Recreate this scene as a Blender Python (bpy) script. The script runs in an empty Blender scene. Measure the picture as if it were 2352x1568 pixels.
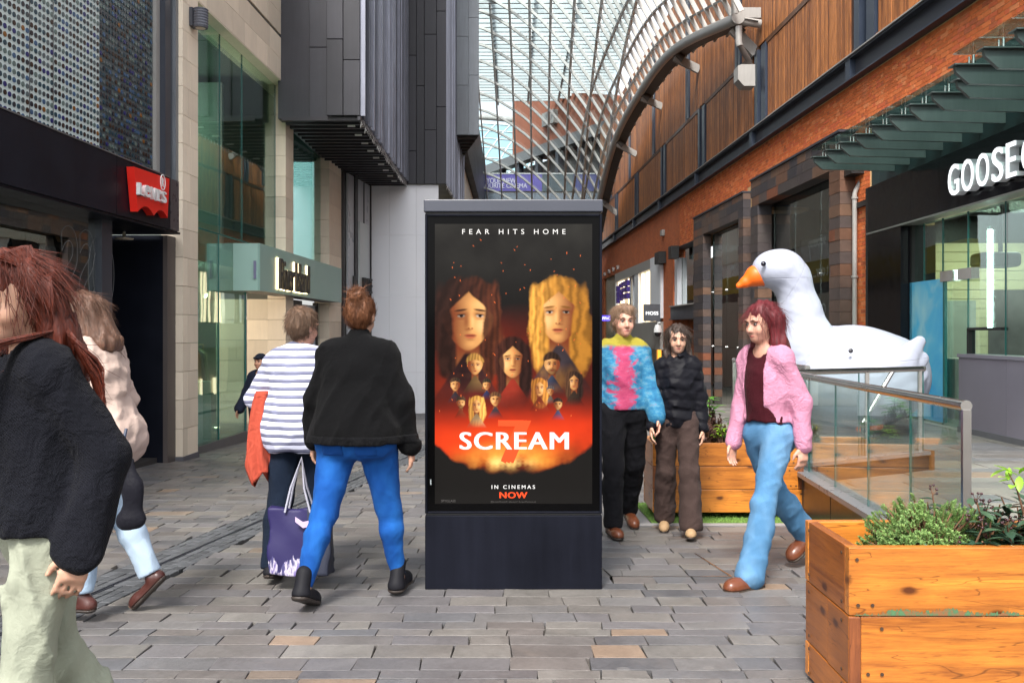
import bpy, math, random
import numpy as np
from mathutils import Matrix, Vector, Euler
random.seed(7); np.random.seed(7)
R = math.radians
S = bpy.context.scene
COL = S.collection

# ---------------------------------------------------------------- camera, sky, sun, exposure
F, CX, HY, EYE = 2090.67, 1176.0, 763.0, 1.342
cam = bpy.data.cameras.new('camera'); cam_o = bpy.data.objects.new('camera', cam); COL.objects.link(cam_o)
cam.lens = 32.0; cam.sensor_width = 36.0; cam.shift_y = -21/2352
cam.clip_start = 0.05; cam.clip_end = 900
cam_o.location = (0, 0, EYE); cam_o.rotation_euler = (R(90), 0, 0)
S.camera = cam_o
SUN_EL, SUN_AZ = 50, 196          # degrees; azimuth clockwise from +Y: the sun stands high behind the camera, a little to its left
world = bpy.data.worlds.new('World'); S.world = world; world.use_nodes = True
nt = world.node_tree; nt.nodes.clear()
sky = nt.nodes.new('ShaderNodeTexSky'); sky.sky_type = 'NISHITA'; sky.sun_disc = False
sky.sun_elevation = R(SUN_EL); sky.sun_rotation = R(SUN_AZ); sky.air_density = 1.0; sky.dust_density = 3.0; sky.ozone_density = 1.0
hs = nt.nodes.new('ShaderNodeHueSaturation'); hs.inputs['Saturation'].default_value = 0.22
bg = nt.nodes.new('ShaderNodeBackground'); bg.inputs['Strength'].default_value = 0.135
wo = nt.nodes.new('ShaderNodeOutputWorld')
nt.links.new(sky.outputs[0], hs.inputs['Color']); nt.links.new(hs.outputs[0], bg.inputs[0]); nt.links.new(bg.outputs[0], wo.inputs[0])
sun = bpy.data.lights.new('sun', 'SUN'); sun.energy = 1.9; sun.angle = R(12); sun.color = (1.0, 0.95, 0.88)
sun_o = bpy.data.objects.new('sun', sun); COL.objects.link(sun_o)
sd = Vector((math.sin(R(SUN_AZ))*math.cos(R(SUN_EL)), math.cos(R(SUN_AZ))*math.cos(R(SUN_EL)), math.sin(R(SUN_EL))))
sun_o.rotation_euler = sd.to_track_quat('Z', 'Y').to_euler()
S.view_settings.view_transform = 'Standard'; S.view_settings.look = 'None'
S.view_settings.gamma = 1.0; S.view_settings.use_curve_mapping = False
S.view_settings.exposure = 1.45
S.render.engine = 'CYCLES'
S.cycles.max_bounces = 8; S.cycles.transparent_max_bounces = 24; S.cycles.diffuse_bounces = 4; S.cycles.glossy_bounces = 4
S.cycles.caustics_reflective = False; S.cycles.caustics_refractive = False
S.cycles.use_denoising = True

def gz(y): return -0.035*y                                   # the street falls away from the camera
def at(x, y, Y):                                             # where the sight line of a photo point meets depth Y
    return Vector(((x-CX)*Y/F, Y, EYE-(y-HY)*Y/F))
def px(p): return (CX+F*p[0]/max(p[1], .01), HY-F*(p[2]-EYE)/max(p[1], .01))

# ---------------------------------------------------------------- materials
class N:
    def __init__(s, name):
        s.m = bpy.data.materials.new(name); s.m.use_nodes = True; s.t = s.m.node_tree; s.t.nodes.clear()
        s.out = s.n('ShaderNodeOutputMaterial')
    def n(s, typ, **kw):
        x = s.t.nodes.new(typ)
        for k, v in kw.items():
            if k.startswith('i_'):
                key = k[2:]; key = int(key) if key.isdigit() else key
                x.inputs[key].default_value = v
            else: setattr(x, k, v)
        return x
    def l(s, a, b): s.t.links.new(a, b)
    def math(s, op, a, b=None, clamp=False):
        x = s.n('ShaderNodeMath', operation=op, use_clamp=clamp)
        for i, v in enumerate((a, b)):
            if v is None: continue
            if isinstance(v, (int, float)): x.inputs[i].default_value = v
            else: s.l(v, x.inputs[i])
        return x.outputs[0]
    def mix(s, f, a, b, blend='MIX'):
        x = s.n('ShaderNodeMix', data_type='RGBA', blend_type=blend)
        for idx, v in ((0, f), (6, a), (7, b)):
            if isinstance(v, (int, float)): x.inputs[idx].default_value = v
            elif isinstance(v, tuple): x.inputs[idx].default_value = v if len(v) == 4 else v+(1,)
            else: s.l(v, x.inputs[idx])
        return x.outputs[2]
    def ramp(s, f, stops, interp='LINEAR'):
        x = s.n('ShaderNodeValToRGB'); cr = x.color_ramp; cr.interpolation = interp
        while len(cr.elements) > 1: cr.elements.remove(cr.elements[0])
        cr.elements[0].position = stops[0][0]; cr.elements[0].color = tuple(stops[0][1])+(1,)
        for p, c in stops[1:]:
            e = cr.elements.new(p); e.color = tuple(c)+(1,)
        s.l(f, x.inputs[0]); return x.outputs[0]
    def coord(s, scale=(1, 1, 1), loc=(0, 0, 0), rot=(0, 0, 0), shift=None):
        tc = s.n('ShaderNodeTexCoord'); mp = s.n('ShaderNodeMapping')
        mp.inputs['Scale'].default_value = scale; mp.inputs['Rotation'].default_value = rot; mp.inputs['Location'].default_value = loc
        s.l(tc.outputs['Object'], mp.inputs[0])
        if shift is not None:
            cb = s.n('ShaderNodeCombineXYZ'); f = s.math('MULTIPLY', shift, 37.0)
            for i in range(3): s.l(f, cb.inputs[i])
            va = s.n('ShaderNodeVectorMath', operation='ADD'); s.l(mp.outputs[0], va.inputs[0]); s.l(cb.outputs[0], va.inputs[1])
            return va.outputs[0]
        return mp.outputs[0]
    def noise(s, vec, scale, detail=4, rough=.55, dist=0):
        x = s.n('ShaderNodeTexNoise'); x.inputs['Scale'].default_value = scale; x.inputs['Detail'].default_value = detail
        x.inputs['Roughness'].default_value = rough; x.inputs['Distortion'].default_value = dist
        s.l(vec, x.inputs['Vector']); return x.outputs[0]
    def rnd(s):                                              # a number of its own for every piece, joined or not
        g = s.n('ShaderNodeNewGeometry'); o = s.n('ShaderNodeObjectInfo')
        a = s.math('ADD', g.outputs['Random Per Island'], s.math('MULTIPLY', o.outputs['Random'], 7.31))
        return s.math('FRACT', a)
    def bsdf(s, color, rough=.5, metal=0, spec=.5, bump=None, bstr=.2, bdist=.01, coat=0, sub=0, emit=None, estr=0, sheen=0):
        b = s.n('ShaderNodeBsdfPrincipled')
        for k, v in (('Base Color', color), ('Roughness', rough), ('Metallic', metal)):
            if isinstance(v, (int, float)): b.inputs[k].default_value = v
            elif isinstance(v, tuple): b.inputs[k].default_value = v if len(v) == 4 else v+(1,)
            else: s.l(v, b.inputs[k])
        b.inputs['Specular IOR Level'].default_value = spec; b.inputs['Coat Weight'].default_value = coat
        if sheen: b.inputs['Sheen Weight'].default_value = sheen
        if sub: b.inputs['Subsurface Weight'].default_value = sub; b.inputs['Subsurface Scale'].default_value = .01
        if emit is not None:
            b.inputs['Emission Color'].default_value = emit+(1,); b.inputs['Emission Strength'].default_value = estr
        if bump is not None:
            bp = s.n('ShaderNodeBump'); bp.inputs['Strength'].default_value = bstr; bp.inputs['Distance'].default_value = bdist
            s.l(bump, bp.inputs['Height']); s.l(bp.outputs[0], b.inputs['Normal'])
        s.l(b.outputs[0], s.out.inputs[0]); return b

MATS = {}
def plain(name, col, rough=.5, metal=0, var=0.0, mott=.12, scale=6, bstr=.0, spec=.5, coat=0, sheen=0, streak=0):
    """one surface colour with soft mottling, a tone of its own for each piece (var) and, if asked, fine relief and vertical streaks"""
    if name in MATS: return MATS[name]
    n = N(name); r = n.rnd(); v = n.coord(shift=r)
    no = n.noise(v, scale, 5, .6)
    f = n.math('ADD', n.math('MULTIPLY', n.math('SUBTRACT', no, .5), 2*mott*1.6), 1.0)
    if var: f = n.math('MULTIPLY', f, n.math('ADD', n.math('MULTIPLY', n.math('SUBTRACT', r, .5), 2*var), 1.0))
    if streak:
        s2 = n.noise(n.coord((9, 9, .7), shift=r), 2.2, 3, .6)
        f = n.math('MULTIPLY', f, n.math('ADD', n.math('MULTIPLY', n.math('SUBTRACT', s2, .5), 2*streak), 1.0))
    c = n.n('ShaderNodeCombineXYZ')
    for i in range(3): n.l(n.math('MULTIPLY', f, col[i]), c.inputs[i])
    ro = n.math('ADD', n.math('MULTIPLY', n.math('SUBTRACT', no, .5), .25), rough, True)
    bump = n.noise(v, scale*9, 4, .6) if bstr else None
    n.bsdf(c.outputs[0], ro, metal, spec, bump, bstr, .004, coat, sheen=sheen)
    MATS[name] = n.m; return n.m
def glow(name, col, strength):
    if name in MATS: return MATS[name]
    n = N(name); e = n.n('ShaderNodeEmission'); e.inputs[0].default_value = tuple(col)+(1,); e.inputs[1].default_value = strength
    n.l(e.outputs[0], n.out.inputs[0]); MATS[name] = n.m; return n.m
def glass(name, tint=(.86, .95, .93), base=.05, top=.9, wav=0.0, rough=0.0):
    """sheet glass: clear with a tint when faced, mirroring at a glance"""
    if name in MATS: return MATS[name]
    n = N(name); t = n.n('ShaderNodeBsdfTransparent'); t.inputs[0].default_value = tint+(1,)
    g = n.n('ShaderNodeBsdfGlossy'); g.inputs['Roughness'].default_value = rough; g.inputs[0].default_value = (.95, 1, .98, 1)
    fr = n.n('ShaderNodeLayerWeight'); fr.inputs['Blend'].default_value = .35
    f = n.math('ADD', n.math('MULTIPLY', n.math('POWER', fr.outputs['Facing'], 2.6), top), base, True)
    if wav:
        bp = n.n('ShaderNodeBump'); bp.inputs['Strength'].default_value = wav; bp.inputs['Distance'].default_value = .02
        n.l(n.noise(n.coord(), .7, 2, .5), bp.inputs['Height']); n.l(bp.outputs[0], g.inputs['Normal'])
    mx = n.n('ShaderNodeMixShader'); n.l(f, mx.inputs[0]); n.l(t.outputs[0], mx.inputs[1]); n.l(g.outputs[0], mx.inputs[2])
    n.l(mx.outputs[0], n.out.inputs[0]); MATS[name] = n.m; return n.m
def wood(name, dark, light, axis, rough=.42, knots=True, var=.25, coat=.15, ring=1.0):
    if name in MATS: return MATS[name]
    n = N(name); r = n.rnd()
    sc = {'x': (.9, 14, 14), 'y': (14, .9, 14), 'z': (14, 14, .9)}[axis]
    v = n.coord(sc, shift=r)
    g1 = n.noise(v, 1.6, 5, .62, .9); g2 = n.noise(v, 9, 4, .7, .4)
    f = n.math('ADD', n.math('MULTIPLY', g1, .95), n.math('MULTIPLY', g2, .45))
    f = n.math('ADD', f, n.math('MULTIPLY', n.math('SUBTRACT', r, .5), var))
    c = n.ramp(f, [(.42, dark), (.66, tuple((a+b)/2 for a, b in zip(dark, light))), (.92, light)])
    big = n.noise(n.coord((1, 1, 1), shift=r), 2.3, 3, .5)
    c = n.mix(n.math('MULTIPLY', n.math('SUBTRACT', big, .42, True), 1.7), c, tuple(x*.62 for x in dark))
    if knots:
        vs = {'x': (.55, 1, 1), 'y': (1, .55, 1), 'z': (1, 1, .55)}[axis]
        sp = n.n('ShaderNodeSeparateXYZ'); cb = n.n('ShaderNodeCombineXYZ'); n.l(n.coord(vs, shift=r), sp.inputs[0])
        n.l(sp.outputs[{'x': 0, 'y': 1, 'z': 2}[axis]], cb.inputs[0]); n.l(n.math('ADD', sp.outputs[{'x': 2, 'y': 2, 'z': 0}[axis]], n.math('MULTIPLY', n.noise(n.coord(shift=r), 9, 2), .03)), cb.inputs[1])
        vo = n.n('ShaderNodeTexVoronoi', voronoi_dimensions='2D'); vo.inputs['Scale'].default_value = 6.0; n.l(cb.outputs[0], vo.inputs['Vector'])
        k = n.math('MULTIPLY', n.math('SUBTRACT', 1.0, n.math('DIVIDE', vo.outputs['Distance'], .13), True), 1.8, True)
        halo = n.math('SUBTRACT', 1.0, n.math('DIVIDE', vo.outputs['Distance'], .34), True); cs = n.n('ShaderNodeSeparateColor'); n.l(vo.outputs['Color'], cs.inputs[0]); pick = n.math('GREATER_THAN', cs.outputs[0], .62); k = n.math('MULTIPLY', k, pick); halo = n.math('MULTIPLY', halo, pick); c = n.mix(n.math('MULTIPLY', halo, .45), c, tuple(x*.55 for x in dark))
        crk = n.noise(n.coord({'x': (.35, 3, 3), 'y': (3, .35, 3), 'z': (3, 3, .35)}[axis], shift=r), 3.4, 3, .5, .5)
        line = n.math('SUBTRACT', 1.0, n.math('MULTIPLY', n.math('ABSOLUTE', n.math('SUBTRACT', crk, .5)), 190.0), True); c = n.mix(n.math('MULTIPLY', line, .75), c, tuple(x*.35 for x in dark))
        spk = n.noise(n.coord({'x': (5, 40, 40), 'y': (40, 5, 40), 'z': (40, 40, 5)}[axis], shift=r), 2.2, 3, .6); c = n.mix(n.math('MULTIPLY', n.math('SUBTRACT', spk, .60, True), 5.0, True), c, tuple(x*.7 for x in dark))
        c = n.mix(n.math('MULTIPLY', k, .9), c, (dark[0]*.28, dark[1]*.2, dark[2]*.2))
    n.bsdf(c, rough, 0, .5, g2, .25, .003, coat)
    MATS[name] = n.m; return n.m

# ---------------------------------------------------------------- mesh building
class MB:
    def __init__(s): s.v = []; s.f = []; s.m = []; s.smooth = []
    def add(s, vs, fs, mi=0, sm=False):
        o = len(s.v); s.v.extend([tuple(p) for p in vs])
        for f in fs: s.f.append(tuple(i+o for i in f)); s.m.append(mi); s.smooth.append(sm)
        return s
    def hexa(s, p, mi=0):                                    # 8 corners: bottom ring then top ring
        return s.add(p, [(0, 3, 2, 1), (4, 5, 6, 7), (0, 1, 5, 4), (1, 2, 6, 5), (2, 3, 7, 6), (3, 0, 4, 7)], mi)
    def box(s, x0, x1, y0, y1, z0, z1, mi=0):
        return s.hexa([(x0, y0, z0), (x1, y0, z0), (x1, y1, z0), (x0, y1, z0), (x0, y0, z1), (x1, y0, z1), (x1, y1, z1), (x0, y1, z1)], mi)
    def prism(s, poly, vec, mi=0):                           # polygon (3-D points) pushed along vec
        n = len(poly); a = [Vector(p) for p in poly]; b = [p+Vector(vec) for p in a]
        fs = [tuple(range(n))[::-1], tuple(range(n, 2*n))]+[(i, (i+1) % n, n+(i+1) % n, n+i) for i in range(n)]
        return s.add(a+b, fs, mi)
    def tube(s, pts, r, seg=8, mi=0, cap=True):
        pts = [Vector(p) for p in pts]; n = len(pts); rr = r if isinstance(r, (list, tuple)) else [r]*n
        up = None; rings = []
        for i, p in enumerate(pts):
            d = (pts[min(i+1, n-1)]-pts[max(i-1, 0)])
            d = d.normalized() if d.length > 1e-9 else Vector((0, 0, 1))
            if up is None:
                up = Vector((0, 0, 1)) if abs(d.z) < .9 else Vector((1, 0, 0))
            u = (up-d*up.dot(d)).normalized(); w = d.cross(u); up = u
            rings.append([p+(u*math.cos(2*math.pi*k/seg)+w*math.sin(2*math.pi*k/seg))*rr[i] for k in range(seg)])
        vs = [q for g in rings for q in g]; fs = []
        for i in range(n-1):
            for k in range(seg): fs.append((i*seg+k, i*seg+(k+1) % seg, (i+1)*seg+(k+1) % seg, (i+1)*seg+k))
        s.add(vs, fs, mi, True)
        if cap:
            s.add(rings[0], [tuple(range(seg))[::-1]], mi); s.add(rings[-1], [tuple(range(seg))], mi)
        return s
    def lathe(s, prof, c, seg=16, mi=0, axis='z', sm=True):
        vs = []; fs = []
        for r, h in prof:
            for k in range(seg):
                a = 2*math.pi*k/seg; q = (r*math.cos(a), r*math.sin(a), h)
                if axis == 'y': q = (q[0], q[2], q[1])
                if axis == 'x': q = (q[2], q[0], q[1])
                vs.append((c[0]+q[0], c[1]+q[1], c[2]+q[2]))
        for i in range(len(prof)-1):
            for k in range(seg): fs.append((i*seg+k, i*seg+(k+1) % seg, (i+1)*seg+(k+1) % seg, (i+1)*seg+k))
        return s.add(vs, fs, mi, sm)
    def mesh(s, name):
        me = bpy.data.meshes.new(name); me.from_pydata(s.v, [], s.f)
        if any(s.m): me.polygons.foreach_set('material_index', s.m)
        if any(s.smooth): me.polygons.foreach_set('use_smooth', s.smooth)
        me.update(); return me

def tag(o, label=None, cat=None, group=None, kind=None):
    if label: o['label'] = label
    if cat: o['category'] = cat
    if group: o['group'] = group
    if kind: o['kind'] = kind
    return o
def link(name, data, parent=None, mats=None):
    o = bpy.data.objects.new(name, data); COL.objects.link(o)
    if mats is not None:
        for m in (mats if isinstance(mats, (list, tuple)) else [mats]): data.materials.append(m)
    if parent is not None:
        o.parent = parent; p = parent; T = Matrix.Identity(4); chain = []
        while p is not None: chain.append(p); p = p.parent
        for q in reversed(chain): T = T @ q.matrix_parent_inverse @ q.matrix_basis
        o.matrix_parent_inverse = T.inverted()
    return o
def thing(name, label, cat, loc=(0, 0, 0), group=None):
    o = bpy.data.objects.new(name, None); COL.objects.link(o); o.location = loc; o.empty_display_size = .2
    return tag(o, label, cat, group)
def part(name, mb, parent, mats): return link(name, mb.mesh(name) if isinstance(mb, MB) else mb, parent, mats)
def bevel(o, w=.006, seg=2):
    b = o.modifiers.new('bevel', 'BEVEL'); b.width = w; b.segments = seg; b.limit_method = 'ANGLE'; return o
def quadmb(pts): return MB().add(pts, [tuple(range(len(pts)))])

def rank_of(vs):
    xs = [px(p) for p in vs if p[1] > .3]
    if not xs: return -1
    x0, x1 = min(q[0] for q in xs), max(q[0] for q in xs); y0, y1 = min(q[1] for q in xs), max(q[1] for q in xs)
    if x1 < 0 or x0 > 2352 or y1 < 0 or y0 > 1568: return -1
    return (x1-x0)*(y1-y0)
def pieces(parent, name, items, mats, limit=300, rest=None, bev=0, minpx=6):
    """items: MB per piece. The pieces that show largest become parts, the rest one joined part of kind stuff."""
    rk = [rank_of(m.v) for m in items]
    order = sorted(range(len(items)), key=lambda i: -rk[i])
    n = 0; joined = MB()
    for i in order:
        if n < limit and rk[i] > minpx:
            o = part(name, items[i], parent, mats); n += 1
            if bev: bevel(o, bev, 1)
        else:
            m = items[i]; joined.add(m.v, m.f, 0); joined.m[-len(m.f):] = m.m; joined.smooth[-len(m.f):] = m.smooth
    if joined.v:
        o = part(rest or name+'_rest', joined, parent, mats); o['kind'] = 'stuff'
        if bev: bevel(o, bev, 1)

class Wall:
    """a street wall X = a + b*Y; off is how far a point stands out of it towards the street"""
    def __init__(s, a, b, side): s.a, s.b, s.s = a, b, side
    def P(s, Y, off, z): return Vector((s.a+s.b*Y+s.s*off, Y, z))
    def Y(s, x, off=0): return F*(s.a+s.s*off)/(x-CX-F*s.b)
    def z(s, x, y, off=0): return EYE-(y-HY)*s.Y(x, off)/F
    def box(s, Y0, Y1, o0, o1, z0, z1, mb=None, mi=0):
        mb = mb or MB(); P = s.P
        p = [P(Y0, o0, z0), P(Y0, o1, z0), P(Y1, o1, z0), P(Y1, o0, z0), P(Y0, o0, z1), P(Y0, o1, z1), P(Y1, o1, z1), P(Y1, o0, z1)]
        if s.s < 0: p = [p[i] for i in (1, 0, 3, 2, 5, 4, 7, 6)]
        return mb.hexa(p, mi)
LW = Wall(-5.02, .0354, 1)       # pale stone front, left
RW = Wall(7.20, -.034, -1)       # brick front, right
GW = Wall(6.39, .0115, -1)       # black shopfront, right

def text_mesh(body, size=1.0, extrude=.0, bold=0.0, sx=1.0, spacing=1.0, align='LEFT'):
    cu = bpy.data.curves.new('t', 'FONT'); cu.body = body; cu.size = size; cu.extrude = extrude; cu.offset = bold
    cu.space_character = spacing; cu.align_x = align; cu.resolution_u = 4
    o = bpy.data.objects.new('t', cu); COL.objects.link(o)
    dg = bpy.context.evaluated_depsgraph_get(); dg.update()
    me = bpy.data.meshes.new_from_object(o.evaluated_get(dg)); bpy.data.objects.remove(o); bpy.data.curves.remove(cu)
    co = np.zeros(len(me.vertices)*3); me.vertices.foreach_get('co', co); co = co.reshape(-1, 3); co[:, 0] *= sx
    me.vertices.foreach_set('co', co.ravel()); me.materials.clear(); me.update(); return me
def place_mesh(me, org, ex, ey, ez):
    M = Matrix((ex, ey, ez)).transposed().to_4x4(); M.translation = Vector(org); me.transform(M); me.update(); return me
def lettering(name, body, parent, mat, org, ex, ey, height, width=None, depth=.01, bold=0.0, spacing=1.0, mirror=False):
    """text whose lower left corner is org, written along ex with ey up; scaled to a cap height and, if given, a width"""
    me = text_mesh(body, 1.0, .5, 0.0, 1, spacing)
    if bold > .003:                                          # heavier strokes: three copies set side by side, each a hair deeper
        base = np.array([v.co[:] for v in me.vertices]); fs = [tuple(p.vertices) for p in me.polygons]; V3 = []; F3 = []
        for k, dx in enumerate((-bold, 0, bold)):
            b2 = base.copy(); b2[:, 0] += dx*1.1; b2[:, 1] *= 1-.004*k; b2[:, 2] *= 1-.02*k; F3 += [tuple(i+len(base)*k for i in f) for f in fs]; V3.append(b2)
        me = bpy.data.meshes.new(name); me.from_pydata(np.concatenate(V3).tolist(), [], F3)
    co = np.array([v.co[:] for v in me.vertices]); x0, x1 = co[:, 0].min(), co[:, 0].max(); y0, y1 = co[:, 1].min(), co[:, 1].max()
    ex = Vector(ex).normalized(); ey = Vector(ey).normalized(); ez = ex.cross(ey)
    sy = height/(y1-y0); sx = width/(x1-x0) if width else sy
    org = Vector(org)
    out = []
    for c in co:
        u = (c[0]-x0)*sx; u = ((x1-x0)*sx-u) if mirror else u
        out.append(org+ex*u+ey*((c[1]-y0)*sy)+ez*((c[2]+.5)*depth))
    me.vertices.foreach_set('co', np.array(out).ravel())
    if mirror: me.flip_normals()
    me.update(); return link(name, me, parent, mat)
# ---------------------------------------------------------------- the materials of the place
def paving_mat(name, tones, orange=.016, rough=.5):
    n = N(name); r = n.rnd(); v = n.coord(shift=r)
    stops = []; k = len(tones)
    for i, t in enumerate(tones): stops.append(((1-orange)*i/k, t))
    stops.append((1-orange, (.215, .155, .112))); stops.append((1-orange*.5, (.19, .15, .118)))
    c = n.ramp(r, stops, 'CONSTANT')
    r2 = n.math('FRACT', n.math('MULTIPLY', r, 91.7))
    no = n.noise(v, 3.2, 6, .65, .6); fine = n.noise(v, 42, 5, .7)
    layer = n.noise(n.coord((1, 1, 6), shift=r), 2.2, 4, .6, 1.2)
    f = n.math('ADD', n.math('MULTIPLY', n.math('SUBTRACT', no, .5), 1.0), n.math('ADD', .86, n.math('MULTIPLY', r2, .26)))
    f = n.math('ADD', f, n.math('MULTIPLY', n.math('SUBTRACT', fine, .5), .7))
    c = n.mix(1.0, c, f, 'MULTIPLY')
    st = n.math('MULTIPLY', n.math('SUBTRACT', layer, .56, True), 2.4, True)
    c = n.mix(n.math('MULTIPLY', st, .8), c, (.17, .145, .125))
    big = n.noise(n.coord(), .55, 4, .6)
    gum = n.n('ShaderNodeTexVoronoi'); gum.inputs['Scale'].default_value = 2.6; n.l(n.coord(), gum.inputs['Vector']); c = n.mix(n.math('MULTIPLY', n.math('LESS_THAN', gum.outputs['Distance'], .075), .35), c, (.21, .20, .19)); c = n.mix(n.math('MULTIPLY', n.math('SUBTRACT', big, .5, True), 1.6, True), c, (.07, .066, .062))
    h = n.math('ADD', n.math('MULTIPLY', fine, .5), n.math('MULTIPLY', layer, 1.0))
    ro = n.math('ADD', n.math('MULTIPLY', no, .3), rough-.15)
    n.bsdf(c, ro, 0, .5, h, .5, .006)
    MATS[name] = n.m; return n.m
PAVE = paving_mat('riven_sandstone', [(.135, .125, .120), (.118, .115, .118), (.148, .137, .127), (.100, .100, .106), (.128, .121, .124), (.158, .148, .137), (.122, .110, .104), (.112, .107, .110), (.138, .132, .130)])
SETT = plain('dark_sett', (.075, .079, .086), .55, var=.25, mott=.2, scale=9, bstr=.3)
MORTAR = plain('dirty_joint', (.085, .077, .066), .9, mott=.35, scale=7, bstr=.4)
STONE = plain('pale_limestone', (.80, .69, .55), .8, var=.13, mott=.07, scale=2.2, bstr=.08, streak=.08)
KICK = plain('dark_grey_metal', (.12, .117, .117), .5, mott=.1, scale=3)
BLACKP = plain('black_satin_panel', (.008, .0095, .016), .40, var=.15, mott=.25, scale=2, spec=.16, streak=.2)
DARKFR = plain('dark_blue_frame', (.03, .036, .052), .35, mott=.08, scale=3)
BROWNFR = plain('bronze_grey_jamb', (.085, .07, .066), .45, mott=.1, scale=2)
ZINC = plain('dark_zinc_cladding', (.026, .026, .033), .45, metal=.2, var=.22, mott=.22, scale=1.6, bstr=.04, streak=.25)
ZINCL = plain('lighter_zinc_cladding', (.15, .165, .185), .42, metal=.25, var=.12, mott=.16, scale=1.4, streak=.2)  # on the metal box this paler tone paints in reflected sky
RIBL = plain('ribbed_zinc', (.26, .27, .33), .33, metal=.4, var=.7, mott=.15, scale=2, streak=.2)
STEELD = plain('dark_steel_beam', (.040, .043, .055), .42, metal=.15, var=.1, mott=.25, scale=2.5, bstr=.05)
STEELB = plain('blue_black_steel', (.026, .036, .058), .35, metal=.1, mott=.12, scale=2)
STEELG = plain('grey_painted_steel', (.32, .31, .295), .45, mott=.15, scale=1.5, streak=.2)
STEELS = plain('stainless_steel', (.55, .53, .51), .24, metal=1, mott=.05, scale=2)
WHITEW = plain('white_painted_board', (.80, .82, .87), .6, mott=.03, scale=.8)
WHITE = plain('white_plastic', (.8, .8, .8), .4, mott=.03)
TEAL = plain('sage_green_fascia', (.27, .43, .38), .42, var=.04, mott=.03, scale=1.2)
RED = plain('red_sign_enamel', (.82, .022, .012), .4, mott=.03)
BLACK = plain('matt_black', (.012, .012, .012), .5, mott=.1)
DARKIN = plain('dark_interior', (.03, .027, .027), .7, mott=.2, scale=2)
GREENB = plain('dark_green_blade', (.072, .088, .085), .4, metal=.1, var=.15, mott=.2, scale=2, streak=.2)
GREENP = plain('dark_green_panel', (.022, .045, .047), .4, var=.2, mott=.2, scale=1.5)
PURPLEW = plain('grey_purple_laminate', (.215, .195, .235), .4, var=.06, mott=.12, scale=1.6, bstr=.03)
SLATW = plain('cream_slat_board', (.74, .66, .42), .6, var=.05, mott=.04)
BEIGE = plain('beige_wall', (.62, .52, .36), .7, mott=.06, scale=1.5)
def brick_mat():
    n = N('red_brick'); r = n.rnd(); v = n.coord(shift=r)
    c = n.ramp(r, [(0, (.56, .140, .045)), (.25, (.64, .16, .050)), (.5, (.70, .19, .062)), (.72, (.60, .135, .055)), (.86, (.72, .24, .095)), (.95, (.44, .115, .05))], 'CONSTANT')
    no = n.noise(v, 9, 5, .65)
    c = n.mix(1.0, c, n.math('ADD', n.math('MULTIPLY', no, .55), .72), 'MULTIPLY')
    ef = n.noise(n.coord((1, 1, .35)), 1.3, 4, .6)
    c = n.mix(n.math('MULTIPLY', n.math('SUBTRACT', ef, .58, True), 1.6, True), c, (.55, .30, .22))
    n.bsdf(c, .85, 0, .25, n.noise(v, 60, 4, .7), .4, .004); MATS['red_brick'] = n.m; return n.m
BRICK = brick_mat()
BMORT = plain('buff_mortar', (.62, .40, .20), .9, mott=.2, scale=8)
def far_brick():
    n = N('far_brickwork'); tc = n.n('ShaderNodeTexCoord'); sp = n.n('ShaderNodeSeparateXYZ'); cb = n.n('ShaderNodeCombineXYZ')
    n.l(tc.outputs['Object'], sp.inputs[0]); n.l(n.math('ADD', sp.outputs[1], sp.outputs[0]), cb.inputs[0]); n.l(sp.outputs[2], cb.inputs[1])
    b = n.n('ShaderNodeTexBrick'); b.inputs['Scale'].default_value = 1.0; b.inputs['Brick Width'].default_value = .225; b.inputs['Row Height'].default_value = .075
    b.inputs['Mortar Size'].default_value = .006; b.inputs['Color1'].default_value = (.58, .14, .048, 1); b.inputs['Color2'].default_value = (.48, .11, .045, 1); b.inputs['Mortar'].default_value = (.36, .24, .14, 1)
    n.l(cb.outputs[0], b.inputs['Vector'])
    c = n.mix(1.0, b.outputs[0], n.math('ADD', n.math('MULTIPLY', n.noise(n.coord(), 1.1, 4), .6), .7), 'MULTIPLY')
    n.bsdf(c, .85, 0, .25, b.outputs['Fac'], -.3, .005); MATS['far_brickwork'] = n.m; return n.m
FBRICK = far_brick()
FARB = plain('dull_far_brick', (.30, .105, .06), .8, var=.05, mott=.2, scale=.6)  # one even brick colour, toned down to sit behind the glass
def cladstone_mat():
    n = N('fired_dark_stone'); r = n.rnd(); v = n.coord(shift=r)
    c = n.ramp(r, [(0, (.052, .040, .040)), (.2, (.095, .060, .046)), (.36, (.035, .031, .036)), (.52, (.125, .068, .042)), (.66, (.07, .052, .048)), (.78, (.12, .058, .034)), (.86, (.055, .044, .042)), (.96, (.17, .055, .025))], 'CONSTANT')
    no = n.noise(v, 4, 6, .7, .5)
    c = n.mix(1.0, c, n.math('ADD', n.math('MULTIPLY', no, 1.1), .45), 'MULTIPLY')
    n.bsdf(c, .5, 0, .5, n.noise(v, 22, 5, .7), .5, .008); MATS['fired_dark_stone'] = n.m; return n.m
DSTONE = cladstone_mat()
CEDAR = wood('cedar_boarding', (.16, .052, .016), (.50, .19, .055), 'z', .55, False, .45, 0)
PLX = wood('oiled_planter_board', (.22, .062, .011), (.66, .232, .032), 'x', .34, True, .28, .25)
PLY = wood('oiled_planter_side', (.20, .055, .010), (.44, .14, .02), 'y', .38, True, .3, .2)
PLZ = wood('dark_planter_post', (.11, .03, .012), (.32, .10, .03), 'z', .4, True, .3, .2)
GL_SHOP = glass('shop_glass', (.72, .90, .86), .07, .9, .12)
GL_DARK = glass('dark_mirror_glass', (.5, .55, .55), .40, .85, .22)
GL_ROOF = glass('roof_glass', (.78, .88, .90), .05, .6)
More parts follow.
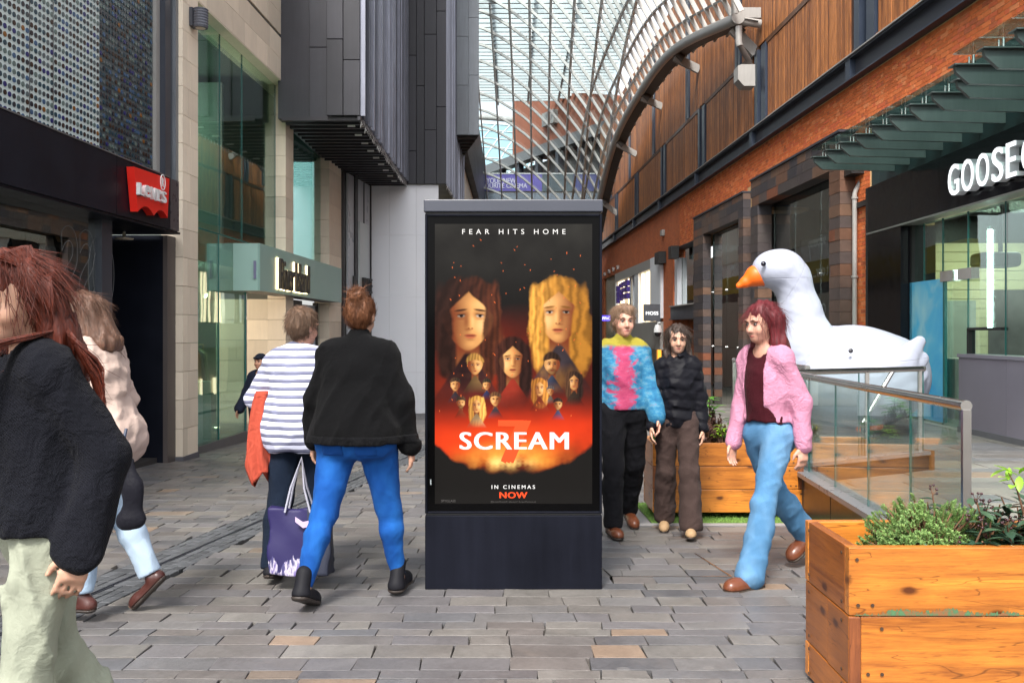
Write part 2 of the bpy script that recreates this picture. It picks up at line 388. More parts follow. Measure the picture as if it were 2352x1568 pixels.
GL_MIRR = glass('mirror_shop_glass', (.45, .5, .5), .72, .25, .22)
GL_RAIL = glass('balustrade_glass', (.90, .96, .94), .10, .9)
GEDGE = plain('glass_edge', (.02, .13, .12), .15, mott=.02)
WARM = glow('warm_lamp', (1, .72, .38), 9.0)
COOL = glow('white_lamp', (1, .97, .92), 7.0)
LEDW = glow('warm_led_strip', (1, .80, .52), 1.1)
HALO = glow('halo_light', (1, .72, .40), 2.6)
# ---------------------------------------------------------------- the street
street = link('street', quadmb([(-200, -60, gz(-60)-.03), (200, -60, gz(-60)-.03), (200, 400, gz(400)-.03), (-200, 400, gz(400)-.03)]).mesh('street'), None, MORTAR)
tag(street, kind='structure')
def slab_top(x0, x1, y0, y1, zf, t=.03, jit=.0016, ch=.0024, sk0=0, sk1=0):
    """one paving stone: a slightly uneven top with worn, chamfered edges"""
    m = MB(); j = lambda: random.uniform(-jit, jit)
    c = [(x0+sk0*0, y0), (x1+0, y0), (x1+sk1, y1), (x0+sk0, y1)]
    dz = j(); tx = random.uniform(-.003, .003)
    z = [zf(p[0], p[1])+dz+tx*(1 if k in (1, 2) else -1) for k, p in enumerate(c)]
    cx = sum(p[0] for p in c)/4; cy = sum(p[1] for p in c)/4
    inn = [(p[0]+math.copysign(ch, cx-p[0]), p[1]+math.copysign(ch, cy-p[1])) for p in c]
    vs = [(p[0], p[1], z[k]-t) for k, p in enumerate(c)]+[(p[0], p[1], z[k]-ch*.7) for k, p in enumerate(c)]+[(p[0], p[1], z[k]) for k, p in enumerate(inn)]
    fs = [(8, 9, 10, 11)]
    for a in (0, 4):
        for k in range(4): fs.append((a+k, a+(k+1) % 4, a+4+(k+1) % 4, a+4+k))
    return m.add(vs, fs)
def drain_x(y): return -2.116+.119*(y-8.2)                   # centre line of the slot drain across the paving
stones = []; y = 2.7; gap = .0055
while y < 30:
    d = random.choice([.11, .13, .15, .17, .19, .21])*(1 if y < 12 else 1.4)
    xl = -5.6; xr = 7.0 if y > 9 else 2.5 if y < 8.6 else 3.0
    if y < 3.6: xr = 3.0
    if y > 9: xr = 6.4-.034*y if y > 12.9 else 3.1
    x = xl+random.uniform(-.4, 0)
    while x < xr:
        L = random.uniform(.17, .44)*(1 if y < 14 else 1.25)
        x1 = min(x+L, xr+.02)
        dl, dr = drain_x(y+d/2)-.215, drain_x(y+d/2)+.215
        segs = [(x, x1)]
        if x < dr and x1 > dl:
            segs = []
            if x < dl-.06: segs.append((x, dl))
            if x1 > dr+.06: segs.append((dr, x1))
        for a, b in segs:
            if b-a > .05: stones.append(slab_top(a+gap/2, b-gap/2, y+gap/2, y+d-gap/2, lambda px_, py_: gz(py_), sk0=random.uniform(-.012, .012), sk1=random.uniform(-.012, .012)))
        x = x1
    y += d
pieces(street, 'paving_stone', stones, PAVE, 300, 'paving_stones_beyond')
# drain: two bands of narrow setts with a slot between them
drain = link('drainage_channel', MB().mesh('drainage_channel'), None, STEELD)
bm_ = MB(); ya, yb = 2.7, 30
for s in (-1, 1):
    a = [drain_x(ya)+s*.006, drain_x(ya)+s*.015]; b = [drain_x(yb)+s*.006, drain_x(yb)+s*.015]
    bm_.hexa([(a[0], ya, gz(ya)-.04), (a[1], ya, gz(ya)-.04), (b[1], yb, gz(yb)-.04), (b[0], yb, gz(yb)-.04), (a[0], ya, gz(ya)+.001), (a[1], ya, gz(ya)+.001), (b[1], yb, gz(yb)+.001), (b[0], yb, gz(yb)+.001)])
drain.data = bm_.mesh('drainage_channel'); drain.data.materials.append(STEELD); tag(drain, kind='structure')
setts = []
for s in (-1, 1):
    for k in range(3):
        yy = ya+random.uniform(0, .1)
        while yy < 24:
            L = .115; o0, o1 = .019+k*.065, .019+k*.065+.060
            xa, xb = drain_x(yy)+s*(o0 if s > 0 else o1), drain_x(yy)+s*(o1 if s > 0 else o0)
            sl = .119*(L-.008)
            setts.append(slab_top(xa, xb, yy, yy+L-.008, lambda a, b: gz(b), sk0=sl, sk1=sl, ch=.003, jit=.0006)); yy += L
pieces(drain, 'sett', setts, SETT, 300, 'setts_beyond')
acc = link('access_cover', MB().mesh('access_cover'), None, STEELS)   # thin metal edge of an inset paved cover
m = MB()
for (x0, y0, x1, y1) in ():
    dx, dy = x1-x0, y1-y0
    m.hexa([(x0, y0, gz(y0)-.02), (x0+.014, y0, gz(y0)-.02), (x1+.014, y1, gz(y1)-.02), (x1, y1, gz(y1)-.02), (x0, y0, gz(y0)+.004), (x0+.014, y0, gz(y0)+.004), (x1+.014, y1, gz(y1)+.004), (x1, y1, gz(y1)+.004)])
for (x0, y0, x1, y1) in ((.62, 5.75, 1.38, 5.75), (.52, 6.45, .62, 5.75), (1.29, 6.45, 1.38, 5.75)):
    w = .012; dx, dy = (0, w) if y0 == y1 else (w, 0)
    m.hexa([(x0, y0, gz(y0)-.02), (x1, y1, gz(y1)-.02), (x1+dx, y1+dy, gz(y1+dy)-.02), (x0+dx, y0+dy, gz(y0+dy)-.02), (x0, y0, gz(y0)+.004), (x1, y1, gz(y1)+.004), (x1+dx, y1+dy, gz(y1+dy)+.004), (x0+dx, y0+dy, gz(y0+dy)+.004)])
acc.data = m.mesh('access_cover'); acc.data.materials.append(STEELS); tag(acc, kind='structure')

# ---------------------------------------------------------------- left: black clothes shop with the disc screen
jshop = thing('clothes_shop', 'black clothes shop front with a screen of small discs above its dark fascia', 'shop', (-5.0, 8, -.3))
B = LW.box; Y0, Y1 = 3.0, 12.6
fz0, fz1 = 2.69, 3.36
YF1 = LW.Y(411, .12); YFs = LW.Y(268, .12)
part('fascia_panel', B(Y0, YFs-.004, -.25, .12, fz0, fz1), jshop, BLACKP)
part('fascia_panel', B(YFs+.004, YF1-.28, -.25, .12, fz0, fz1), jshop, BLACKP)
part('fascia_panel', B(YF1-.274, YF1, -.25, .12, fz0, fz1), jshop, plain('grey_bronze_reflection', (.075, .068, .075), .3, mott=.1))  # still the fascia front; its paler tone paints in a reflection
part('fascia_flashing', B(Y0, YF1-.3, -.2, .13, fz1, fz1+.015), jshop, KICK)
part('soffit', B(Y0, 12.3, -1.6, .10, fz0-.03, fz0-.002), jshop, BLACKP)
YS0, YS1 = LW.Y(354, -.2), LW.Y(397, -.2)
Yd = LW.Y(232, -.2)
part('screen_panel', B(Y0, Yd, -.33, -.22, fz1+.01, 11), jshop, plain('cream_screen_back', (.66, .76, .75), .35, mott=.06, scale=.6))
part('screen_panel', B(Yd+.002, YS0, -.33, -.22, fz1+.01, 11), jshop, plain('dark_screen_back', (.05, .075, .085), .3, mott=.2, scale=.6))
for a, b, o, mt in ((354, 362, -.17, STEELG), (362.5, 376, -.10, DARKFR), (376.5, 380, -.12, DARKFR), (380.5, 397, -.06, ZINCL)):
    part('screen_post', B(LW.Y(a, -.2), LW.Y(b, -.2), -.33, o, fz1+.01, 11), jshop, mt)
for Yj in (LW.Y(72, -.2), LW.Y(126, -.2), LW.Y(263, -.2)):
    part('screen_joint', B(Yj-.006, Yj+.006, -.225, -.215, fz1+.01, 11), jshop, KICK)
def disc_mat():
    n = N('screen_disc'); r = n.rnd()
    c = n.ramp(r, [(0, (.02, .028, .04)), (.22, (.035, .022, .018)), (.36, (.10, .13, .14)), (.55, (.02, .06, .085)), (.68, (.13, .18, .17)), (.78, (.02, .025, .14)), (.85, (.05, .11, .21)), (.95, (.22, .09, .02)), (.965, (.05, .07, .08))], 'CONSTANT')
    n.bsdf(c, .25, .0, .6); return n.m
DISC = disc_mat(); discs = []
Yk = LW.Y(0, -.2)-.2; zk0 = fz1+.07
dp = [(math.cos(2*math.pi*k/12)*.0265, math.sin(2*math.pi*k/12)*.0265) for k in range(12)]
yy = Yk
while yy < YS0-.04:
    zz = zk0
    while zz < 7.3:
        p = LW.P(yy, -.215, zz)
        if px(p)[1] > -25:
            m = MB(); m.prism([LW.P(yy+a, -.219, zz+b) for a, b in dp], (.008, 0, 0)); discs.append(m)
        zz += .0805
    yy += .0765
pieces(jshop, 'disc', discs, DISC, 300, 'discs_beyond')
# shop window, mullion, dark entrance
YM0, YM1, YJ0, YJ1 = LW.Y(228, -.15), LW.Y(252, -.15), LW.Y(376, -.15), LW.Y(396, -.15)
part('window_pane', B(Y0, YM0, -.22, -.20, -.45, fz0-.03), jshop, GL_DARK)
part('mullion', B(YM0, YM1, -.24, -.12, -.45, fz0-.03), jshop, DARKFR)
part('window_sill', B(Y0, YM0, -.26, -.12, -.55, -.3), jshop, BLACKP)
part('entrance_wall', B(YM1, YJ0+.05, -1.62, -1.55, -.6, fz0-.03), jshop, BLACKP)
part('entrance_wall', B(YJ0, YJ0+.06, -1.55, -.16, -.6, fz0-.03), jshop, BLACKP)
part('door_jamb', B(YJ0, 12.66, -.16, -.10, -.6, fz0-.03), jshop, BROWNFR)
part('entrance_wall', B(YM0, YM1, -1.55, -.24, -.6, fz0-.03), jshop, BLACKP)
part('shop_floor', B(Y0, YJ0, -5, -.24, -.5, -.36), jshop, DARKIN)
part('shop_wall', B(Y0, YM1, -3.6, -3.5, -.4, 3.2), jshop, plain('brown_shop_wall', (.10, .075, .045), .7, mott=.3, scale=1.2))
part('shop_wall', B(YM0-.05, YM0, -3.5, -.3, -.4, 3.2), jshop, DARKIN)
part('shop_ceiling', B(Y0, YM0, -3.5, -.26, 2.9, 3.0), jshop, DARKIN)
a = at(-20, 404, 8.3); 
part('bulkhead', B(6.8, 8.6, -1.9, -1.2, 2.28, 2.62), jshop, WHITEW)
part('lighting_track', B(6.8, 10.0, -.75, -.68, 2.47, 2.52), jshop, WHITE)
for (x, y_) in ((46, 498), (107, 507)):
    Yp = LW.Y(x, -.7); p = LW.P(Yp, -.7, EYE-(y_-HY)*Yp/F)
    m = MB(); m.box(-.05, .05, -.05, .05, -.11, .11); me = m.mesh('spotlight'); me.transform(Matrix.Translation(p) @ Euler((R(28), R(14), R(20))).to_matrix().to_4x4())
    o = part('spotlight', me, jshop, WHITE); bevel(o, .01)
    part('spotlight_arm', MB().tube([p+Vector((0, 0, .08)), (p.x, p.y, 2.48)], .012, 6), jshop, WHITE)
for x in (72, 79): 
    Yp = LW.Y(x, -1.15); part('service_pipe', MB().tube([LW.P(Yp, -1.15, 2.6), LW.P(Yp, -1.15, 1.95)], .035, 8), jshop, WHITE)
# a sign's reflection in the glass, drawn as mirrored letter outlines
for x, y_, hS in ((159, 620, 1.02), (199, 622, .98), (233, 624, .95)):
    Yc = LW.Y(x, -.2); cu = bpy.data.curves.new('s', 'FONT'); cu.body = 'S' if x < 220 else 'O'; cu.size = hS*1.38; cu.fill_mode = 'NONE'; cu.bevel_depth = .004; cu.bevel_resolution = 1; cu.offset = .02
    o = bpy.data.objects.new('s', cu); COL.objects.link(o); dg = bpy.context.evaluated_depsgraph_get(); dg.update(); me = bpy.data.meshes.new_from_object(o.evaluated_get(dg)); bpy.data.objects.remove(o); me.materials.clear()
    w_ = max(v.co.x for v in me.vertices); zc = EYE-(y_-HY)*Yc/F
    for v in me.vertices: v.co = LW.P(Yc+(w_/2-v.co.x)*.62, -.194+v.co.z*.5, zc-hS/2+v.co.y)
    me.update(); link('reflected_letter', me, jshop, plain('reflection_grey', (.20, .205, .21), .5))
part('downlight', MB().lathe([(0, 0), (.11, 0), (.12, .015), (.02, .03), (.02, .10)], LW.P(LW.Y(285, -.45), -.45, 2.55), 16), jshop, plain('lamp_shade', (.7, .62, .5), .4))

# red batwing sign
sgn = thing('red_shop_sign', 'red batwing shaped sign with white raised letters on the black fascia', 'sign', LW.P(10.6, .12, 2.9))
def sp(x, y_, o=.17):
    Yp = LW.Y(x, o); return Yp, EYE-(y_-HY)*Yp/F
c = [(298, 383), (380, 410.5), (377, 501)]
top0, top1 = sp(298, 383), sp(380.5, 411)
bot0, bot1 = sp(307, 486), sp(376, 501)
poly = [top0, top1, bot1]
def lerp(a, b, t): return (a[0]+(b[0]-a[0])*t, a[1]+(b[1]-a[1])*t)
notch = sp(344.5, 495)
for k in range(1, 9):                                         # right scallop
    t = k/9; q = lerp(bot1, notch, t); poly.append((q[0], q[1]+math.sin(math.pi*t)*.085))
poly.append(notch)
for k in range(1, 9):
    t = k/9; q = lerp(notch, bot0, t); poly.append((q[0], q[1]+math.sin(math.pi*t)*.085))
poly.append(bot0)
m = MB(); m.prism([LW.P(a, .13, b) for a, b in poly], (.09, 0, 0)); part('sign_panel', m, sgn, RED)
l0, l1 = sp(312.5, 443, .22), sp(376, 475, .22)
ex = LW.P(l1[0], .22, 0)-LW.P(l0[0], .22, 0)
hh = (443-413)*l0[0]/F
lt = ['L', 'e', 'v', 'i', "'", 's']; 
me_w = l1[0]-l0[0]
ws_ = {'L': .78, 'e': 1.0, 'V': 1.05, 'I': .36, "'": .26, 'S': .95}; tot_ = sum(ws_.values())+.10*5; u_ = me_w*.99/tot_; pos_ = l0[0]
exn = ex.normalized()
for ch in "LeVI'S":
    zb_ = l0[1]-.02; h_ = hh*.93
    if ch == "'": zb_ += h_*.66; h_ *= .34
    lettering('sign_letter', ch, sgn, WHITE, LW.P(pos_, .222, zb_), ex, (0, 0, 1), h_, ws_[ch]*u_, .045, .045); pos_ += (ws_[ch]+.10)*u_
q = sp(373, 419, .22)
rp = [LW.P(q[0]+math.cos(t)*.07, .226, q[1]+.0+math.sin(t)*.095) for t in [2*math.pi*k/16 for k in range(17)]]
part('registered_mark', MB().tube(rp, .007, 5), sgn, WHITE)
lettering('registered_letter', 'R', sgn, WHITE, LW.P(q[0]-.035, .225, q[1]-.055), ex, (0, 0, 1), .11, .07, .006, .02)

# ---------------------------------------------------------------- left: pale stone shop building
sb = thing('stone_building', 'pale limestone shop building with tall glazed bays and a green shop fascia', 'building', (-5.0, 16, -.5))
blocks = []; zb = -.9
P1a, P1b = 12.64, 13.2
P2a, P2b = LW.Y(656), LW.Y(674)
P3a, P3b = LW.Y(756), LW.Y(784)
STONE_END = LW.Y(710)+5
def stone_block(Ya, Yb, o0, o1, z0, z1):
    g = .003; return B(Ya+g, Yb-g, o0, o1+random.uniform(-.0015, .0015), z0+g, z1-g)
z = 5.56-.397*16; k = 0
while z < 6.1:
    z1 = min(z+.397, 6.15)
    c0 = max(z, -.40)
    if z1 > -.6:
        s_ = P1a+(.18 if k % 2 else .27)
        blocks.append(stone_block(P1a, s_, -.3, 0, z, z1)); blocks.append(stone_block(s_, P1b, -.3, 0, z, z1))
        if z1 < 2.05 or True:
            blocks.append(stone_block(P2a, P2b, -.22 if z > 2.1 else -.35, 0, z, z1))
        if z1 < 2.3:
            xs = [-1.35, -.78 if k % 2 else -.95, -.35]
            for o0, o1 in zip(xs, xs[1:]): 
                m = MB(); B(P2a+.004, P2a+.3, o0+.002, o1-.002, z+.003, z1-.003, m); blocks.append(m)
        blocks.append(stone_block(P3a, P3b, -.35, 0, z, z1))
    z = z1; k += 1
zz = 6.15; row = 0
while zz < 11.0:
    h = .40; z1 = zz+h
    if abs(zz-6.95) < .01: zz += .06; z1 = zz+h
    yy = P1a-(.3 if row % 2 else .0)
    while yy < STONE_END:
        L = random.choice([.62, .9, 1.1]); ye = min(yy+L, STONE_END)
        ya = max(yy, P1a)
        if ye-ya > .05: blocks.append(stone_block(ya, ye, -.5, 0, zz, z1))
        yy = ye
    zz = z1; row += 1
pieces(sb, 'stone_block', blocks, STONE, 300, 'stone_blocks_beyond')
part('wall_core', B(P1a+.03, STONE_END, -.48, -.03, 6.17, 11.4), sb, KICK)
part('plinth', B(P1a-.01, P1b+.01, -.3, .012, -.75, gz(13)+.07), sb, plain('slate_plinth', (.10, .10, .115), .5, mott=.1))
part('lintel_soffit', B(P1b, STONE_END, -.5, -.004, 6.135, 6.149), sb, STONE)
# upper glazing, bay one
gx = [457, 505, 556, 634]; gY = [13.2]+[LW.Y(x, -.2) for x in gx[1:]]
gY[-1] = P2a
for a, b in zip(gY, gY[1:]):
    part('glass_pane', B(a+.004, b-.004, -.215, -.2, 2.93, 6.13), sb, GL_SHOP)
    part('glass_edge', B(b-.006, b+.006, -.22, -.196, 2.93, 6.13), sb, GEDGE)
part('glass_edge', B(13.2, P2a, -.222, -.194, 2.905, 2.925), sb, GEDGE)
YG = LW.Y(564, -.2); YGm = LW.Y(502, -.2)
for a, b in ((13.2, YGm), (YGm, YG)):
    part('glass_pane', B(a+.004, b-.004, -.215, -.2, -.38, 2.9), sb, GL_SHOP)
    part('glass_edge', B(b-.008, b+.004, -.22, -.19, -.38, 2.9), sb, GEDGE)
part('glass_pane', B(YG, P2a, -.215, -.2, 2.84, 2.9), sb, GL_SHOP)
part('glass_fin', B(YGm-.01, YGm+.01, -.75, -.22, -.38, 6.1), sb, GL_SHOP)
for zf in (2.78, 3.02): part('fin_plate', B(YGm-.3, YGm+.1, -.62, -.56, zf, zf+.12), sb, STEELS)
part('window_kick', B(13.21, YG, -.25, -.17, -.85, -.38), sb, KICK)
part('glass_post', B(YG, YG+.02, -.23, -.18, -.5, 2.05), sb, STEELS)
# interior of the shop behind the glass
part('shop_floor', B(12.9, 26, -6, -.26, -.52, -.42), sb, plain('grey_shop_floor', (.25, .24, .22), .4))
part('shop_wall', B(13, 26, -4.1, -4.0, -.5, 6.3), sb, plain('tan_shop_wall', (.27, .24, .19), .7, mott=.2, scale=1.2))
part('shop_wall', B(12.9, 13.0, -6, -.3, -.5, 6.3), sb, plain('green_grey_wall', (.17, .2, .18), .7, mott=.15, scale=1))
part('shop_wall', B(20.4, 20.5, -4.0, -.7, -.5, 6.3), sb, plain('mid_grey_wall', (.22, .24, .23), .7, mott=.15, scale=1))  # inner wall in one plain mid grey
part('upper_floor', B(13, 20.4, -4.0, -.8, 2.55, 2.85), sb, plain('ceiling_grey', (.30, .33, .32), .7))
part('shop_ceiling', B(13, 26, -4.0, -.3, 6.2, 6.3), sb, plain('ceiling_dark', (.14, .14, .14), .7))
part('display_screen', B(15.2, 16.6, -1.9, -1.85, 2.9, 4.0), sb, plain('pale_green_board', (.36, .44, .40), .5))
part('display_screen', B(17.0, 17.1, -2.4, -1.0, 2.9, 6.0), sb, plain('grey_board', (.3, .3, .31), .5))
for k in range(5): part('shelf', B(14.2, 19.4, -4.0, -3.45, .05+.42*k, .08+.42*k), sb, wood('shelf_oak', (.3, .16, .05), (.62, .36, .13), 'y', .5, False))
part('shelf_light', B(14.2, 19.4, -3.98, -3.94, 1.9, 1.96), sb, WARM)
part('display_plinth', B(14.3, 14.95, -.95, -.45, -.42, .55), sb, plain('pale_plinth', (.55, .62, .58), .5))
for (Yp, o, zc) in ((13.75, -.62, 1.86), (14.6, -.7, 1.9), (15.3, -.6, 1.92)):
    p = LW.P(Yp, o, zc); m = MB().lathe([(0, -.08), (.05, -.08), (.055, .05), (0, .06)], (0, 0, 0), 12, 0, 'y'); me = m.mesh('spot_head')
    me.transform(Matrix.Translation(p) @ Euler((R(-25), 0, R(-35))).to_matrix().to_4x4()); part('spot_head', me, sb, BLACK)
    m = MB().lathe([(0, 0), (.045, 0)], (0, 0, 0), 12, 0, 'y'); me = m.mesh('lamp_face'); me.transform(Matrix.Translation(p) @ Euler((R(-25), 0, R(-35))).to_matrix().to_4x4() @ Matrix.Translation((0, -.083, 0))); part('lamp_face', me, sb, WARM)
for (Yp, o) in ((13.7, -.45), (15.35, -.5)):
    part('floor_lamp', MB().lathe([(0, 0), (.05, 0), (.055, .10), (.0, .10)], LW.P(Yp, o, -.36), 12), sb, WHITE); part('lamp_face', MB().lathe([(0, .102), (.046, .102)], LW.P(Yp, o, -.36), 12), sb, WARM)
for (Yp, o, zc) in ((15.2, -2.2, 4.5), (15.5, -2.0, 4.38), (14.6, -1.6, 4.6)): part('lamp_face', MB().lathe([(0, -.04), (.05, 0), (0, .04)], LW.P(Yp, o, zc), 10), sb, WARM)
for nm, e, p, c_ in (('shop_light_left', 85, LW.P(15.6, -2.2, 1.9), (1, .84, .66)), ('shop_light_upper', 60, LW.P(16, -2.4, 5.2), (1, .85, .65))):
    l = bpy.data.lights.new(nm, 'POINT'); l.energy = e; l.color = c_; l.shadow_soft_size = .25; o = bpy.data.objects.new(nm, l); COL.objects.link(o); o.location = p
# clothes rail with garments
rail = thing('clothes_rail', 'brass clothes rail hung with orange and pale garments inside the shop window', 'clothes rail', LW.P(15.7, -1.3, -.42))
part('rail_frame', MB().tube([LW.P(15.1, -1.2, -.42), LW.P(15.1, -1.2, 1.12), LW.P(16.6, -1.2, 1.12), LW.P(16.6, -1.2, -.42)], .015, 8), rail, plain('brass', (.6, .38, .12), .3, metal=1))
gc = [(.62, .10, .035), (.66, .13, .04), (.55, .5, .42), (.5, .09, .04), (.35, .33, .3), (.6, .14, .05), (.12, .12, .14), (.5, .42, .3)]
for k in range(8):
    Yp = 15.2+.16*k; col = gc[k]; mt = plain('garment_%d' % k, col, .9, mott=.2, scale=5)
    m = MB(); w = .17; L = .62+.12*(k % 3); z0 = 1.06
    prof = [(-w, z0-.10), (-.04, z0), (.04, z0), (w, z0-.10), (w*1.15, z0-L), (-w*1.15, z0-L)]
    m.prism([LW.P(Yp-.03, -1.2+o, z_) for o, z_ in prof], (0, .075, 0)); part('garment', m, rail, mt)
shoe = thing('display_trainer', 'pale trainer on a plinth inside the left shop window', 'shoe', LW.P(14.5, -.62, .55))
m = MB(); 
for zz_, sc_ in ((0, 1), (.03, 1.02), (.06, .95), (.10, .72), (.13, .42)): pass
rings = []
for zz_, x0_, x1_, w_ in ((0, -.15, .15, .05), (.025, -.155, .155, .053), (.05, -.15, .145, .05), (.08, -.14, .06, .042), (.12, -.13, -.02, .035)):
    rings.append([LW.P(14.5+(x0_+x1_)/2+math.cos(t)*(x1_-x0_)/2, -.62+math.sin(t)*w_, .55+zz_) for t in [2*math.pi*i/14 for i in range(14)]])
vs = [q for r_ in rings for q in r_]; fs = [(i*14+k, i*14+(k+1) % 14, i*14+14+(k+1) % 14, i*14+14+k) for i in range(4) for k in range(14)]+[tuple(range(56, 70))]
m.add(vs, fs, 0, True); part('shoe_upper', m, shoe, plain('pale_trainer', (.7, .74, .66), .6))
m = MB().prism([rings[0][i]+Vector((0, 0, -.001)) for i in range(14)], (0, 0, .024)); part('shoe_sole', m, shoe, WHITE)
# bay two and its door
for a, b in ((674, 716), (716, 754)):
    part('glass_pane', B(LW.Y(a, -.2), LW.Y(b, -.2), -.215, -.2, 2.85, 6.13), sb, glass('teal_glass', (.55, .80, .76), .16, .9, .1))
part('door_frame', B(LW.Y(672, -.2), LW.Y(694, -.2), -.5, -.2, -.8, 2.02), sb, BLACK)
part('door_pane', B(LW.Y(694, -.2), LW.Y(728, -.2), -.26, -.24, -.8, 1.95), sb, plain('frosted_door', (.52, .58, .62), .25))
part('door_frame', B(LW.Y(728, -.2), LW.Y(731, -.2), -.3, -.2, -.8, 2.02), sb, BLACK)
part('door_pane', B(LW.Y(731, -.2), LW.Y(754, -.2), -.24, -.22, -.8, 2.02), sb, GL_DARK)
# green fascia box
gs = thing('green_shop_sign', 'sage green box fascia with tall black halo lit lettering on the stone building', 'sign', LW.P(18, .2, 2.4))
GO = .25; YA, YB_ = LW.Y(597, GO), LW.Y(784.5, GO); zg0, zg1 = 2.04, 2.835
part('sign_front', B(YA+.012, YB_, GO-.04, GO, zg0, zg1), gs, TEAL)
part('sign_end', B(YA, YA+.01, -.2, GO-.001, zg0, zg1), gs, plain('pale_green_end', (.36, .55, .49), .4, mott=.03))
part('sign_end_trim', B(YA-.006, YA+.0, GO-.035, GO-.002, zg0, zg1), gs, TEAL)
part('sign_handle', B(YA-.03, YA-.002, GO-.10, GO-.06, zg0+.2, zg0+.5), gs, plain('violet_grey_handle', (.2, .2, .32), .4))
part('sign_base', B(YA+.01, YB_, -.2, GO-.04, zg0, zg0+.02), gs, KICK)
part('sign_top', B(YA+.01, YB_, -.2, GO-.04, zg1-.02, zg1), gs, TEAL)
Yl0, Yl1 = LW.Y(641, GO+.05), LW.Y(709, GO+.05)
ex = LW.P(Yl1, 0, 0)-LW.P(Yl0, 0, 0)
zl = EYE-(664-HY)*Yl0/F
lettering('halo_letters', 'River Island', gs, HALO, LW.P(Yl0-.025, GO+.012, zl-.012), ex, (0, 0, 1), .575, (Yl1-Yl0)*1.02, .008, .02, .88)
lettering('sign_letters', 'River Island', gs, BLACK, LW.P(Yl0+.02, GO+.03, zl), ex, (0, 0, 1), .55, Yl1-Yl0, .05, .006, .88)
# two wall lights on the piers
for i, (x0, x1, y0, y1) in enumerate(((449, 476, 22, 65), (665.5, 686.5, 232, 261))):
    Yc = 12.95 if i == 0 else P2a+.12; zc = EYE-((y0+y1)/2-HY)*Yc/F; h = .27; lab = ('nearer', 'farther')[i]
    wl = thing('wall_light', ('large grey ribbed wall light high on the stone pier beside the disc screen' if i == 0 else 'grey wall light on the second stone pier, beside the dark ribbed tower'), 'light', LW.P(Yc, 0, zc), 'wall lights on the stone piers')
    part('back_plate', B(Yc-.09, Yc+.09, 0.002, .05, zc-h*.46, zc+h*.5), wl, STEELD)
    c = LW.P(Yc, .13, zc)
    m = MB(); nr = 14
    prof = [(0, -h*.5), (.10, -h*.5)]+[(.105+(.004 if k % 2 else -.003), -h*.5+h*(k+.5)/nr) for k in range(nr)]+[(.10, h*.5), (0, h*.5)]
    m.lathe(prof, c, 20, 0, 'z', False); part('lamp_housing', m, wl, plain('grey_cast_housing', (.10, .105, .13), .5))
    part('lamp_lens', MB().lathe([(0, -h*.51), (.07, -h*.51)], c, 16), wl, plain('opal_lens', (.7, .6, .5), .4))
# ---------------------------------------------------------------- dark grey shopfront strip, hoarding, ribbed tower
def bar(pts, ups, w, d, mb, mi=0):
    """a rectangular bar along pts: width w across, depth d against the surface normal"""
    n = len(pts); vs = []
    for i in range(n):
        p = Vector(pts[i]); t = (Vector(pts[min(i+1, n-1)])-Vector(pts[max(i-1, 0)])).normalized(); u = Vector(ups[i]).normalized(); s_ = t.cross(u).normalized()
        vs += [p+s_*w/2+u*d*.25, p-s_*w/2+u*d*.25, p-s_*w/2-u*d*.75, p+s_*w/2-u*d*.75]
    fs = [(0, 1, 2, 3), tuple(range(4*n-4, 4*n))[::-1]]
    for i in range(n-1):
        for k in range(4): fs.append((i*4+k, i*4+4+k, i*4+4+(k+1) % 4, i*4+(k+1) % 4))
    return mb.add(vs, fs, mi)
gshop = thing('grey_shop', 'grey glazed lounge shop front with dark frames between the stone building and white hoarding', 'shop', (-4.1, 23.5, -.8))
A_, B_ = at(800, 763, 22.7), at(851, 763, 24.7)
dv = (B_-A_); nrm = Vector((dv.y, -dv.x, 0)).normalized()
def seg_box(t0, t1, o0, o1, z0, z1):
    a, b = A_+dv*t0, A_+dv*t1; p = []
    for z in (z0, z1):
        for q, o in ((a, o0), (a, o1), (b, o1), (b, o0)): v = q+nrm*o; p.append((v.x, v.y, z))
    return MB().hexa(p)
part('dark_column', B(P3b, P3b+.65, -.5, .06, -.9, 5.38), gshop, plain('black_brown_column', (.024, .02, .024), .4, mott=.1))
GREYP = plain('grey_glazed_panel', (.42, .44, .47), .3, var=.06, mott=.05, scale=.8)
for t0, t1 in ((.0, .24), (.38, .86), (.86, .97)): part('front_panel', seg_box(t0, t1, -.05, 0, -.9, 5.3), gshop, GREYP)
for t0, t1 in ((.25, .37), (.975, 1.0)): part('frame_post', seg_box(t0, t1, -.05, .03, -.9, 5.37), gshop, BLACK)
part('frame_post', seg_box(.66, .70, 0, .012, 4.0, 5.3), gshop, BLACK)
part('sign_panel', seg_box(.42, .82, .0, .05, 1.0, 4.2), gshop, plain('pale_green_grey_panel', (.52, .56, .56), .4, mott=.04, streak=.05))
q0 = A_+dv*.50+nrm*.055; zt = EYE-(672-HY)*23.7/F
lettering('sign_letters', 'LOUNGE', gshop, BLACK, (q0.x, q0.y, zt), dv, (0, 0, 1), .40, dv.length*.40, .06, .03)
q0 = A_+dv*.18+nrm*.004; lettering('sign_letters', 'I', gshop, BLACK, (q0.x, q0.y, zt), dv, (0, 0, 1), .40, dv.length*.04, .04, .03)

hoard = thing('white_hoarding', 'tall plain white hoarding wall closing off a unit below the dark ribbed tower', 'hoarding', (-2.9, 24.9, -.9))
hx = [at(852, 763, 24.9).x, -3.35, -2.62, at(1007, 763, 24.9).x]; hz = [-1.0, .25, 2.3, 4.0, 5.37]
for a, b in zip(hx, hx[1:]):
    for c_, d_ in zip(hz, hz[1:]): part('hoarding_panel', MB().box(a+.002, b-.002, 24.9, 24.96, c_+.002, d_-.002), hoard, WHITEW)

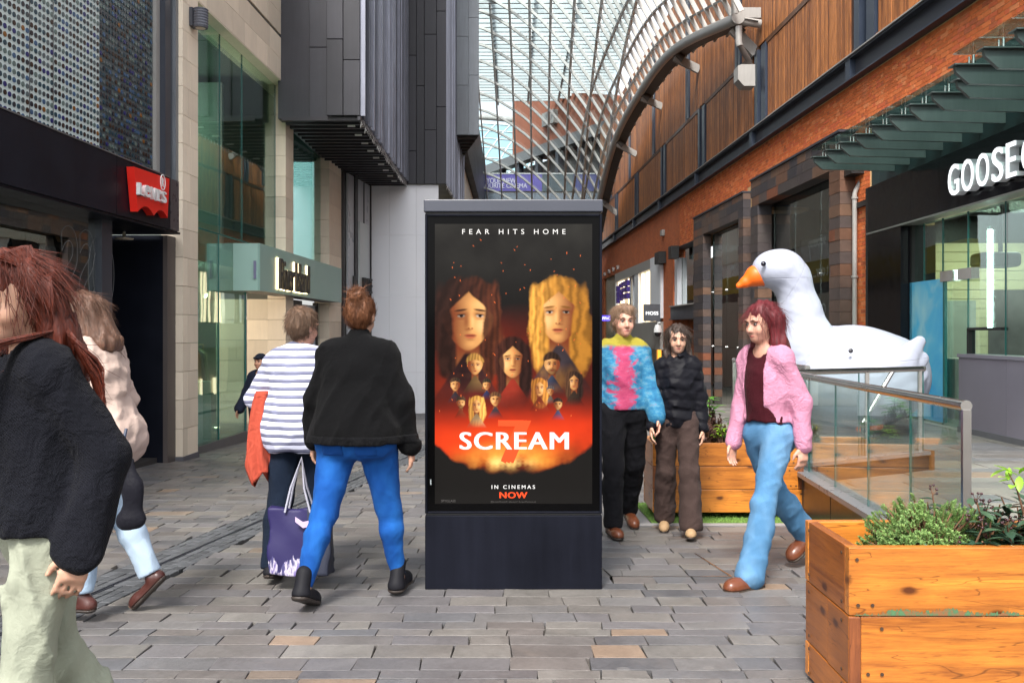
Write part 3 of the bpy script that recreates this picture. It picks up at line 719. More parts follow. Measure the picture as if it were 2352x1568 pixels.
tower = thing('dark_tower', 'dark zinc clad ribbed tower overhanging the white hoarding', 'building', (-3.2, 20, 5.4))
TX0, TXm, TX1, TY0, TY1, TZ = -3.86, -3.49, -2.855, 17.1, 24.8, 5.39
part('tower_core', MB().box(TX0-.6, TX1-.06, TY0+.25, TY1, TZ+.02, 18), tower, ZINC)
def panels(x0, x1, y, zs, mt, d=.05):
    for a, b in zip(zs, zs[1:]):
        o = part('cladding_panel', MB().box(x0+.004, x1-.004, y, y+d, a+.005, b-.005), tower, mt); bevel(o, .006, 1)
def zy(y_, Y): return EYE-(y_-HY)*Y/F
panels(TX0, TXm, TY0+.2, [TZ, zy(109, 17.3), zy(109, 17.3)+1.75, 9.5, 11.3], ZINC)
xm = at(787.8, 0, 17.1).x
panels(TXm, xm, TY0, [TZ+.02, zy(90, 17.1), zy(90, 17.1)+2.4, 11.3], ZINC); panels(xm, TX1, TY0, [TZ+.02, zy(137.7, 17.1), zy(137.7, 17.1)+2.4, 11.3], ZINC)
ribs = []; yy = TY0+.06
while yy < TY1-.05:
    w = random.choice([.04, .05, .08, .10]); g = random.choice([.10, .16, .2, .28])
    ribs.append(MB().box(TX1-.06, TX1+random.uniform(.02, .09), yy, yy+w, TZ+.03, 12.5)); yy += w+g
pieces(tower, 'rib', ribs, RIBL, 120)
part('rib_backing', MB().box(TX1-.09, TX1-.058, TY0+.05, TY1, TZ+.03, 12.5), tower, ZINC)
sl = []; yy = TY0+.1
while yy < TY1:
    sl.append(MB().box(TX0-.5, TX1-.02, yy, yy+.09, TZ-.05, TZ+.02)); yy += .33
pieces(tower, 'soffit_slat', sl, plain('soffit_slat', (.022, .02, .026), .45, mott=.1), 100)
part('soffit_edge', MB().box(TX1-.05, TX1, TY0+.02, TY1, TZ-.06, TZ+.03), tower, ZINC)
# flat front beyond
xs = [at(937, 0, 24.8).x]+[at(x, 0, 24.8).x for x in (956.4, 974.5, 1002.5, 1024.7)]
for i, (a, b) in enumerate(zip(xs, xs[1:])):
    z0 = TZ-.01; offs = [0, 2.95, .95, 2.0][i] if i < 4 else 0
    zz = [z0]+[z0+offs*.6+.9+k*4.2*.62 for k in range(5)]
    panels(a, b, 24.8, zz, ZINC)
part('tower_core', MB().box(TX1-.05, xs[-1]-.04, 24.86, 31.6, TZ, 18), tower, ZINC)
rb = []; P0, P1_ = Vector((xs[-1], 24.82, 0)), Vector((-1.70, 31.8, 0)); n_ = 26
for k in range(n_):
    q = P0.lerp(P1_, (k+random.uniform(.1, .5))/n_); rb.append(MB().box(q.x-.06, q.x+random.uniform(.02, .06), q.y, q.y+random.choice([.05, .09]), TZ, 14))
pieces(tower, 'rib', rb, RIBL, 40)
part('rib_backing', MB().add([(P0.x-.03, P0.y, TZ), (P1_.x-.03, P1_.y, TZ), (P1_.x-.03, P1_.y, 16), (P0.x-.03, P0.y, 16)], [(0, 1, 2, 3)]), tower, ZINC)
# smaller lighter box with its own dark underside
bx = thing('grey_metal_box', 'light grey metal clad box projecting high up beside the glass roof', 'building', (-1.4, 28, 7.4))
bxx = [at(1049, 0, 28).x, at(1075.5, 0, 28).x, at(1100, 0, 28).x]
for i in (0, 1):
    zz = [7.41]+([zy(196, 28), zy(84, 28), 13.5] if i == 0 else [zy(173, 28), zy(41, 28), 13.5])
    for a, b in zip(zz, zz[1:]): o = part('cladding_panel', MB().box(bxx[i]+.004, bxx[i+1]-.004, 28, 28.05, a+.006, b-.006), bx, ZINCL)
part('box_side', MB().add([(bxx[2], 28.05, 7.41), (bxx[0], 31.6, 7.41), (bxx[0], 31.6, 13.5), (bxx[2], 28.05, 13.5)], [(0, 1, 2, 3)]), bx, RIBL)
part('soffit', MB().prism([(bxx[0], 28.06, 7.40), (bxx[2], 28.06, 7.40), (bxx[0], 31.6, 7.40)], (0, 0, .02)), bx, BLACK)
for k in range(7):
    t = (k+.5)/7; y_ = 28.06+3.5*t; part('soffit_slat', MB().box(bxx[0], bxx[0]+(bxx[2]-bxx[0])*(1-t)-.02, y_, y_+.07, 7.36, 7.40), bx, plain('soffit_slat2', (.05, .035, .03), .45))
# clips and lamps of the light string under the ribbed edge
for nm, lab, P0, P1_, n_ in (('light_string', 'white clipped string of lights along the lower edge of the ribbed tower', Vector((TX1-.01, TY0+.1, TZ-.09)), Vector((TX1-.01, TY1-.1, TZ-.09)), 46),
                              ('light_string', 'short string of lights on the far dark corner above the kiosk', Vector((-1.79, 24.9, TZ-.06)), Vector((-1.72, 30.5, TZ-.06)), 20)):
    ls = thing(nm, lab, 'string lights', P0); part('wire', MB().tube([P0.lerp(P1_, k/20)+Vector((0, 0, -.02*math.sin(k))) for k in range(21)], .008, 5), ls, BLACK)
    cl = []
    for k in range(n_):
        q = P0.lerp(P1_, (k+.5)/n_); dz = random.uniform(-.05, .03)
        cl.append(MB().hexa([(q.x-.012+a, q.y-.012+b, q.z+c_+dz+a*3) for c_ in (-.04, .03) for a, b in ((0, 0), (.024, 0), (.024, .024), (0, .024))]))
    pieces(ls, 'lamp_clip', cl, WHITE, 60, minpx=0)
cl = []
for k in range(9):
    q = Vector((TX1-.22, TY0+.5+k*.8, TZ-.08)); cl.append(MB().box(q.x-.1, q.x+.04, q.y-.02, q.y+.02, q.z, q.z+.03))
ls = thing('light_string', 'row of short white lamps under the soffit of the ribbed tower', 'string lights', (TX1-.3, TY0+.5, TZ-.06)); pieces(ls, 'lamp_clip', cl, WHITE, 20, minpx=0)

# ---------------------------------------------------------------- the curved glass roof over the street
EV = [(21, 5.85, 9.0), (23, 5.7, 9.4), (29.8, 5.25, 10.65), (35.9, 5.05, 10.9), (41.8, 4.75, 10.3), (47.6, 4.6, 8.5), (53, 4.5, 6.0), (58, 4.45, 3.2)]
def interp(Z, j):
    Zs = [e[0] for e in EV]; i = max(0, min(len(EV)-2, next((k-1 for k in range(len(Zs)) if Zs[k] > Z), len(EV)-2)))
    def tang(k): a, b = max(k-1, 0), min(k+1, len(EV)-1); return (EV[b][j]-EV[a][j])/(EV[b][0]-EV[a][0])
    h = Zs[i+1]-Zs[i]; t = (Z-Zs[i])/h; p0, p1 = EV[i][j], EV[i+1][j]; m0, m1 = tang(i)*h, tang(i+1)*h
    return (2*t**3-3*t*t+1)*p0+(t**3-2*t*t+t)*m0+(-2*t**3+3*t*t)*p1+(t**3-t*t)*m1
def ev(Z): return Vector((interp(Z, 1), Z, interp(Z, 2)))
def xl(Z): return -3.25+.03*(Z-45)
def shell(X, Z):
    e = ev(Z); return Vector((X, Z, e.z+.105*((e.x-xl(Z))**2-(X-xl(Z))**2)))
def shell_n(X, Z):
    a = shell(X+.05, Z)-shell(X-.05, Z); b = shell(X, Z+.05)-shell(X, Z-.05); return a.cross(b).normalized()
roof = thing('glass_roof', 'curved lattice glass roof sweeping over the street to the brick wall', 'roof', (0, 40, 12))
GRIDM = plain('grey_green_roof_bar', (.50, .49, .465), .4, mott=.1, scale=1)
ZS = [22.6+.78*k for k in range(17)]+[22.6+.78*17+1.16*k for k in range(19)]; COLS = [xl(45)-1.4+.93*k for k in range(11)]
def colx(c, Z): return c+.03*(Z-45)
for Z in ZS:
    x1 = ev(Z).x; pts = [shell(xl(Z)-1.4+(x1-xl(Z)+1.4)*k/14, Z) for k in range(15)]
    part('roof_rib', bar(pts, [shell_n(p.x, Z) for p in pts], .058, .13, MB()), roof, GRIDM)
for c in COLS:
    zz = [Z for Z in [22.6+.58*k for k in range(60)] if colx(c, Z) < ev(Z).x-.03]
    if len(zz) > 2:
        pts = [shell(colx(c, Z), Z) for Z in zz]; part('roof_purlin', bar(pts, [shell_n(p.x, p.y) for p in pts], .05, .12, MB()), roof, GRIDM)
panes = []
for a, b in zip(ZS, ZS[1:]):
    for c0, c1 in zip(COLS, COLS[1:]):
        xa0, xa1, xb0, xb1 = colx(c0, a), min(colx(c1, a), ev(a).x), colx(c0, b), min(colx(c1, b), ev(b).x)
        if xa1-xa0 < .1 or xb1-xb0 < .1: continue
        g = .035; q = [shell(xa0+g, a+g), shell(xa1-g, a+g), shell(xb1-g, b-g), shell(xb0+g, b-g)]; n_ = shell_n((xa0+xa1)/2, a)
        q = [p+n_*.045 for p in q]; panes.append(MB().add(q, [(0, 1, 2, 3)]))
pieces(roof, 'roof_pane', panes, GL_ROOF, 300)
def eave_off(Z, d):                                         # a point on the shell a given run above the eave
    e = ev(Z); return shell(e.x-d, Z)
for d in (.22, .62, 1.15):
    pts = [eave_off(22.7+.6*k, d) for k in range(52)]; part('eave_bar', bar(pts, [shell_n(p.x, p.y) for p in pts], .06, .11, MB()), roof, GRIDM)
ET = [ev(23.0+.6*k)-Vector((0, 0, .12)) for k in range(56)]
TUBEM = plain('pale_roof_tube', (.50, .49, .47), .4, mott=.12, scale=1.5)
part('edge_tube', MB().tube(ET, .15, 14), roof, TUBEM)
e0 = ET[0]; part('tube_cap', MB().tube([e0+Vector((.01, -.03, 0)), e0+Vector((0, .1, 0))], .165, 16), roof, STEELG)
part('front_mullion', MB().tube([e0+Vector((-.05, .05, .1)), e0+Vector((-.05, .05, 4.5))], .10, 12), roof, STEELG)
part('stub_tube', MB().tube([e0+Vector((.1, .12, -.04)), e0+Vector((.62, .15, -.1))], .105, 12), roof, STEELG)
part('edge_plate', MB().box(e0.x+.1, e0.x+.62, e0.y+.1, e0.y+.2, e0.z+.04, e0.z+.30), roof, STEELG)
gut = MB(); L_, R_ = [], []
for k in range(0, 55):
    p = ET[k]; L_.append(p+Vector((.06, 0, -.02))); R_.append(p+Vector((.52, 0, -.10)))
for k in range(54): gut.add([L_[k], R_[k], R_[k+1], L_[k+1], L_[k]+Vector((0, 0, .03)), R_[k]+Vector((0, 0, .03)), R_[k+1]+Vector((0, 0, .03)), L_[k+1]+Vector((0, 0, .03))], [(0, 1, 2, 3), (7, 6, 5, 4), (1, 5, 6, 2)])
part('gutter_plate', gut, roof, plain('gutter_grey', (.10, .095, .09), .6, mott=.2))
for k in range(2, 54, 2): part('gutter_clip', MB().box(R_[k].x-.03, R_[k].x+.03, R_[k].y-.25, R_[k].y+.25, R_[k].z-.02, R_[k].z+.05), roof, STEELG)
for Zb, zw in ((23.6, 8.64), (29.8, 10.0), (35.9, 10.3), (41.8, 9.57), (47.6, 7.6)):
    p = ev(Zb)+Vector((.1, 0, -.26)); w = RW.P(Zb+.05, .02, zw)
    m = MB(); d = w-p
    bar([p, p.lerp(w, .5), w], [Vector((-d.z, 0, d.x))]*3, .13, .26, m); part('bracket', m, roof, STEELG)
    part('bracket_socket', MB().tube([p+Vector((-.12, 0, .14)), p+d.normalized()*.28], [.07, .16], 10), roof, plain('dark_cast_socket', (.12, .11, .10), .5))
    part('wall_plate', MB().box(w.x-.02, w.x+.04, w.y-.12, w.y+.12, w.z-.3, w.z+.3), roof, STEELG)
# rainwater outlet at the end of the gutter
rw = thing('rainwater_outlet', 'pale grey rainwater pipe and hopper box under the end of the roof tube', 'drainpipe', e0)
o_ = at(1697, 75, 23.0)
part('pipe', MB().tube([o_+Vector((0, 0, .15)), o_+Vector((0, 0, -.25)), o_+Vector((.02, 0, -.34))], .085, 12), rw, STEELG)
part('hose', MB().tube([o_+Vector((.02, 0, -.3)), at(1708, 120, 23.1), at(1718, 137, 23.2), at(1722, 150, 23.3)], .075, 10), rw, plain('rubber_hose', (.12, .10, .09), .6))
h0, h1 = at(1692, 152, 23.3), at(1731, 201, 23.3)
m = MB(); x0, x1, zt, zb_ = h0.x, h1.x, h0.z, h1.z
m.prism([(x0, 23.15, zt-.03), (x0+.08, 23.15, zt), (x1, 23.15, zt), (x1, 23.15, zb_), (x0+.15, 23.15, zb_), (x0, 23.15, zb_+.17)], (0, .45, 0)); o = part('hopper_box', m, rw, STEELG)

# ---------------------------------------------------------------- beyond the roof
LOUV = plain('pale_roof_louvre', (.50, .54, .55), .5, var=.1, mott=.05)
out = thing('louvred_roof', 'pale high louvred roof seen through the nearer glass lattice', 'roof', (0, 50, 16.5))
lv = [MB().box(-9, 6, 41+.7*k, 41.13+.7*k, 16.4+.012*k, 16.62+.012*k) for k in range(29)]
pieces(out, 'louvre', lv, LOUV, 60)
for k in range(7): part('roof_beam', MB().box(-7+2.0*k, -6.88+2.0*k, 41, 61.5, 16.65, 16.95), out, LOUV)
fb = thing('far_brick_building', 'brick building with a dark sloping beam beyond the glass roof', 'building', (1, 64, -2))
FA, FB_ = Vector((6.2, 54.7, 0)), Vector((-3.0, 72.5, 0)); fd = FB_-FA; fn = Vector((fd.y, -fd.x, 0)).normalized(); fn = fn if fn.y < 0 else -fn
def fbox(t0, t1, o0, o1, z0, z1, z1b=None):
    a, b = FA+fd*t0, FA+fd*t1; z1b = z1 if z1b is None else z1b; p = []
    for zz in ((z0, z0), (z1, z1b)):
        for (q, o, z) in ((a, o0, zz[0]), (a, o1, zz[0]), (b, o1, zz[1]), (b, o0, zz[1])): v = q+fn*o; p.append((v.x, v.y, z))
    m = MB().hexa(p); m.f = [f[::-1] for f in m.f]; return m
part('wall', fbox(0, .67, -4, 0, 14.2, 15.6, 19.0), fb, FARB)
part('roof_edge', fbox(.45, .72, -4, .4, 19.05, 19.1, 19.5), fb, STEELD)
part('beam', fbox(-.05, .97, -.5, .25, 13.5, 14.2), fb, plain('far_grey_beam', (.16, .16, .165), .5, mott=.1))
part('wall', fbox(0, .97, -2, -1.2, 11, 13.5), fb, plain('far_dark_glazing', (.06, .05, .045), .4, mott=.4, scale=.5))
for k in range(7): part('post', fbox(.05+.14*k, .07+.14*k, -.3, .1, 11, 13.5), fb, STEELD)
for k in range(3): part('window', fbox(.80+.06*k, .83+.06*k, -1.2, -1.15, 11.4, 13.3), fb, glow('far_daylight', (.75, .93, .95), .5))
part('vent_box', fbox(.34, .42, 0, .35, 15.3, 16.2), fb, STEELG)
ban = thing('cinema_banner', 'wide purple cinema banner with white lettering across the far bridge', 'banner', (1, 58, 10.4))
b0, b1, bt, bb = at(1052, 0, 58).x, at(1245, 0, 58).x, zy(401, 58), zy(439, 58)
part('banner_cloth', MB().box(b0, b1, 58, 58.04, bb, bt), ban, plain('purple_banner', (.16, .13, .46), .6, mott=.12, scale=.4))
part('banner_picture', MB().box(b1+.02, b1+2.0, 58, 58.04, bb, bt), ban, plain('blue_olive_print', (.10, .13, .15), .6, mott=.9, scale=1.2))
part('banner_cloth', MB().box(b1+2.02, 7, 58, 58.04, bb, bt), ban, plain('blue_banner', (.10, .11, .28), .6, mott=.2, scale=.6))
BW = plain('banner_white', (.75, .72, .85), .6)
t0 = at(1117, 421, 57.99); lettering('banner_line', 'YOUR NEW', ban, BW, t0, (1, 0, 0), (0, 0, 1), .33, at(1185, 0, 58).x-t0.x, .01, .02)
t0 = at(1091, 432, 57.99); lettering('banner_line', 'FAVOURITE CINEMA', ban, BW, t0, (1, 0, 0), (0, 0, 1), .30, at(1211, 0, 58).x-t0.x, .01, .02)
br = thing('far_bridge', 'grey glazed footbridge carrying the purple banner', 'bridge', (1, 58.5, 9.6))
part('parapet', MB().box(-6, 7.5, 58.06, 58.2, bb-.1, bt+.03), br, STEELG); part('deck', MB().box(-6, 7.5, 58.2, 60, 9.3, 9.7), br, STEELG)
part('glass_panel', MB().box(-6, 7.5, 58.05, 58.09, 8.2, bb-.12), br, plain('grey_glass_panel', (.22, .25, .3), .2, mott=.2, scale=.5)); part('handrail', MB().box(-6, 7.5, 58.0, 58.1, bt+.04, bt+.1), br, WHITE)
dome = thing('far_glass_dome', 'pale blue glass dome far beyond the first roof', 'roof', (-5, 82, 14))
def dm(u, v): return Vector((-9+11*u, 78+10*(v**1.5)+.06*(11*u-5)**2, 12.0+9.5*v**.8))
for k in range(9):
    pts = [dm(min(1, max(0, k/8+(j/12-.5)*.35)), j/12) for j in range(13)]; part('dome_bar', MB().tube(pts, .09, 5), dome, LOUV)
for k in range(8):
    pts = [dm(j/12, k/7) for j in range(13)]; part('dome_bar', MB().tube(pts, .08, 5), dome, LOUV)
GLD = glass('dome_glass', (.62, .88, .92), .05, .4); pn = []
for i in range(8):
    for j in range(7): pn.append(MB().add([dm(i/8, j/7), dm((i+1)/8, j/7), dm((i+1)/8, (j+1)/7), dm(i/8, (j+1)/7)], [(0, 1, 2, 3)]))
pieces(dome, 'dome_pane', pn, GLD, 80)
part('edge_tube', MB().tube([at(1040, 264, 74), at(1075, 268, 74), at(1130, 271, 73), at(1190, 277, 72), at(1240, 284, 71)], .22, 10), dome, STEELG)
# ---------------------------------------------------------------- right: the long brick front
rb_ = thing('brick_building', 'long red brick building with cedar boarded upper floors and dark steel beam', 'building', (6.8, 20, -.5))
W = RW.box
BT, BB = 6.16, 5.24
cores = part('wall_core', W(10.0, 78, -1.2, -.006, BB+.002, BT), rb_, BMORT)
part('wall_core', W(23.3, 78, -1.2, -.006, 4.46, BB), rb_, BMORT)
part('far_wall', W(33, 78, -.005, 0, 4.455, BT-.01), rb_, FBRICK)
bricks = []
def brick_run(Ya, Yb, z0, z1, off=0.0, start=0):
    r = start; z = z0
    while z < z1-.02:
        zt = min(z+.075, z1); Y = Ya-(0 if r % 2 else .165)
        head = False
        while Y < Yb:
            L = .1125 if head else .225; head = not head
            a, b = max(Y, Ya), min(Y+L, Yb); Y += L
            if b-a > .04: bricks.append(W(a+.005, b-.005, -.03, off+random.uniform(-.0015, .0015), z+.0045, zt-.0045))
        z += .075; r += 1
brick_run(11.0, 33, BB, BT)
brick_run(24.6, 33, 4.46, BB)
# piers of brick at street level
BPa, BPb = RW.Y(1998), RW.Y(1957)
brick_run(BPa, BPb, -.7, BB)
part('wall_core', W(BPa, BPb, -1.2, -.006, -1, BB), rb_, BMORT)
Q0, Q1 = RW.Y(1546), RW.Y(1519)
part('pier', W(Q0, Q1, -.6, .0, -1.9, 4.46), rb_, FBRICK)
part('far_wall', W(53.5, 78, -.3, -.02, -3, 4.46), rb_, FBRICK)
pieces(rb_, 'brick', bricks, BRICK, 300, 'bricks_beyond')
# soldier ledge and soffit below the band
part('soffit', W(10, 24, -1.2, .0, BB-.05, BB-.003), rb_, STEELD)
# steel beam
part('beam_web', W(9.5, 78, -.3, .05, BT+.03, 6.56), rb_, STEELD); part('beam_flange', W(9.5, 78, -.3, .17, BT, BT+.03), rb_, STEELB)
part('beam_flange', W(9.5, 78, -.3, .17, 6.56, 6.60), rb_, STEELD); part('beam_capping', W(9.5, 78, -.3, .20, 6.602, 6.625), rb_, STEELG)
posts = [11.3, 17.5, 23.8, 30.0, 36.2, 42.3, 48.5, 54.7]
for p in posts: part('beam_stiffener', W(p-.12, p+.1, .05, .16, BT+.031, 6.559), rb_, STEELB)
# cedar boarding in bays between dark posts
boards = []
def boarding(Ya, Yb, z0, z1, off):
    if Yb-Ya < .05: return
    part('board_backing', W(Ya, Yb, -.3, off-.035, z0, z1), rb_, plain('dark_batten', (.05, .02, .01), .8))
    Y = Ya+.005
    while Y < Yb-.02:
        b = min(Y+.105, Yb-.004); boards.append(W(Y, b-.010, off-.034, off+random.uniform(-.004, .004), z0+.004, z1-.004)); Y += .105
for i, (p, q) in enumerate(zip(posts, posts[1:])):
    boarding(p+.12, q-1.12, 6.72, 8.55, .06)                   # lower storey, slot left of the next post
    part('board_sill', W(p+.12, q-1.12, -.3, .10, 6.63, 6.71), rb_, CEDAR)
    part('board_rail', W(p-.3, q-1.0, -.2, .075, 8.56, 8.68), rb_, wood('dark_cedar_rail', (.06, .025, .012), (.14, .06, .025), 'y', .6, False))
    boarding(p+.0, p+1.15, 8.70, 13.5, .05); boarding(p+1.85, q-.05, 8.70, 13.5, .05)
    for (a, b, o, z0, z1, mt) in ((q-1.06, q-.72, .10, 6.63, 8.6, STEELB), (q-.66, q-.60, .02, 6.63, 8.6, GL_DARK), (q-.40, q-.16, .10, 6.63, 8.6, STEELB), (p+1.2, p+1.42, .09, 8.69, 13.5, STEELB), (p+1.62, p+1.82, .06, 8.69, 13.5, STEELB)):
        part('steel_post', W(a, b, -.3, o, z0, z1), rb_, mt)
    part('slot_window', W(q-1.1, q+.1, -.3, -.05, 6.63, 8.6), rb_, plain('slot_glass', (.03, .04, .055), .15)); part('slot_window', W(p+1.15, p+1.85, -.3, -.05, 8.69, 13.5), rb_, plain('slot_glass', (.03, .04, .055), .15))
pieces(rb_, 'cedar_board', boards, CEDAR, 300, 'cedar_boards_beyond')
part('upper_wall', W(9.5, 78, -1.2, -.31, 6.6, 14), rb_, STEELD)
# portals of dark fired stone around the tall windows
dst = []
def dbox(Ya, Yb, o0, o1, z0, z1): dst.append(W(Ya+.003, Yb-.003, o0, o1+random.uniform(-.004, .004), z0+.003, z1-.003))
def portal(Yn0, Yn1, Yf0, Yf1, off, zl, zt, zb, reveal):
    """stone-built surround: near pier Yn0..Yn1, far pier Yf0..Yf1, lintel zl..zt"""
    z = zt-.23*math.ceil((zt-zb)/.23); k = 0
    while z < zl-.02:
        z1 = min(z+.23, zl) if zl-z < .40 else z+.23
        s_ = off*(.5 if k % 2 else .62)
        dbox(Yn0, Yn1, -reveal, off-.0, z, z1) if k % 3 else (dbox(Yn0, Yn0+.25*(1+k % 2), -reveal, off, z, z1), dbox(Yn0+.25*(1+k % 2), Yn1, -reveal, off, z, z1))
        if k % 2: dbox(Yf0, Yf1, -reveal, off, z, z1)
        else: dbox(Yf0, (Yf0+Yf1)/2, -reveal, off, z, z1); dbox((Yf0+Yf1)/2, Yf1, -reveal, off, z, z1)
        z = z1; k += 1
    rows = [zl, zl+.23, zl+.46, zt]; 
    for i, (a, b) in enumerate(zip(rows, rows[1:])):
        Y = Yn0-(.0 if i % 2 else .3)
        while Y < Yf1:
            L = random.choice([.35, .5, .62, .8]); ya, yb = max(Y, Yn0), min(Y+L, Yf1); Y += L
            if yb-ya > .08: dbox(ya, yb, -reveal, off, a, b)
    part('portal_coping', W(Yn0-.01, Yf1+.01, -.1, off+.03, zt+.002, zt+.05), rb_, STEELD)
portal(17.5, 18.05, 22.7, 23.3, .30, 4.53, 5.19, -1.0, .05)
portal(24.3, 24.75, 28.7, 30.0, .20, 4.43, 5.06, -1.3, .05)
pieces(rb_, 'stone_block', dst, DSTONE, 300, 'stone_blocks_beyond')
for (Ya, Yb, zl, n_) in ((18.05, 22.7, 4.53, [18.05, 19.6, 21.2, 22.7]), (24.75, 28.7, 4.43, [24.75, 25.9, 27.1, 28.7])):
    for a, b in zip(n_, n_[1:]):
        for z0, z1 in ((-1.4, .9), (.91, 2.6), (2.61, zl)):
            part('window_pane', W(a+.006, b-.006, -.12, -.105, z0, z1-.004), rb_, GL_MIRR if Ya > 20 else glass('dark_clear_glass', (.82, .87, .87), .10, .6, .12))
        for zz in (.9, 2.6): part('glass_fitting', MB().tube([W_ for W_ in (RW.P(b, -.10, zz), RW.P(b, -.07, zz))], .035, 8), rb_, STEELS)
part('interior_wall', W(17.9, 33.5, -3.0, -2.9, -1.5, 4.6), rb_, DARKIN); part('interior_ceiling', W(17.9, 33.5, -3.0, -.13, 4.55, 4.65), rb_, DARKIN)
part('interior_floor', W(17, 60, -4, -.12, -1.9, -1.4), rb_, DARKIN); part('interior_wall', W(17.85, 17.95, -3.0, -.05, -1.5, 4.6), rb_, DARKIN); part('interior_wall', W(24.0, 24.1, -3.0, -.11, -1.5, 4.6), rb_, DARKIN)
part('reflected_hoarding', W(18.1, 21.5, -.40, -.36, -1.2, 3.5), rb_, plain('reflected_hoarding_black', (.008, .008, .010), .5))  # mirror image of a hoarding opposite, modelled as a panel behind the glass
GV = plain('reflected_print_grey', (.42, .42, .44), .6)
for body, x0, x1, y0, y1 in (('suspense', 1858, 1897, 541, 580), ('t over...', 1868, 1903, 607, 640), ('ORA', 1869, 1897, 695, 725), ('ning 2026', 1876, 1902, 744, 768)):
    o_ = -.34; Yn, Yf = RW.Y(x1, o_), RW.Y(x0, o_); p = RW.P(Yn, o_, EYE-(y1-HY)*Yn/F)
    h = {'suspense': .24, 't over...': .22, 'ORA': .26, 'ning 2026': .16}[body]
    lettering('reflected_line', body, rb_, GV, RW.P(Yf, o_+.002, EYE-((y0+y1)/2-HY)*(Yn+Yf)/2/F-h*.5), (.034, -1, 0), (0, 0, 1), h, Yf-Yn, .004, .01, 1.0, True)
# bay between the portal and the brick pier, with its steel beam
part('window_pane', W(30.05, Q0, -.25, -.23, 2.35, 4.44), rb_, GL_MIRR); part('window_pane', W(30.05, Q0, -.55, -.53, -1.9, 1.8), rb_, GL_DARK)
part('bay_beam', W(30.02, Q0, -.3, .10, 1.84, 2.28), rb_, STEELD); part('bay_flange', W(30.02, Q0, -.3, .16, 2.28, 2.32), rb_, STEELG); part('bay_flange', W(30.02, Q0, -.3, .16, 1.80, 1.84), rb_, STEELD)
part('bay_head', W(30.02, Q0, -.3, .02, 4.44, 4.455), rb_, STEELD)
part('white_reveal', W(Q0-.5, Q0-.02, -.22, -.05, 2.34, 4.1), rb_, WHITEW)
part('interior_wall', W(30, 60, -3.0, -2.9, -2.4, 4.6), rb_, plain('grey_interior', (.25, .24, .22), .6, mott=.3))
for x0, x1 in ((1509, 1519), (1541, 1548)):
    Ya, Yb = RW.Y(x1, .2), RW.Y(x0, .2); zc = zy(596, RW.Y(1514)); part('floodlight', W(Ya, Yb, .02, .3, zc-.25, zc+.2), rb_, BLACK)
for x, y_ in ((1378, 0), (1411, 0),): pass
for k, (x, y_) in enumerate(((1391, 629.5), (1401, 623.5), (1411, 618.5), (1421.5, 614))):
    Yp = RW.Y(x); part('wall_spot', W(Yp-.15, Yp+.15, 0, .12, zy(y_, Yp)-.1, zy(y_, Yp)+.1), rb_, STEELS)
Yp = RW.Y(1524); part('alarm_box', W(Yp-.25, Yp+.1, 0, .12, zy(536, Yp)-.1, zy(536, Yp)+.12), rb_, STEELG)

# downpipe on the brick pier
dpp = thing('downpipe', 'grey steel downpipe with a swan neck on the narrow brick pier', 'drainpipe', RW.P(17.2, .1, 0))
def rp(x, y_, o): Yp = 17.35; return Vector(((x-CX)*Yp/F, Yp, zy(y_, Yp)))
part('pipe', MB().tube([rp(1983, 385, 0), rp(1983, 402, 0), rp(1980, 412, 0), rp(1966, 436, 0), rp(1963, 446, 0), rp(1963, 470, 0), rp(1963, 960, 0)], .045, 12), dpp, STEELG)
for y_ in (452, 633): part('pipe_clip', MB().tube([rp(1963, y_, 0), rp(1963, y_+5, 0)], .062, 12), dpp, STEELG); part('clip_arm', MB().tube([rp(1963, y_+2, 0), rp(1971, y_+2, 0)+Vector((.05, .05, 0))], .014, 6), dpp, STEELG)
part('hopper', MB().box(rp(1945, 0, 0).x, rp(1985, 0, 0).x, 17.1, 17.5, zy(402, 17.3), zy(388, 17.3)), dpp, BLACK)

# white shop far along the brick front, its purple cut-out sign and lit strips
ws = thing('white_shop', 'white framed shop front with glowing vertical light strips far along the brick wall', 'shop', RW.P(42, 0, -1.5))
Ws0, Ws1 = RW.Y(1518, .1), RW.Y(1412, .1)
part('white_frame', W(Ws0, Ws0+2.2, -.2, .12, 1.9, 4.42), ws, WHITEW); part('white_frame', W(Ws0, Ws1, -.2, .10, 4.0, 4.42), ws, STEELG)
part('white_frame', W(RW.Y(1470), RW.Y(1461), -.2, .08, 1.75, 4.0), ws, WHITEW); part('white_frame', W(RW.Y(1418), Ws1, -.2, .08, 1.75, 4.0), ws, WHITEW)
part('grey_band', W(Ws0, Ws1, -.2, .12, .65, 1.75), ws, STEELG)
part('strip_backing', W(Ws0+2.2, Ws1, -.3, -.15, 1.75, 4.0), ws, plain('dark_mirror_back', (.20, .20, .18), .25))
for x in (1420, 1424, 1429, 1432.5, 1443, 1474, 1478, 1484, 1488, 1491, 1503.5, 1425.5, 1476): Yp = RW.Y(x, -.05); part('light_strip', W(Yp-.05, Yp+.05, -.1, -.04, 1.8, 3.98), ws, LEDW)
for x in (1448, 1454, 1496, 1499, 1508, 1511): Yp = RW.Y(x, -.05); part('fin', W(Yp-.05, Yp+.05, -.1, -.02, 1.8, 3.98), ws, WHITEW)
part('shop_wall', W(Ws0, RW.Y(1484), -.5, -.3, -2.4, .65), ws, BLACK)
yo = RW.Y(1500, -.3); part('orange_wall', W(Ws0, RW.Y(1497), -.28, -.25, .25, .62), ws, glow('orange_lit_wall', (.95, .42, .05), .75))
part('orange_wall', W(Ws0, RW.Y(1497), -.28, -.25, -.6, .25), ws, glow('orange_lit_wall', (.95, .42, .05), .75))
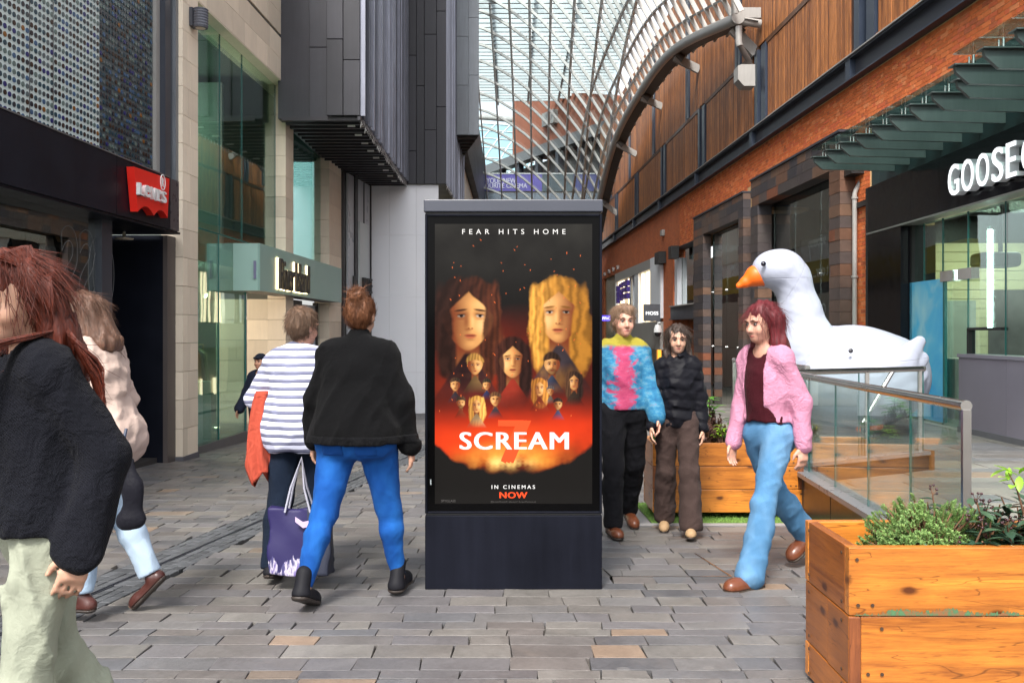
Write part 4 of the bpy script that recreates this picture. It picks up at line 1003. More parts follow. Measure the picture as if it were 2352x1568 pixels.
part('door_panel', W(RW.Y(1497), RW.Y(1462), -.35, -.2, -2.3, .65), ws, plain('warm_beige_panel', (.6, .5, .38), .4))
for x in (1483, 1497.5): Yp = RW.Y(x, -.15); part('light_strip', W(Yp-.08, Yp+.08, -.15, -.10, -2.2, -.7), ws, LEDW)
pps = thing('purple_sign', 'cluster of purple block shapes standing off the lit strips of the white shop', 'sign', RW.P(46.5, .2, 2.8))
PURP = plain('purple_enamel', (.07, .03, .28), .4)
for i, x in enumerate((1421, 1427, 1432, 1437, 1442)):
    Yp = RW.Y(x, .2); zc = zy((676, 671, 668, 666, 664)[i], Yp)
    for j in range(3): part('sign_block', W(Yp-.30, Yp+.25, .15, .3, zc+(j-1)*.30-.12+random.uniform(-.05, .05), zc+(j-1)*.30+.12), pps, PURP)
def hang_sign(name, label, x0, x1, y0, y1, Y, mt, body, frac, tm, tx=None):
    t = thing(name, label, 'sign', at((x0+x1)/2, y1, Y)); a, b = at(x0, y1, Y), at(x1, y0, Y)
    o = part('sign_panel', MB().box(a.x, b.x, Y, Y+.12, a.z, b.z), t, mt); w = b.x-a.x
    h = (b.z-a.z)*frac; tw = w*(tx or .74)
    lettering('sign_letters', body, t, tm, ((a.x+b.x)/2-tw/2, Y-.006, (a.z+b.z)/2-h*.5-(b.z-a.z)*.03), (1, 0, 0), (0, 0, 1), h, tw, .01, .008, 1.06)
    part('sign_arm', MB().box(b.x, b.x+.25, Y+.04, Y+.08, b.z-.18, b.z-.12), t, STEELD); part('sign_arm', MB().box(b.x, b.x+.25, Y+.04, Y+.08, a.z+.12, a.z+.18), t, STEELD)
hang_sign('hanging_sign', 'square grey projecting sign with white capitals beside the brick pier', 1478.5, 1517, 698.5, 737.5, 36.0, plain('slate_grey_sign', (.10, .105, .12), .5), 'MOSS', .20, glow('sign_white', (1, 1, 1), .8))
hang_sign('hanging_sign', 'small bright blue projecting sign with white letters behind the kiosk edge', 1373, 1409.5, 724, 737, 49.5, glow('blue_sign_face', (.09, .06, .75), .75), 'OFFICE', .5, glow('sign_white', (1, 1, 1), .8), .86)
ol = thing('olive_shop', 'olive green glazed shop front far along the brick wall', 'shop', RW.P(51, 0, -1.8))
part('glazing', W(Ws1+.05, 53.4, -.3, -.1, .9, 4.4), ol, plain('olive_glass', (.16, .17, .07), .2, mott=.3, scale=1.2)); part('glazing', W(Ws1+.05, 53.4, -.5, -.3, -2.6, .6), ol, plain('brown_dark_glass', (.09, .06, .04), .25)); part('band', W(Ws1+.05, 53.4, -.5, -.05, .6, .9), ol, STEELG)
cc = thing('dome_camera', 'white dome security camera under the bracket beside the lit orange doorway', 'camera', at(1512, 760, 36))
c = at(1511, 762, 36.0)
part('camera_housing', MB().lathe([(0, .30), (.11, .27), (.16, .10), (.165, -.02)], c, 16), cc, WHITE); part('camera_dome', MB().lathe([(.14, -.02), (.12, -.12), (.06, -.18), (0, -.19)], c, 16), cc, plain('smoked_dome', (.02, .02, .025), .1)); part('camera_arm', MB().tube([c+Vector((0, 0, .28)), c+Vector((0, 0, .36)), c+Vector((.3, 0, .36))], .035, 8), cc, WHITE)

# ---------------------------------------------------------------- right: black shopfront with the white block letters
gb = thing('black_shop', 'black fronted shop with a glazed window, sky blue door panel and grey purple base', 'shop', (6.5, 13.5, -.1))
G = GW.box; gY = GW.Y
GE, GS = gY(2000), gY(2076)
FT, FB0 = 3.99, 3.155
for a, b in ((8.0, 10.6), (10.604, gY(2166)+0.0), (gY(2166)+.004, gY(2101)), (gY(2101)+.004, GE)):
    part('fascia_panel', G(a, b-.003, -.3, .06, FB0, FT), gb, plain('black_gloss_panel', (.005, .005, .007), .14, var=.1, spec=.22))
part('fascia_lip', G(8, GE, -.3, .085, FB0-.03, FB0-.002), gb, plain('lip_grey', (.25, .25, .23), .4))
part('black_pilaster', G(GS, GE, -.5, .055, -.3, FB0-.032), gb, plain('black_gloss_panel', (.008, .008, .012), .10))
part('black_reveal', G(gY(2079)-.02, GS-.002, -.5, -.1, -.3, FB0-.032), gb, BLACK)
part('black_end', G(GE, GE+.12, -.8, .05, -.3, FT), gb, BLACK)
yy = 8.0; 
while yy < GE:
    b = min(yy+1.19, GE); part('upper_panel', G(yy+.004, b-.004, -.35, -.02, FT+.004, BB-.06), gb, GREENP); yy = b
# window
SL = 1.03; joints = [8.0, 10.3]+[gY(x, -.15) for x in (2309, 2223, 2165, 2122, 2080)]
for a, b in zip(joints, joints[1:]):
    z0 = SL if b <= gY(2200, -.15) else -.09
    part('window_pane', G(a+.004, b-.004, -.165, -.15, z0, FB0-.04), gb, GL_SHOP); part('pane_edge', G(b-.006, b+.004, -.17, -.145, z0, FB0-.04), gb, GEDGE)
yb0 = gY(2202, .04)
for a, b in ((8.0, gY(2312, .04)), (gY(2312, .04)+.006, yb0)): part('base_panel', G(a, b, -.3, .04, -.12, SL-.05), gb, PURPLEW)
part('base_capping', G(8.0, yb0+.01, -.32, .06, SL-.047, SL), gb, PURPLEW); part('base_skirt', G(8.0, yb0, -.3, .06, -.12, -.02), gb, plain('skirt_grey', (.12, .12, .13), .6))
part('door_frame', G(yb0, yb0+.05, -.2, -.1, SL, SL+.36), gb, BLACK); part('door_frame', G(yb0-.9, yb0+.05, -.2, -.1, SL+.34, SL+.38), gb, BLACK)
def skyblue():
    n = N('sky_blue_print'); v = n.coord((1, 1, .8))
    c = n.ramp(n.noise(v, 1.6, 3, .5, .6), [(.3, (.02, .35, .75)), (.55, (.10, .50, .78)), (.75, (.33, .66, .78))]); n.bsdf(c, .25); return n.m
part('blue_panel', G(gY(2166, -.1), gY(2079, -.1), -.12, -.10, -.05, 2.17), gb, skyblue())
part('door_edge', G(gY(2171, -.1), gY(2167, -.1), -.13, -.09, -.05, 2.15), gb, GEDGE)
for x in (2166, 2207): Yp = gY(x, -.1); part('patch_fitting', G(Yp-.35, Yp+.06, -.2, -.08, 2.12, 2.28), gb, STEELS)
part('interior_wall', MB().box(6.6, 13, 17.6, 17.7, -.1, 4.5), gb, BEIGE)
k = 0; z = .9
while z < 2.92: part('slat_board', MB().box(6.7, 12.5, 17.5, 17.56, z+.006, z+.175), gb, SLATW); z += .18
part('interior_wall', MB().box(6.7, 12.5, 17.52, 17.59, 2.93, 4.5), gb, BLACK)
part('interior_ceiling', MB().box(6.55, 13, 7.5, 17.6, 3.7, 3.8), gb, BLACK); part('interior_floor', MB().box(6.55, 13, 7.5, 17.6, -.14, -.09), gb, plain('pale_floor', (.4, .38, .34), .4))
part('interior_wall', MB().box(12.9, 13, 7.5, 17.6, -.1, 3.7), gb, BEIGE); part('counter', MB().box(7.4, 9.8, 15.2, 15.8, -.09, .9), gb, plain('pale_counter', (.6, .6, .58), .4)); part('interior_wall', MB().box(6.6, 13, 7.4, 7.5, -.1, 3.7), gb, BEIGE)
part('doorway', MB().box(8.05, 8.9, 17.46, 17.5, -.09, 1.95), gb, plain('pale_grey_door', (.42, .45, .43), .5)); part('poster', MB().box(9.15, 10.2, 17.44, 17.49, .8, 2.15), gb, plain('dark_photo_poster', (.09, .08, .08), .4, mott=.9, scale=1.5))
for (x, y0, y1, Yp) in ((2117, 598, 648, 16.0), (2274, 527.6, 752, 13.2)):
    p0, p1 = at(x, y0, Yp), at(x, y1, Yp); t = thing('tube_lamp', 'long glowing tube lamp hanging in front of the cream slats' if x > 2200 else 'short glowing tube lamp hanging above the blue door panel', 'lamp', p0, 'tube lamps hanging in the shop')
    part('tube', MB().tube([p0, p1], .036, 12), t, COOL); part('cap', MB().tube([p0+Vector((0, 0, .05)), p0], .038, 12), t, STEELS); part('cable', MB().tube([p0+Vector((0, 0, .05)), (p0.x, p0.y, 3.7)], .006, 5), t, BLACK)
pj = thing('projector', 'dark grey rounded box hanging from the ceiling behind the shop window', 'projector', at(2290, 600, 14.5))
a, b = at(2246, 614, 14.5), at(2334, 580, 14.5); m = MB()
o = part('projector_body', MB().box(a.x, b.x, 14.3, 14.8, a.z, b.z), pj, plain('charcoal_case', (.045, .045, .055), .5)); bevel(o, .07, 4)
part('ceiling_arm', MB().tube([(b.x-.25, 14.5, b.z-.03), (b.x-.25, 14.5, 3.7)], .035, 8), pj, BLACK)
l = bpy.data.lights.new('shop_light_right', 'AREA'); l.energy = 55; l.color = (1, .92, .75); l.size = 1.5; o = bpy.data.objects.new('shop_light_right', l); COL.objects.link(o); o.location = (9, 15.6, 3.5)
# letters
wsn = thing('white_letter_sign', 'large white block capital letters standing off the black fascia', 'sign', GW.P(12, .1, 3.4))
ya, yb = gY(2333.5, .22), gY(2177, .22)
ytop, ybot = 3.745, 3.30
widths = {'G': 1.06, 'O': 1.12, 'S': .92, 'E': .78}
tot = sum(widths[c] for c in 'GOOSE')+.22*4; u = (yb-ya)/tot; pos = yb
GFACE = glow('lit_letter_face', (.93, .97, 1.0), .62)
for c in 'GOOSE':
    w = widths[c]*u
    mt = plain('letter_white', (.78, .80, .82), .4, mott=.02)
    o = lettering('letter', c, wsn, mt, GW.P(pos, .09, ybot), (-.0115, -1, 0), (0, 0, 1), ytop-ybot, w, .125, .02)
    lettering('letter_face', c, o, GFACE, GW.P(pos, .2155, ybot), (-.0115, -1, 0), (0, 0, 1), ytop-ybot, w, .004, .016)
    pos -= w+.22*u
o = lettering('letter', 'C', wsn, mt, GW.P(pos-.05, .09, ybot), (-.0115, -1, 0), (0, 0, 1), ytop-ybot, 1.06*u, .125, .02); lettering('letter_face', 'C', o, GFACE, GW.P(pos-.05, .2155, ybot), (-.0115, -1, 0), (0, 0, 1), ytop-ybot, 1.06*u, .004, .016)

# ---------------------------------------------------------------- glass canopy on steel blades
cn = thing('glass_canopy', 'glass canopy carried on a row of dark green steel blades over the black shop', 'canopy', (6, 12, 4.3))
ys = [15.7-.6*k for k in range(14)]
def tipx(Y): return 5.6-.026*Y-(.33 if Y < 10.7 else 0)
for Y in ys:
    x0 = tipx(Y); xw = GW.P(Y, 0, 0).x+.02; m = MB(); zt = 4.345; d = .20; t = .055
    m.prism([(x0, Y-t/2, zt), (x0+.012, Y-t/2, zt-.07), (x0+.16, Y-t/2, zt-d), (xw, Y-t/2, zt-d-.03), (xw, Y-t/2, zt)], (0, t, 0)); m.f = [f[::-1] for f in m.f]
    o = part('blade', m, cn, GREENB)
    o = part('blade_flange', MB().box(x0-.03, xw, Y-.085, Y+.085, zt+.001, zt+.016), cn, GREENB)
    for k in range(3):
        xp = x0+.22+k*.5
        if xp < xw: part('glass_post', MB().tube([(xp, Y, zt+.016), (xp, Y, zt+.13)], .018, 8), cn, STEELS); part('glass_post', MB().tube([(xp-.05, Y, zt+.016), (xp-.05, Y, zt+.11)], .012, 8), cn, STEELS)
for a, b in zip(ys, ys[1:]):
    x0 = min(tipx(a), tipx(b) if b < 10.7 and a < 10.7 else tipx(a))-.02
    o = part('canopy_glass', MB().box(x0, GW.P(a, 0, 0).x, b+.006, a-.006, 4.475, 4.487), cn, glass('canopy_glass_sheet', (.70, .84, .82), .12, .8))
# ---------------------------------------------------------------- end of the street behind the kiosk
EY = 78
ends = thing('far_shopfronts', 'dim row of glazed shop fronts closing the far end of the street', 'shop', (0, EY, -2))
for k in range(7):
    x0 = -7+2.1*k
    part('shop_window', MB().box(x0+.06, x0+2.04, EY, EY+.1, -2.6, 1.4), ends, plain('far_shop_glass', (.10, .11, .11), .2, var=.4, mott=.4, scale=.6)); part('shop_pier', MB().box(x0-.06, x0+.06, EY-.1, EY+.1, -2.8, 9.3), ends, STEELG)
part('upper_wall', MB().box(-7, 8, EY+.05, EY+.3, 1.42, 9.3), ends, plain('far_wall_grey', (.30, .29, .28), .6, mott=.2, scale=.4))
lb = thing('far_left_building', 'pale clad building beyond the hoarding with a yellow band above its shop fronts', 'building', (-3, 40, -2))
for (z0, z1, mt) in ((5.4, 8.2, None), (3.6, 4.6, plain('mustard_band', (.42, .33, .02), .5, mott=.1)), (3.1, 3.59, plain('dark_band', (.03, .035, .045), .4)), (-3, 3.09, plain('grey_render', (.50, .48, .45), .6, mott=.15, scale=.5))):
    for k in range(12):
        y0 = 31.8+3.9*k; part('wall_panel', MB().box(-2.4, -2.0, y0+.02, y0+3.88, z0, z1), lb, mt or plain('pale_cladding', (.80, .78, .71), .6, var=.06, mott=.04))
for k in range(24):
    y0 = 31.8+1.95*k; part('window', MB().box(-2.4, -2.03, y0+.05, y0+1.9, 4.61, 5.39), lb, plain('white_blind' if k % 3 else 'dark_window', (.8, .82, .85) if k % 3 else (.03, .03, .035), .3))
part('upper_wall', MB().box(-8, -1.72, 31.7, 60, 8.3, 12), lb, ZINC)
# ---------------------------------------------------------------- terrace on the right, its upstand and rails
TZ0 = -.10
terrace = link('terrace', quadmb([(2.46, 3.0, TZ0-.02), (9, 3.0, TZ0-.02), (9, 18.5, TZ0-.02), (3.2, 18.5, TZ0-.02), (3.2, 9.7, TZ0-.02), (2.62, 8.75, TZ0-.02)]).mesh('terrace'), None, MORTAR); tag(terrace, kind='structure')
ts = []; y = 3.05
while y < 17.2:
    d = random.choice([.22, .28, .34, .4])
    x = 2.5 if y < 8.4 else 3.25 if y > 9.3 else 2.75
    xe = GW.P(y, .05, 0).x+.05; x -= 0; x0_ = x; x += random.uniform(-.3, 0)
    while x < xe:
        L = random.uniform(.5, 1.0); a, b = max(x, x0_), min(x+L, xe)
        if b-a > .06: ts.append(slab_top(a+.004, b-.004, y+.004, y+d-.004, lambda p, q: TZ0, jit=.0015, ch=.004, sk0=random.uniform(-.02, .02), sk1=random.uniform(-.02, .02)))
        x += L
    y += d
pieces(terrace, 'paving_slab', ts, paving_mat('terrace_slab', [(.17, .165, .16), (.14, .14, .145), (.19, .18, .165), (.16, .15, .14), (.21, .195, .17)], .04, .45), 300, 'paving_slabs_beyond')
UP = plain('black_granite_upstand', (.028, .027, .030), .32, mott=.2, scale=3, bstr=.05); UPC = plain('grey_granite_coping', (.17, .175, .19), .3, mott=.15, scale=6)
RA, RB, RC = Vector((2.37, 4.75, 0)), Vector((2.61, 8.63, 0)), Vector((4.34, 9.6, 0))
def run_box(A, B_, o0, o1, z0, z1):
    d = (B_-A); n = Vector((-d.y, d.x, 0)).normalized(); p = []
    for z in (z0, z1):
        for q, o in ((A, o0), (B_, o0), (B_, o1), (A, o1)): v = q+n*o; p.append((v.x, v.y, z))
    m = MB().hexa(p); m.f = [f[::-1] for f in m.f]; return m
up = link('upstand', run_box(RA+Vector((-.03, -.5, 0)), RB, -.06, .06, -.75, .10).mesh('upstand'), None, UP); tag(up, kind='structure')
part('coping', run_box(RA+Vector((-.03, -.5, 0)), RB, -.07, .10, .102, .14), up, UPC)
part('upstand_return', run_box(RB, RC, -.07, .07, -.75, .06), up, UP); part('coping', run_box(RB, RC, -.09, .09, .062, .10), up, UPC)
part('upstand_end', run_box(RC, RC+Vector((.04, .02, 0)), -.10, .10, -.12, .105), up, wood('brown_end_block', (.12, .05, .02), (.3, .13, .05), 'x', .5, False))
for k in range(5):
    q = RA.lerp(RB, .16+k*.21); n_ = Vector((-.061, 0, 0)); part('upstand_joint', MB().box(q.x-.062, q.x-.059, q.y-.003, q.y+.003, -.7, .09), up, BLACK)
RZ = .958
def balustrade(label, A, B_, npan, post0=True, post1=False, r=.0285, zb=.135):
    t = thing('glass_railing', label, 'railing', (A.x, A.y, zb), 'stainless handrails on glass')
    A1, B1 = A+Vector((0, 0, RZ)), B_+Vector((0, 0, RZ)); d = (B1-A1).normalized()
    part('handrail', MB().tube([A1, B1], r, 16), t, STEELS)
    part('rail_cap', MB().tube([A1-d*.004, A1+d*.012], r*1.06, 16), t, STEELS); part('rail_cap', MB().tube([B1-d*.012, B1+d*.004], r*1.06, 16), t, STEELS)
    for k in range(npan):
        a, b = A.lerp(B_, k/npan), A.lerp(B_, (k+1)/npan); dd = (b-a).normalized()
        part('glass_pane', run_box(a+dd*.008, b-dd*.008, -.006, .006, zb, RZ-r*.8), t, GL_RAIL); part('pane_edge', run_box(b-dd*.009, b-dd*.005, -.0065, .0065, zb, RZ-r*.8), t, GEDGE)
    for q, f in ((A, post0), (B_, post1)):
        if f: part('post', MB().box(q.x-.022, q.x+.022, q.y-.012, q.y+.012, zb-.24, RZ-.02), t, STEELS)
    return t
balustrade('long stainless handrail on clear glass panes rising behind the near plant box', RA, RB, 5)
t2 = balustrade('short stainless handrail crossing in front of the white inflatable goose', RB+Vector((.03, .06, 0)), RC, 2, False, False, zb=.10)
for q in (.56, .97): p = RB.lerp(RC, q); part('post', MB().box(p.x-.02, p.x+.02, p.y-.01, p.y+.01, .0, RZ-.02), t2, STEELS)
balustrade('far stainless handrail on glass left of the inflatable goose', Vector((3.2, 9.85, 0)), Vector((3.1, 12.7, 0)), 3, False, True, zb=-.05)
sh = thing('stair_handrail', 'short sloping stainless handrail with one upright leg beside the crossing rail', 'railing', (3.54, 9.2, -.1))
pA, pB = Vector((3.93, 9.38, .955)), Vector((3.545, 9.2, .43)); part('handrail', MB().tube([pA, pB], .024, 12), sh, STEELS); part('post', MB().tube([pB, (pB.x, pB.y, TZ0)], .02, 12), sh, STEELS); part('post', MB().tube([(pB.x+.09, pB.y+.1, .52), (pB.x+.09, pB.y+.1, TZ0)], .02, 12), sh, STEELS)

# ---------------------------------------------------------------- plant boxes of reclaimed boards
def nail(p, n, t, r=.007):
    part('screw', MB().tube([p, Vector(p)+Vector(n)*.002], r, 8), t, plain('rusty_screw', (.10, .06, .04), .5, metal=.6))
def plantbox(name, label, x0, x1, y0, y1, z0, rows, leg, group):
    t = thing('plant_box', label, 'planter', ((x0+x1)/2, (y0+y1)/2, gz(y0)), group); zt = z0
    th = .042; n = len(rows)
    zs = [z0]
    for h in rows: zs.append(zs[-1]+h)
    top = zs[-1]
    for k, (a, b) in enumerate(zip(zs, zs[1:])):
        ov = (k % 2 == (n-1) % 2)                             # boards lap the corners in turn
        fx0, fx1 = (x0, x1) if ov else (x0+th+.004, x1-th-.004)
        for (ya, yb) in ((y0, y0+th), (y1-th, y1)):
            o = part('board', MB().box(fx0, fx1, ya+random.uniform(-.003, .002), yb, a+.002, b-.002), t, PLX); bevel(o, .004, 2)
        sy0, sy1 = (y0+th+.003, y1-th-.003) if ov else (y0, y1)
        cuts = [sy0, sy1] if k != 1 else [sy0, sy0+(sy1-sy0)*.45, sy1]
        for (xa, xb) in ((x0, x0+th), (x1-th, x1)):
            for ca, cb in zip(cuts, cuts[1:]):
                o = part('board', MB().box(xa+random.uniform(-.002, .002), xb, ca+.001, cb-.001, a+.002, b-.002), t, PLY); bevel(o, .004, 2)
        if not ov:
            for xa in (x0+.001, x1-th-.001): o = part('corner_block', MB().box(xa, xa+th+.002, y0-.002, y0+th*.9, a+.004, b-.004), t, PLZ); bevel(o, .003, 1)
        for xs in (x0+.03, x0+.085, x1-.03, x1-.08):
            for f in (.16, .82):
                if random.random() < .85: nail((xs+random.uniform(-.01, .01)+(0 if ov else .04*(1 if xs < (x0+x1)/2 else -1)), y0-.0035, a+(b-a)*f), (0, -1, 0), t)
        for f in (.14, .86):
            for ys_ in (y0+.07, y1-.06): nail((x0-.0025, ys_, a+(b-a)*f), (-1, 0, 0), t)
    for xa in (x0+.03, x1-.13):
        for ya in (y0+.03, y1-.13): part('foot', MB().box(xa, xa+.10, ya, ya+.10, z0-leg, z0-.002), t, PLZ)
    part('liner', MB().box(x0+th+.002, x1-th-.002, y0+th+.002, y1-th-.002, z0+.05, top-.14), t, BLACK)
    soil = part('soil', MB().box(x0+th+.006, x1-th-.006, y0+th+.006, y1-th-.006, top-.139, top-.11), t, plain('potting_soil', (.03, .022, .016), .95, mott=.5, scale=20, bstr=.6))
    return t, top
NY0, NY1 = 3.40, 3.91; ZN = EYE-(1255.5-HY)*NY0/F
NX0 = (1950-CX)*NY0/F-.0
pbn, topn = plantbox('near', 'large orange timber plant box holding the bright green small leaved shrub', NX0, NX0+1.35, NY0, NY1, ZN-.66, [.145, .257, .258], .0, 'reclaimed timber plant boxes')
# worn green paint along the lower edge of the top board
gm = N('old_green_paint'); v = gm.coord(); 
c = gm.ramp(gm.noise(v, 22, 5, .7), [(.42, (.20, .085, .03)), (.52, (.06, .13, .06)), (.7, (.08, .20, .08))]); gm.bsdf(c, .6)
m = MB(); xx = NX0+.02; top_b = ZN-.258
prof = []
while xx < NX0+1.33: prof.append((xx, max(.002, .012+.008*math.sin(xx*9)+.006*math.sin(xx*31+1)+random.uniform(-.007, .008)))); xx += .004
lo = [Vector((x_, NY0-.0042, top_b+.003)) for x_, h in prof]; hi = [Vector((x_, NY0-.0042, top_b+.003+h)) for x_, h in prof]
m.add(lo+hi, [(i, i+1, len(lo)+i+1, len(lo)+i) for i in range(len(lo)-1)]); part('paint_remnant', m, pbn, gm.m)
FY0 = 7.86; s_ = F/FY0; FZ1 = EYE-(1017-HY)/s_; FZ0 = EYE-(1177-HY)/s_
FX0 = (1499.5-CX)/s_; FX1 = (1846-CX)/s_
pbf, topf = plantbox('far', 'orange reclaimed timber plant box standing on artificial grass behind the walkers', FX0, FX1, FY0, FY0+.55, FZ0, [(FZ1-FZ0)/3]*3, FZ0-gz(FY0)-.012, 'reclaimed timber plant boxes')
mat_ = link('artificial_grass', quadmb([(1.17, 7.62, gz(7.62)+.012), (2.50, 7.62, gz(7.62)+.012), (2.50, 8.75, gz(8.75)+.012), (1.17, 8.75, gz(8.75)+.012)]).mesh('artificial_grass'), None, plain('green_turf', (.10, .19, .035), .9, mott=.35, scale=30, bstr=.5)); tag(mat_, kind='stuff')
g = MB()
for k in range(5200):
    x, y = random.uniform(1.18, 2.49), random.uniform(7.63, 8.74); z = gz(y)+.012; a = random.uniform(0, 6.28); h = random.uniform(.010, .02); dx, dy = math.cos(a)*.003, math.sin(a)*.003
    g.add([(x-dx, y-dy, z), (x+dx, y+dy, z), (x+random.uniform(-.008, .008), y+random.uniform(-.008, .008), z+h)], [(0, 1, 2)])
part('turf_blades', g, mat_, plain('green_turf_blade', (.15, .28, .05), .8, var=.4, mott=.1))['kind'] = 'stuff'
m = MB(); 
m.hexa([(1.05, 7.62, gz(7.62)-.02), (1.16, 7.62, gz(7.62)-.02), (1.16, 8.75, gz(8.75)-.02), (1.05, 8.75, gz(8.75)-.02), (1.05, 7.62, gz(7.62)+.006), (1.16, 7.62, gz(7.62)+.014), (1.16, 8.75, gz(8.75)+.014), (1.05, 8.75, gz(8.75)+.006)])
m.hexa([(1.05, 7.56, gz(7.56)-.02), (2.5, 7.56, gz(7.56)-.02), (2.5, 7.615, gz(7.61)-.02), (1.05, 7.615, gz(7.61)-.02), (1.05, 7.56, gz(7.56)+.006), (2.5, 7.56, gz(7.56)+.006), (2.5, 7.615, gz(7.61)+.014), (1.05, 7.615, gz(7.61)+.014)])
tr = link('turf_trim', m.mesh('turf_trim'), None, plain('grey_plastic_trim', (.26, .25, .25), .6, mott=.1)); tag(tr, 'grey edging strip framing the green turf under the far plant box', 'edging')

# ---------------------------------------------------------------- plants
def leaf_mb(mb, p, d, up, L, Wd, curl=.15, fold=.12, mi=0):
    """one leaf: pointed blade with a folded midrib and a drooping tip"""
    d = d.normalized(); s = d.cross(up); s = s.normalized() if s.length > 1e-4 else Vector((1, 0, 0)); u = s.cross(d)
    prof = [(0, .12), (.25, .8), (.5, 1), (.78, .68), (1, .04)]; vs = []
    for t, w in prof:
        c = p+d*(L*t)-u*(curl*L*t*t); e = u*(fold*Wd*w)
        vs += [c+s*(Wd*.5*w)+e, c, c-s*(Wd*.5*w)+e]
    fs = []
    for i in range(4): fs += [(i*3, i*3+1, i*3+4, i*3+3), (i*3+1, i*3+2, i*3+5, i*3+4)]
    mb.add(vs, fs, mi, True)
def leafmat(name, a, b, rough=.45, tr=.25):
    n = N(name); r = n.rnd(); c = n.ramp(r, [(0, a), (1, b)]); c = n.mix(1.0, c, n.math('ADD', n.math('MULTIPLY', n.noise(n.coord(), 7, 3), .6), .7), 'MULTIPLY')
    bs = n.bsdf(c, rough, 0, .5); t = n.n('ShaderNodeBsdfTranslucent'); n.l(c, t.inputs[0]); mx = n.n('ShaderNodeMixShader'); mx.inputs[0].default_value = tr
    n.l(bs.outputs[0], mx.inputs[1]); n.l(t.outputs[0], mx.inputs[2]); n.l(mx.outputs[0], n.out.inputs[0]); return n.m
HEBE = leafmat('hebe_leaf', (.13, .25, .075), (.36, .52, .18), .5, .35); VIB = leafmat('viburnum_leaf', (.022, .055, .034), (.06, .11, .06), .35, .12); LIME = leafmat('lime_leaf', (.20, .42, .02), (.36, .60, .06), .4, .35)
PURPL = leafmat('purple_leaf', (.06, .025, .025), (.16, .085, .07), .5, .15); MIDG = leafmat('mid_green_leaf', (.03, .09, .025), (.08, .2, .04), .35); SILV = leafmat('silver_leaf', (.30, .36, .32), (.5, .55, .5), .5, .15); GOLD = leafmat('golden_leaf', (.25, .28, .04), (.5, .45, .06), .5)
TWIG = plain('brown_twig', (.13, .06, .03), .7, var=.3); BERRY = plain('dark_red_berry', (.035, .008, .012), .3, var=.4)
def rv(): return Vector((random.gauss(0, 1), random.gauss(0, 1), random.gauss(0, 1))).normalized()
def bush(name, label, c, rx, ry, h, nsprig, mat, leafL, leafW, per, sprigL, grp=None, cat='shrub', dome=1.0):
    t = thing(name, label, cat, c, grp); c = Vector(c); lv, tw = MB(), MB()
    for k in range(nsprig):
        a = random.uniform(0, 2*math.pi); e = math.asin(random.uniform(-.05, 1)); rr = random.uniform(.62, 1)**.6
        bump = 1+.16*math.sin(3.1*a+1.3)+.10*math.sin(7*a+e*5)
        q = c+Vector((math.cos(a)*math.cos(e)*rx*bump, math.sin(a)*math.cos(e)*ry*bump, (math.sin(e)*h*bump)))*rr
        d = ((q-c).normalized()+Vector((0, 0, .35))+rv()*.5).normalized()
        base = q-d*sprigL
        tw.tube([c+(base-c)*.35+Vector((0, 0, -.02)), base, q], [.004, .003, .0012], 4, cap=False)
        for j in range(per):
            f = j/per; ang = j*2.4; s1 = d.orthogonal().normalized(); s2 = d.cross(s1)
            out_ = (s1*math.cos(ang)+s2*math.sin(ang))
            leaf_mb(lv, base+d*(sprigL*(.25+.75*f)), (out_*(1.15-.75*f)+d*(.5+.5*f)), d, leafL*random.uniform(.7, 1.15)*(1-.25*f), leafW)
    part('stems', tw, t, TWIG)['kind'] = 'stuff'; o = part('foliage', lv, t, mat); o['kind'] = 'stuff'; return t
cy = (NY0+NY1)/2
hx = at(2122, 1255, cy-.02).x
bush('hebe_shrub', 'dense bright green small leaved shrub spilling over the front of the near plant box', (hx, cy-.03, topn-.10), .262, .17, .215, 1150, HEBE, .0165, .0072, 20, .042)
t = thing('viburnum_shrub', 'dark leaved shrub with clusters of dark red berries in the large near plant box', 'shrub', (hx+.45, cy, topn-.1))
st = MB(); lv = []; br_ = []
vc = Vector((at(2370, 1255, cy).x, cy, topn-.1))
def vib_stem(base, tip, nl, big=1.0, berry=True, mats=VIB):
    mid = base.lerp(tip, .5)+rv()*.03; st.tube([base, mid, tip], [.006, .005, .003], 6)
    for j in range(nl):
        f = .25+.75*j/nl; p = base.lerp(mid, f*2) if f < .5 else mid.lerp(tip, f*2-1); d = rv(); d.z = abs(d.z)*.3-.12; m = MB(); leaf_mb(m, p, d, Vector((0, 0, 1)), random.uniform(.055, .09)*big, random.uniform(.030, .042)*big, .2, .16); lv.append((m, mats))
    if berry:
        for j in range(6):
            q = tip+rv()*.022+Vector((0, 0, .02)); br_.append(q); st.tube([tip, q], [.0015, .001], 4, cap=False)
for k in range(52):
    b_ = vc+Vector((random.uniform(-.38, .22), random.uniform(-.12, .12), 0)); tp = b_+Vector((random.uniform(-.10, .10), random.uniform(-.10, .06), random.uniform(.06, .24))); vib_stem(b_, tp, 11, berry=k % 2 == 0)
b_ = vc+Vector((-.20, .08, .05)); vib_stem(b_, at(2256, 1170, cy+.12), 6); 
tall = at(2345, 1105, cy); vib_stem(vc+Vector((.0, 0, 0)), at(2350, 1180, cy), 9, 1.2, False)
for o_m in lv[:]:
    pass
for m_, mt in lv: part('leaf', m_, t, mt)
tl = at(2316, 1085, cy); st.tube([at(2352, 1180, cy), at(2335, 1120, cy), tl], [.005, .004, .002], 6)
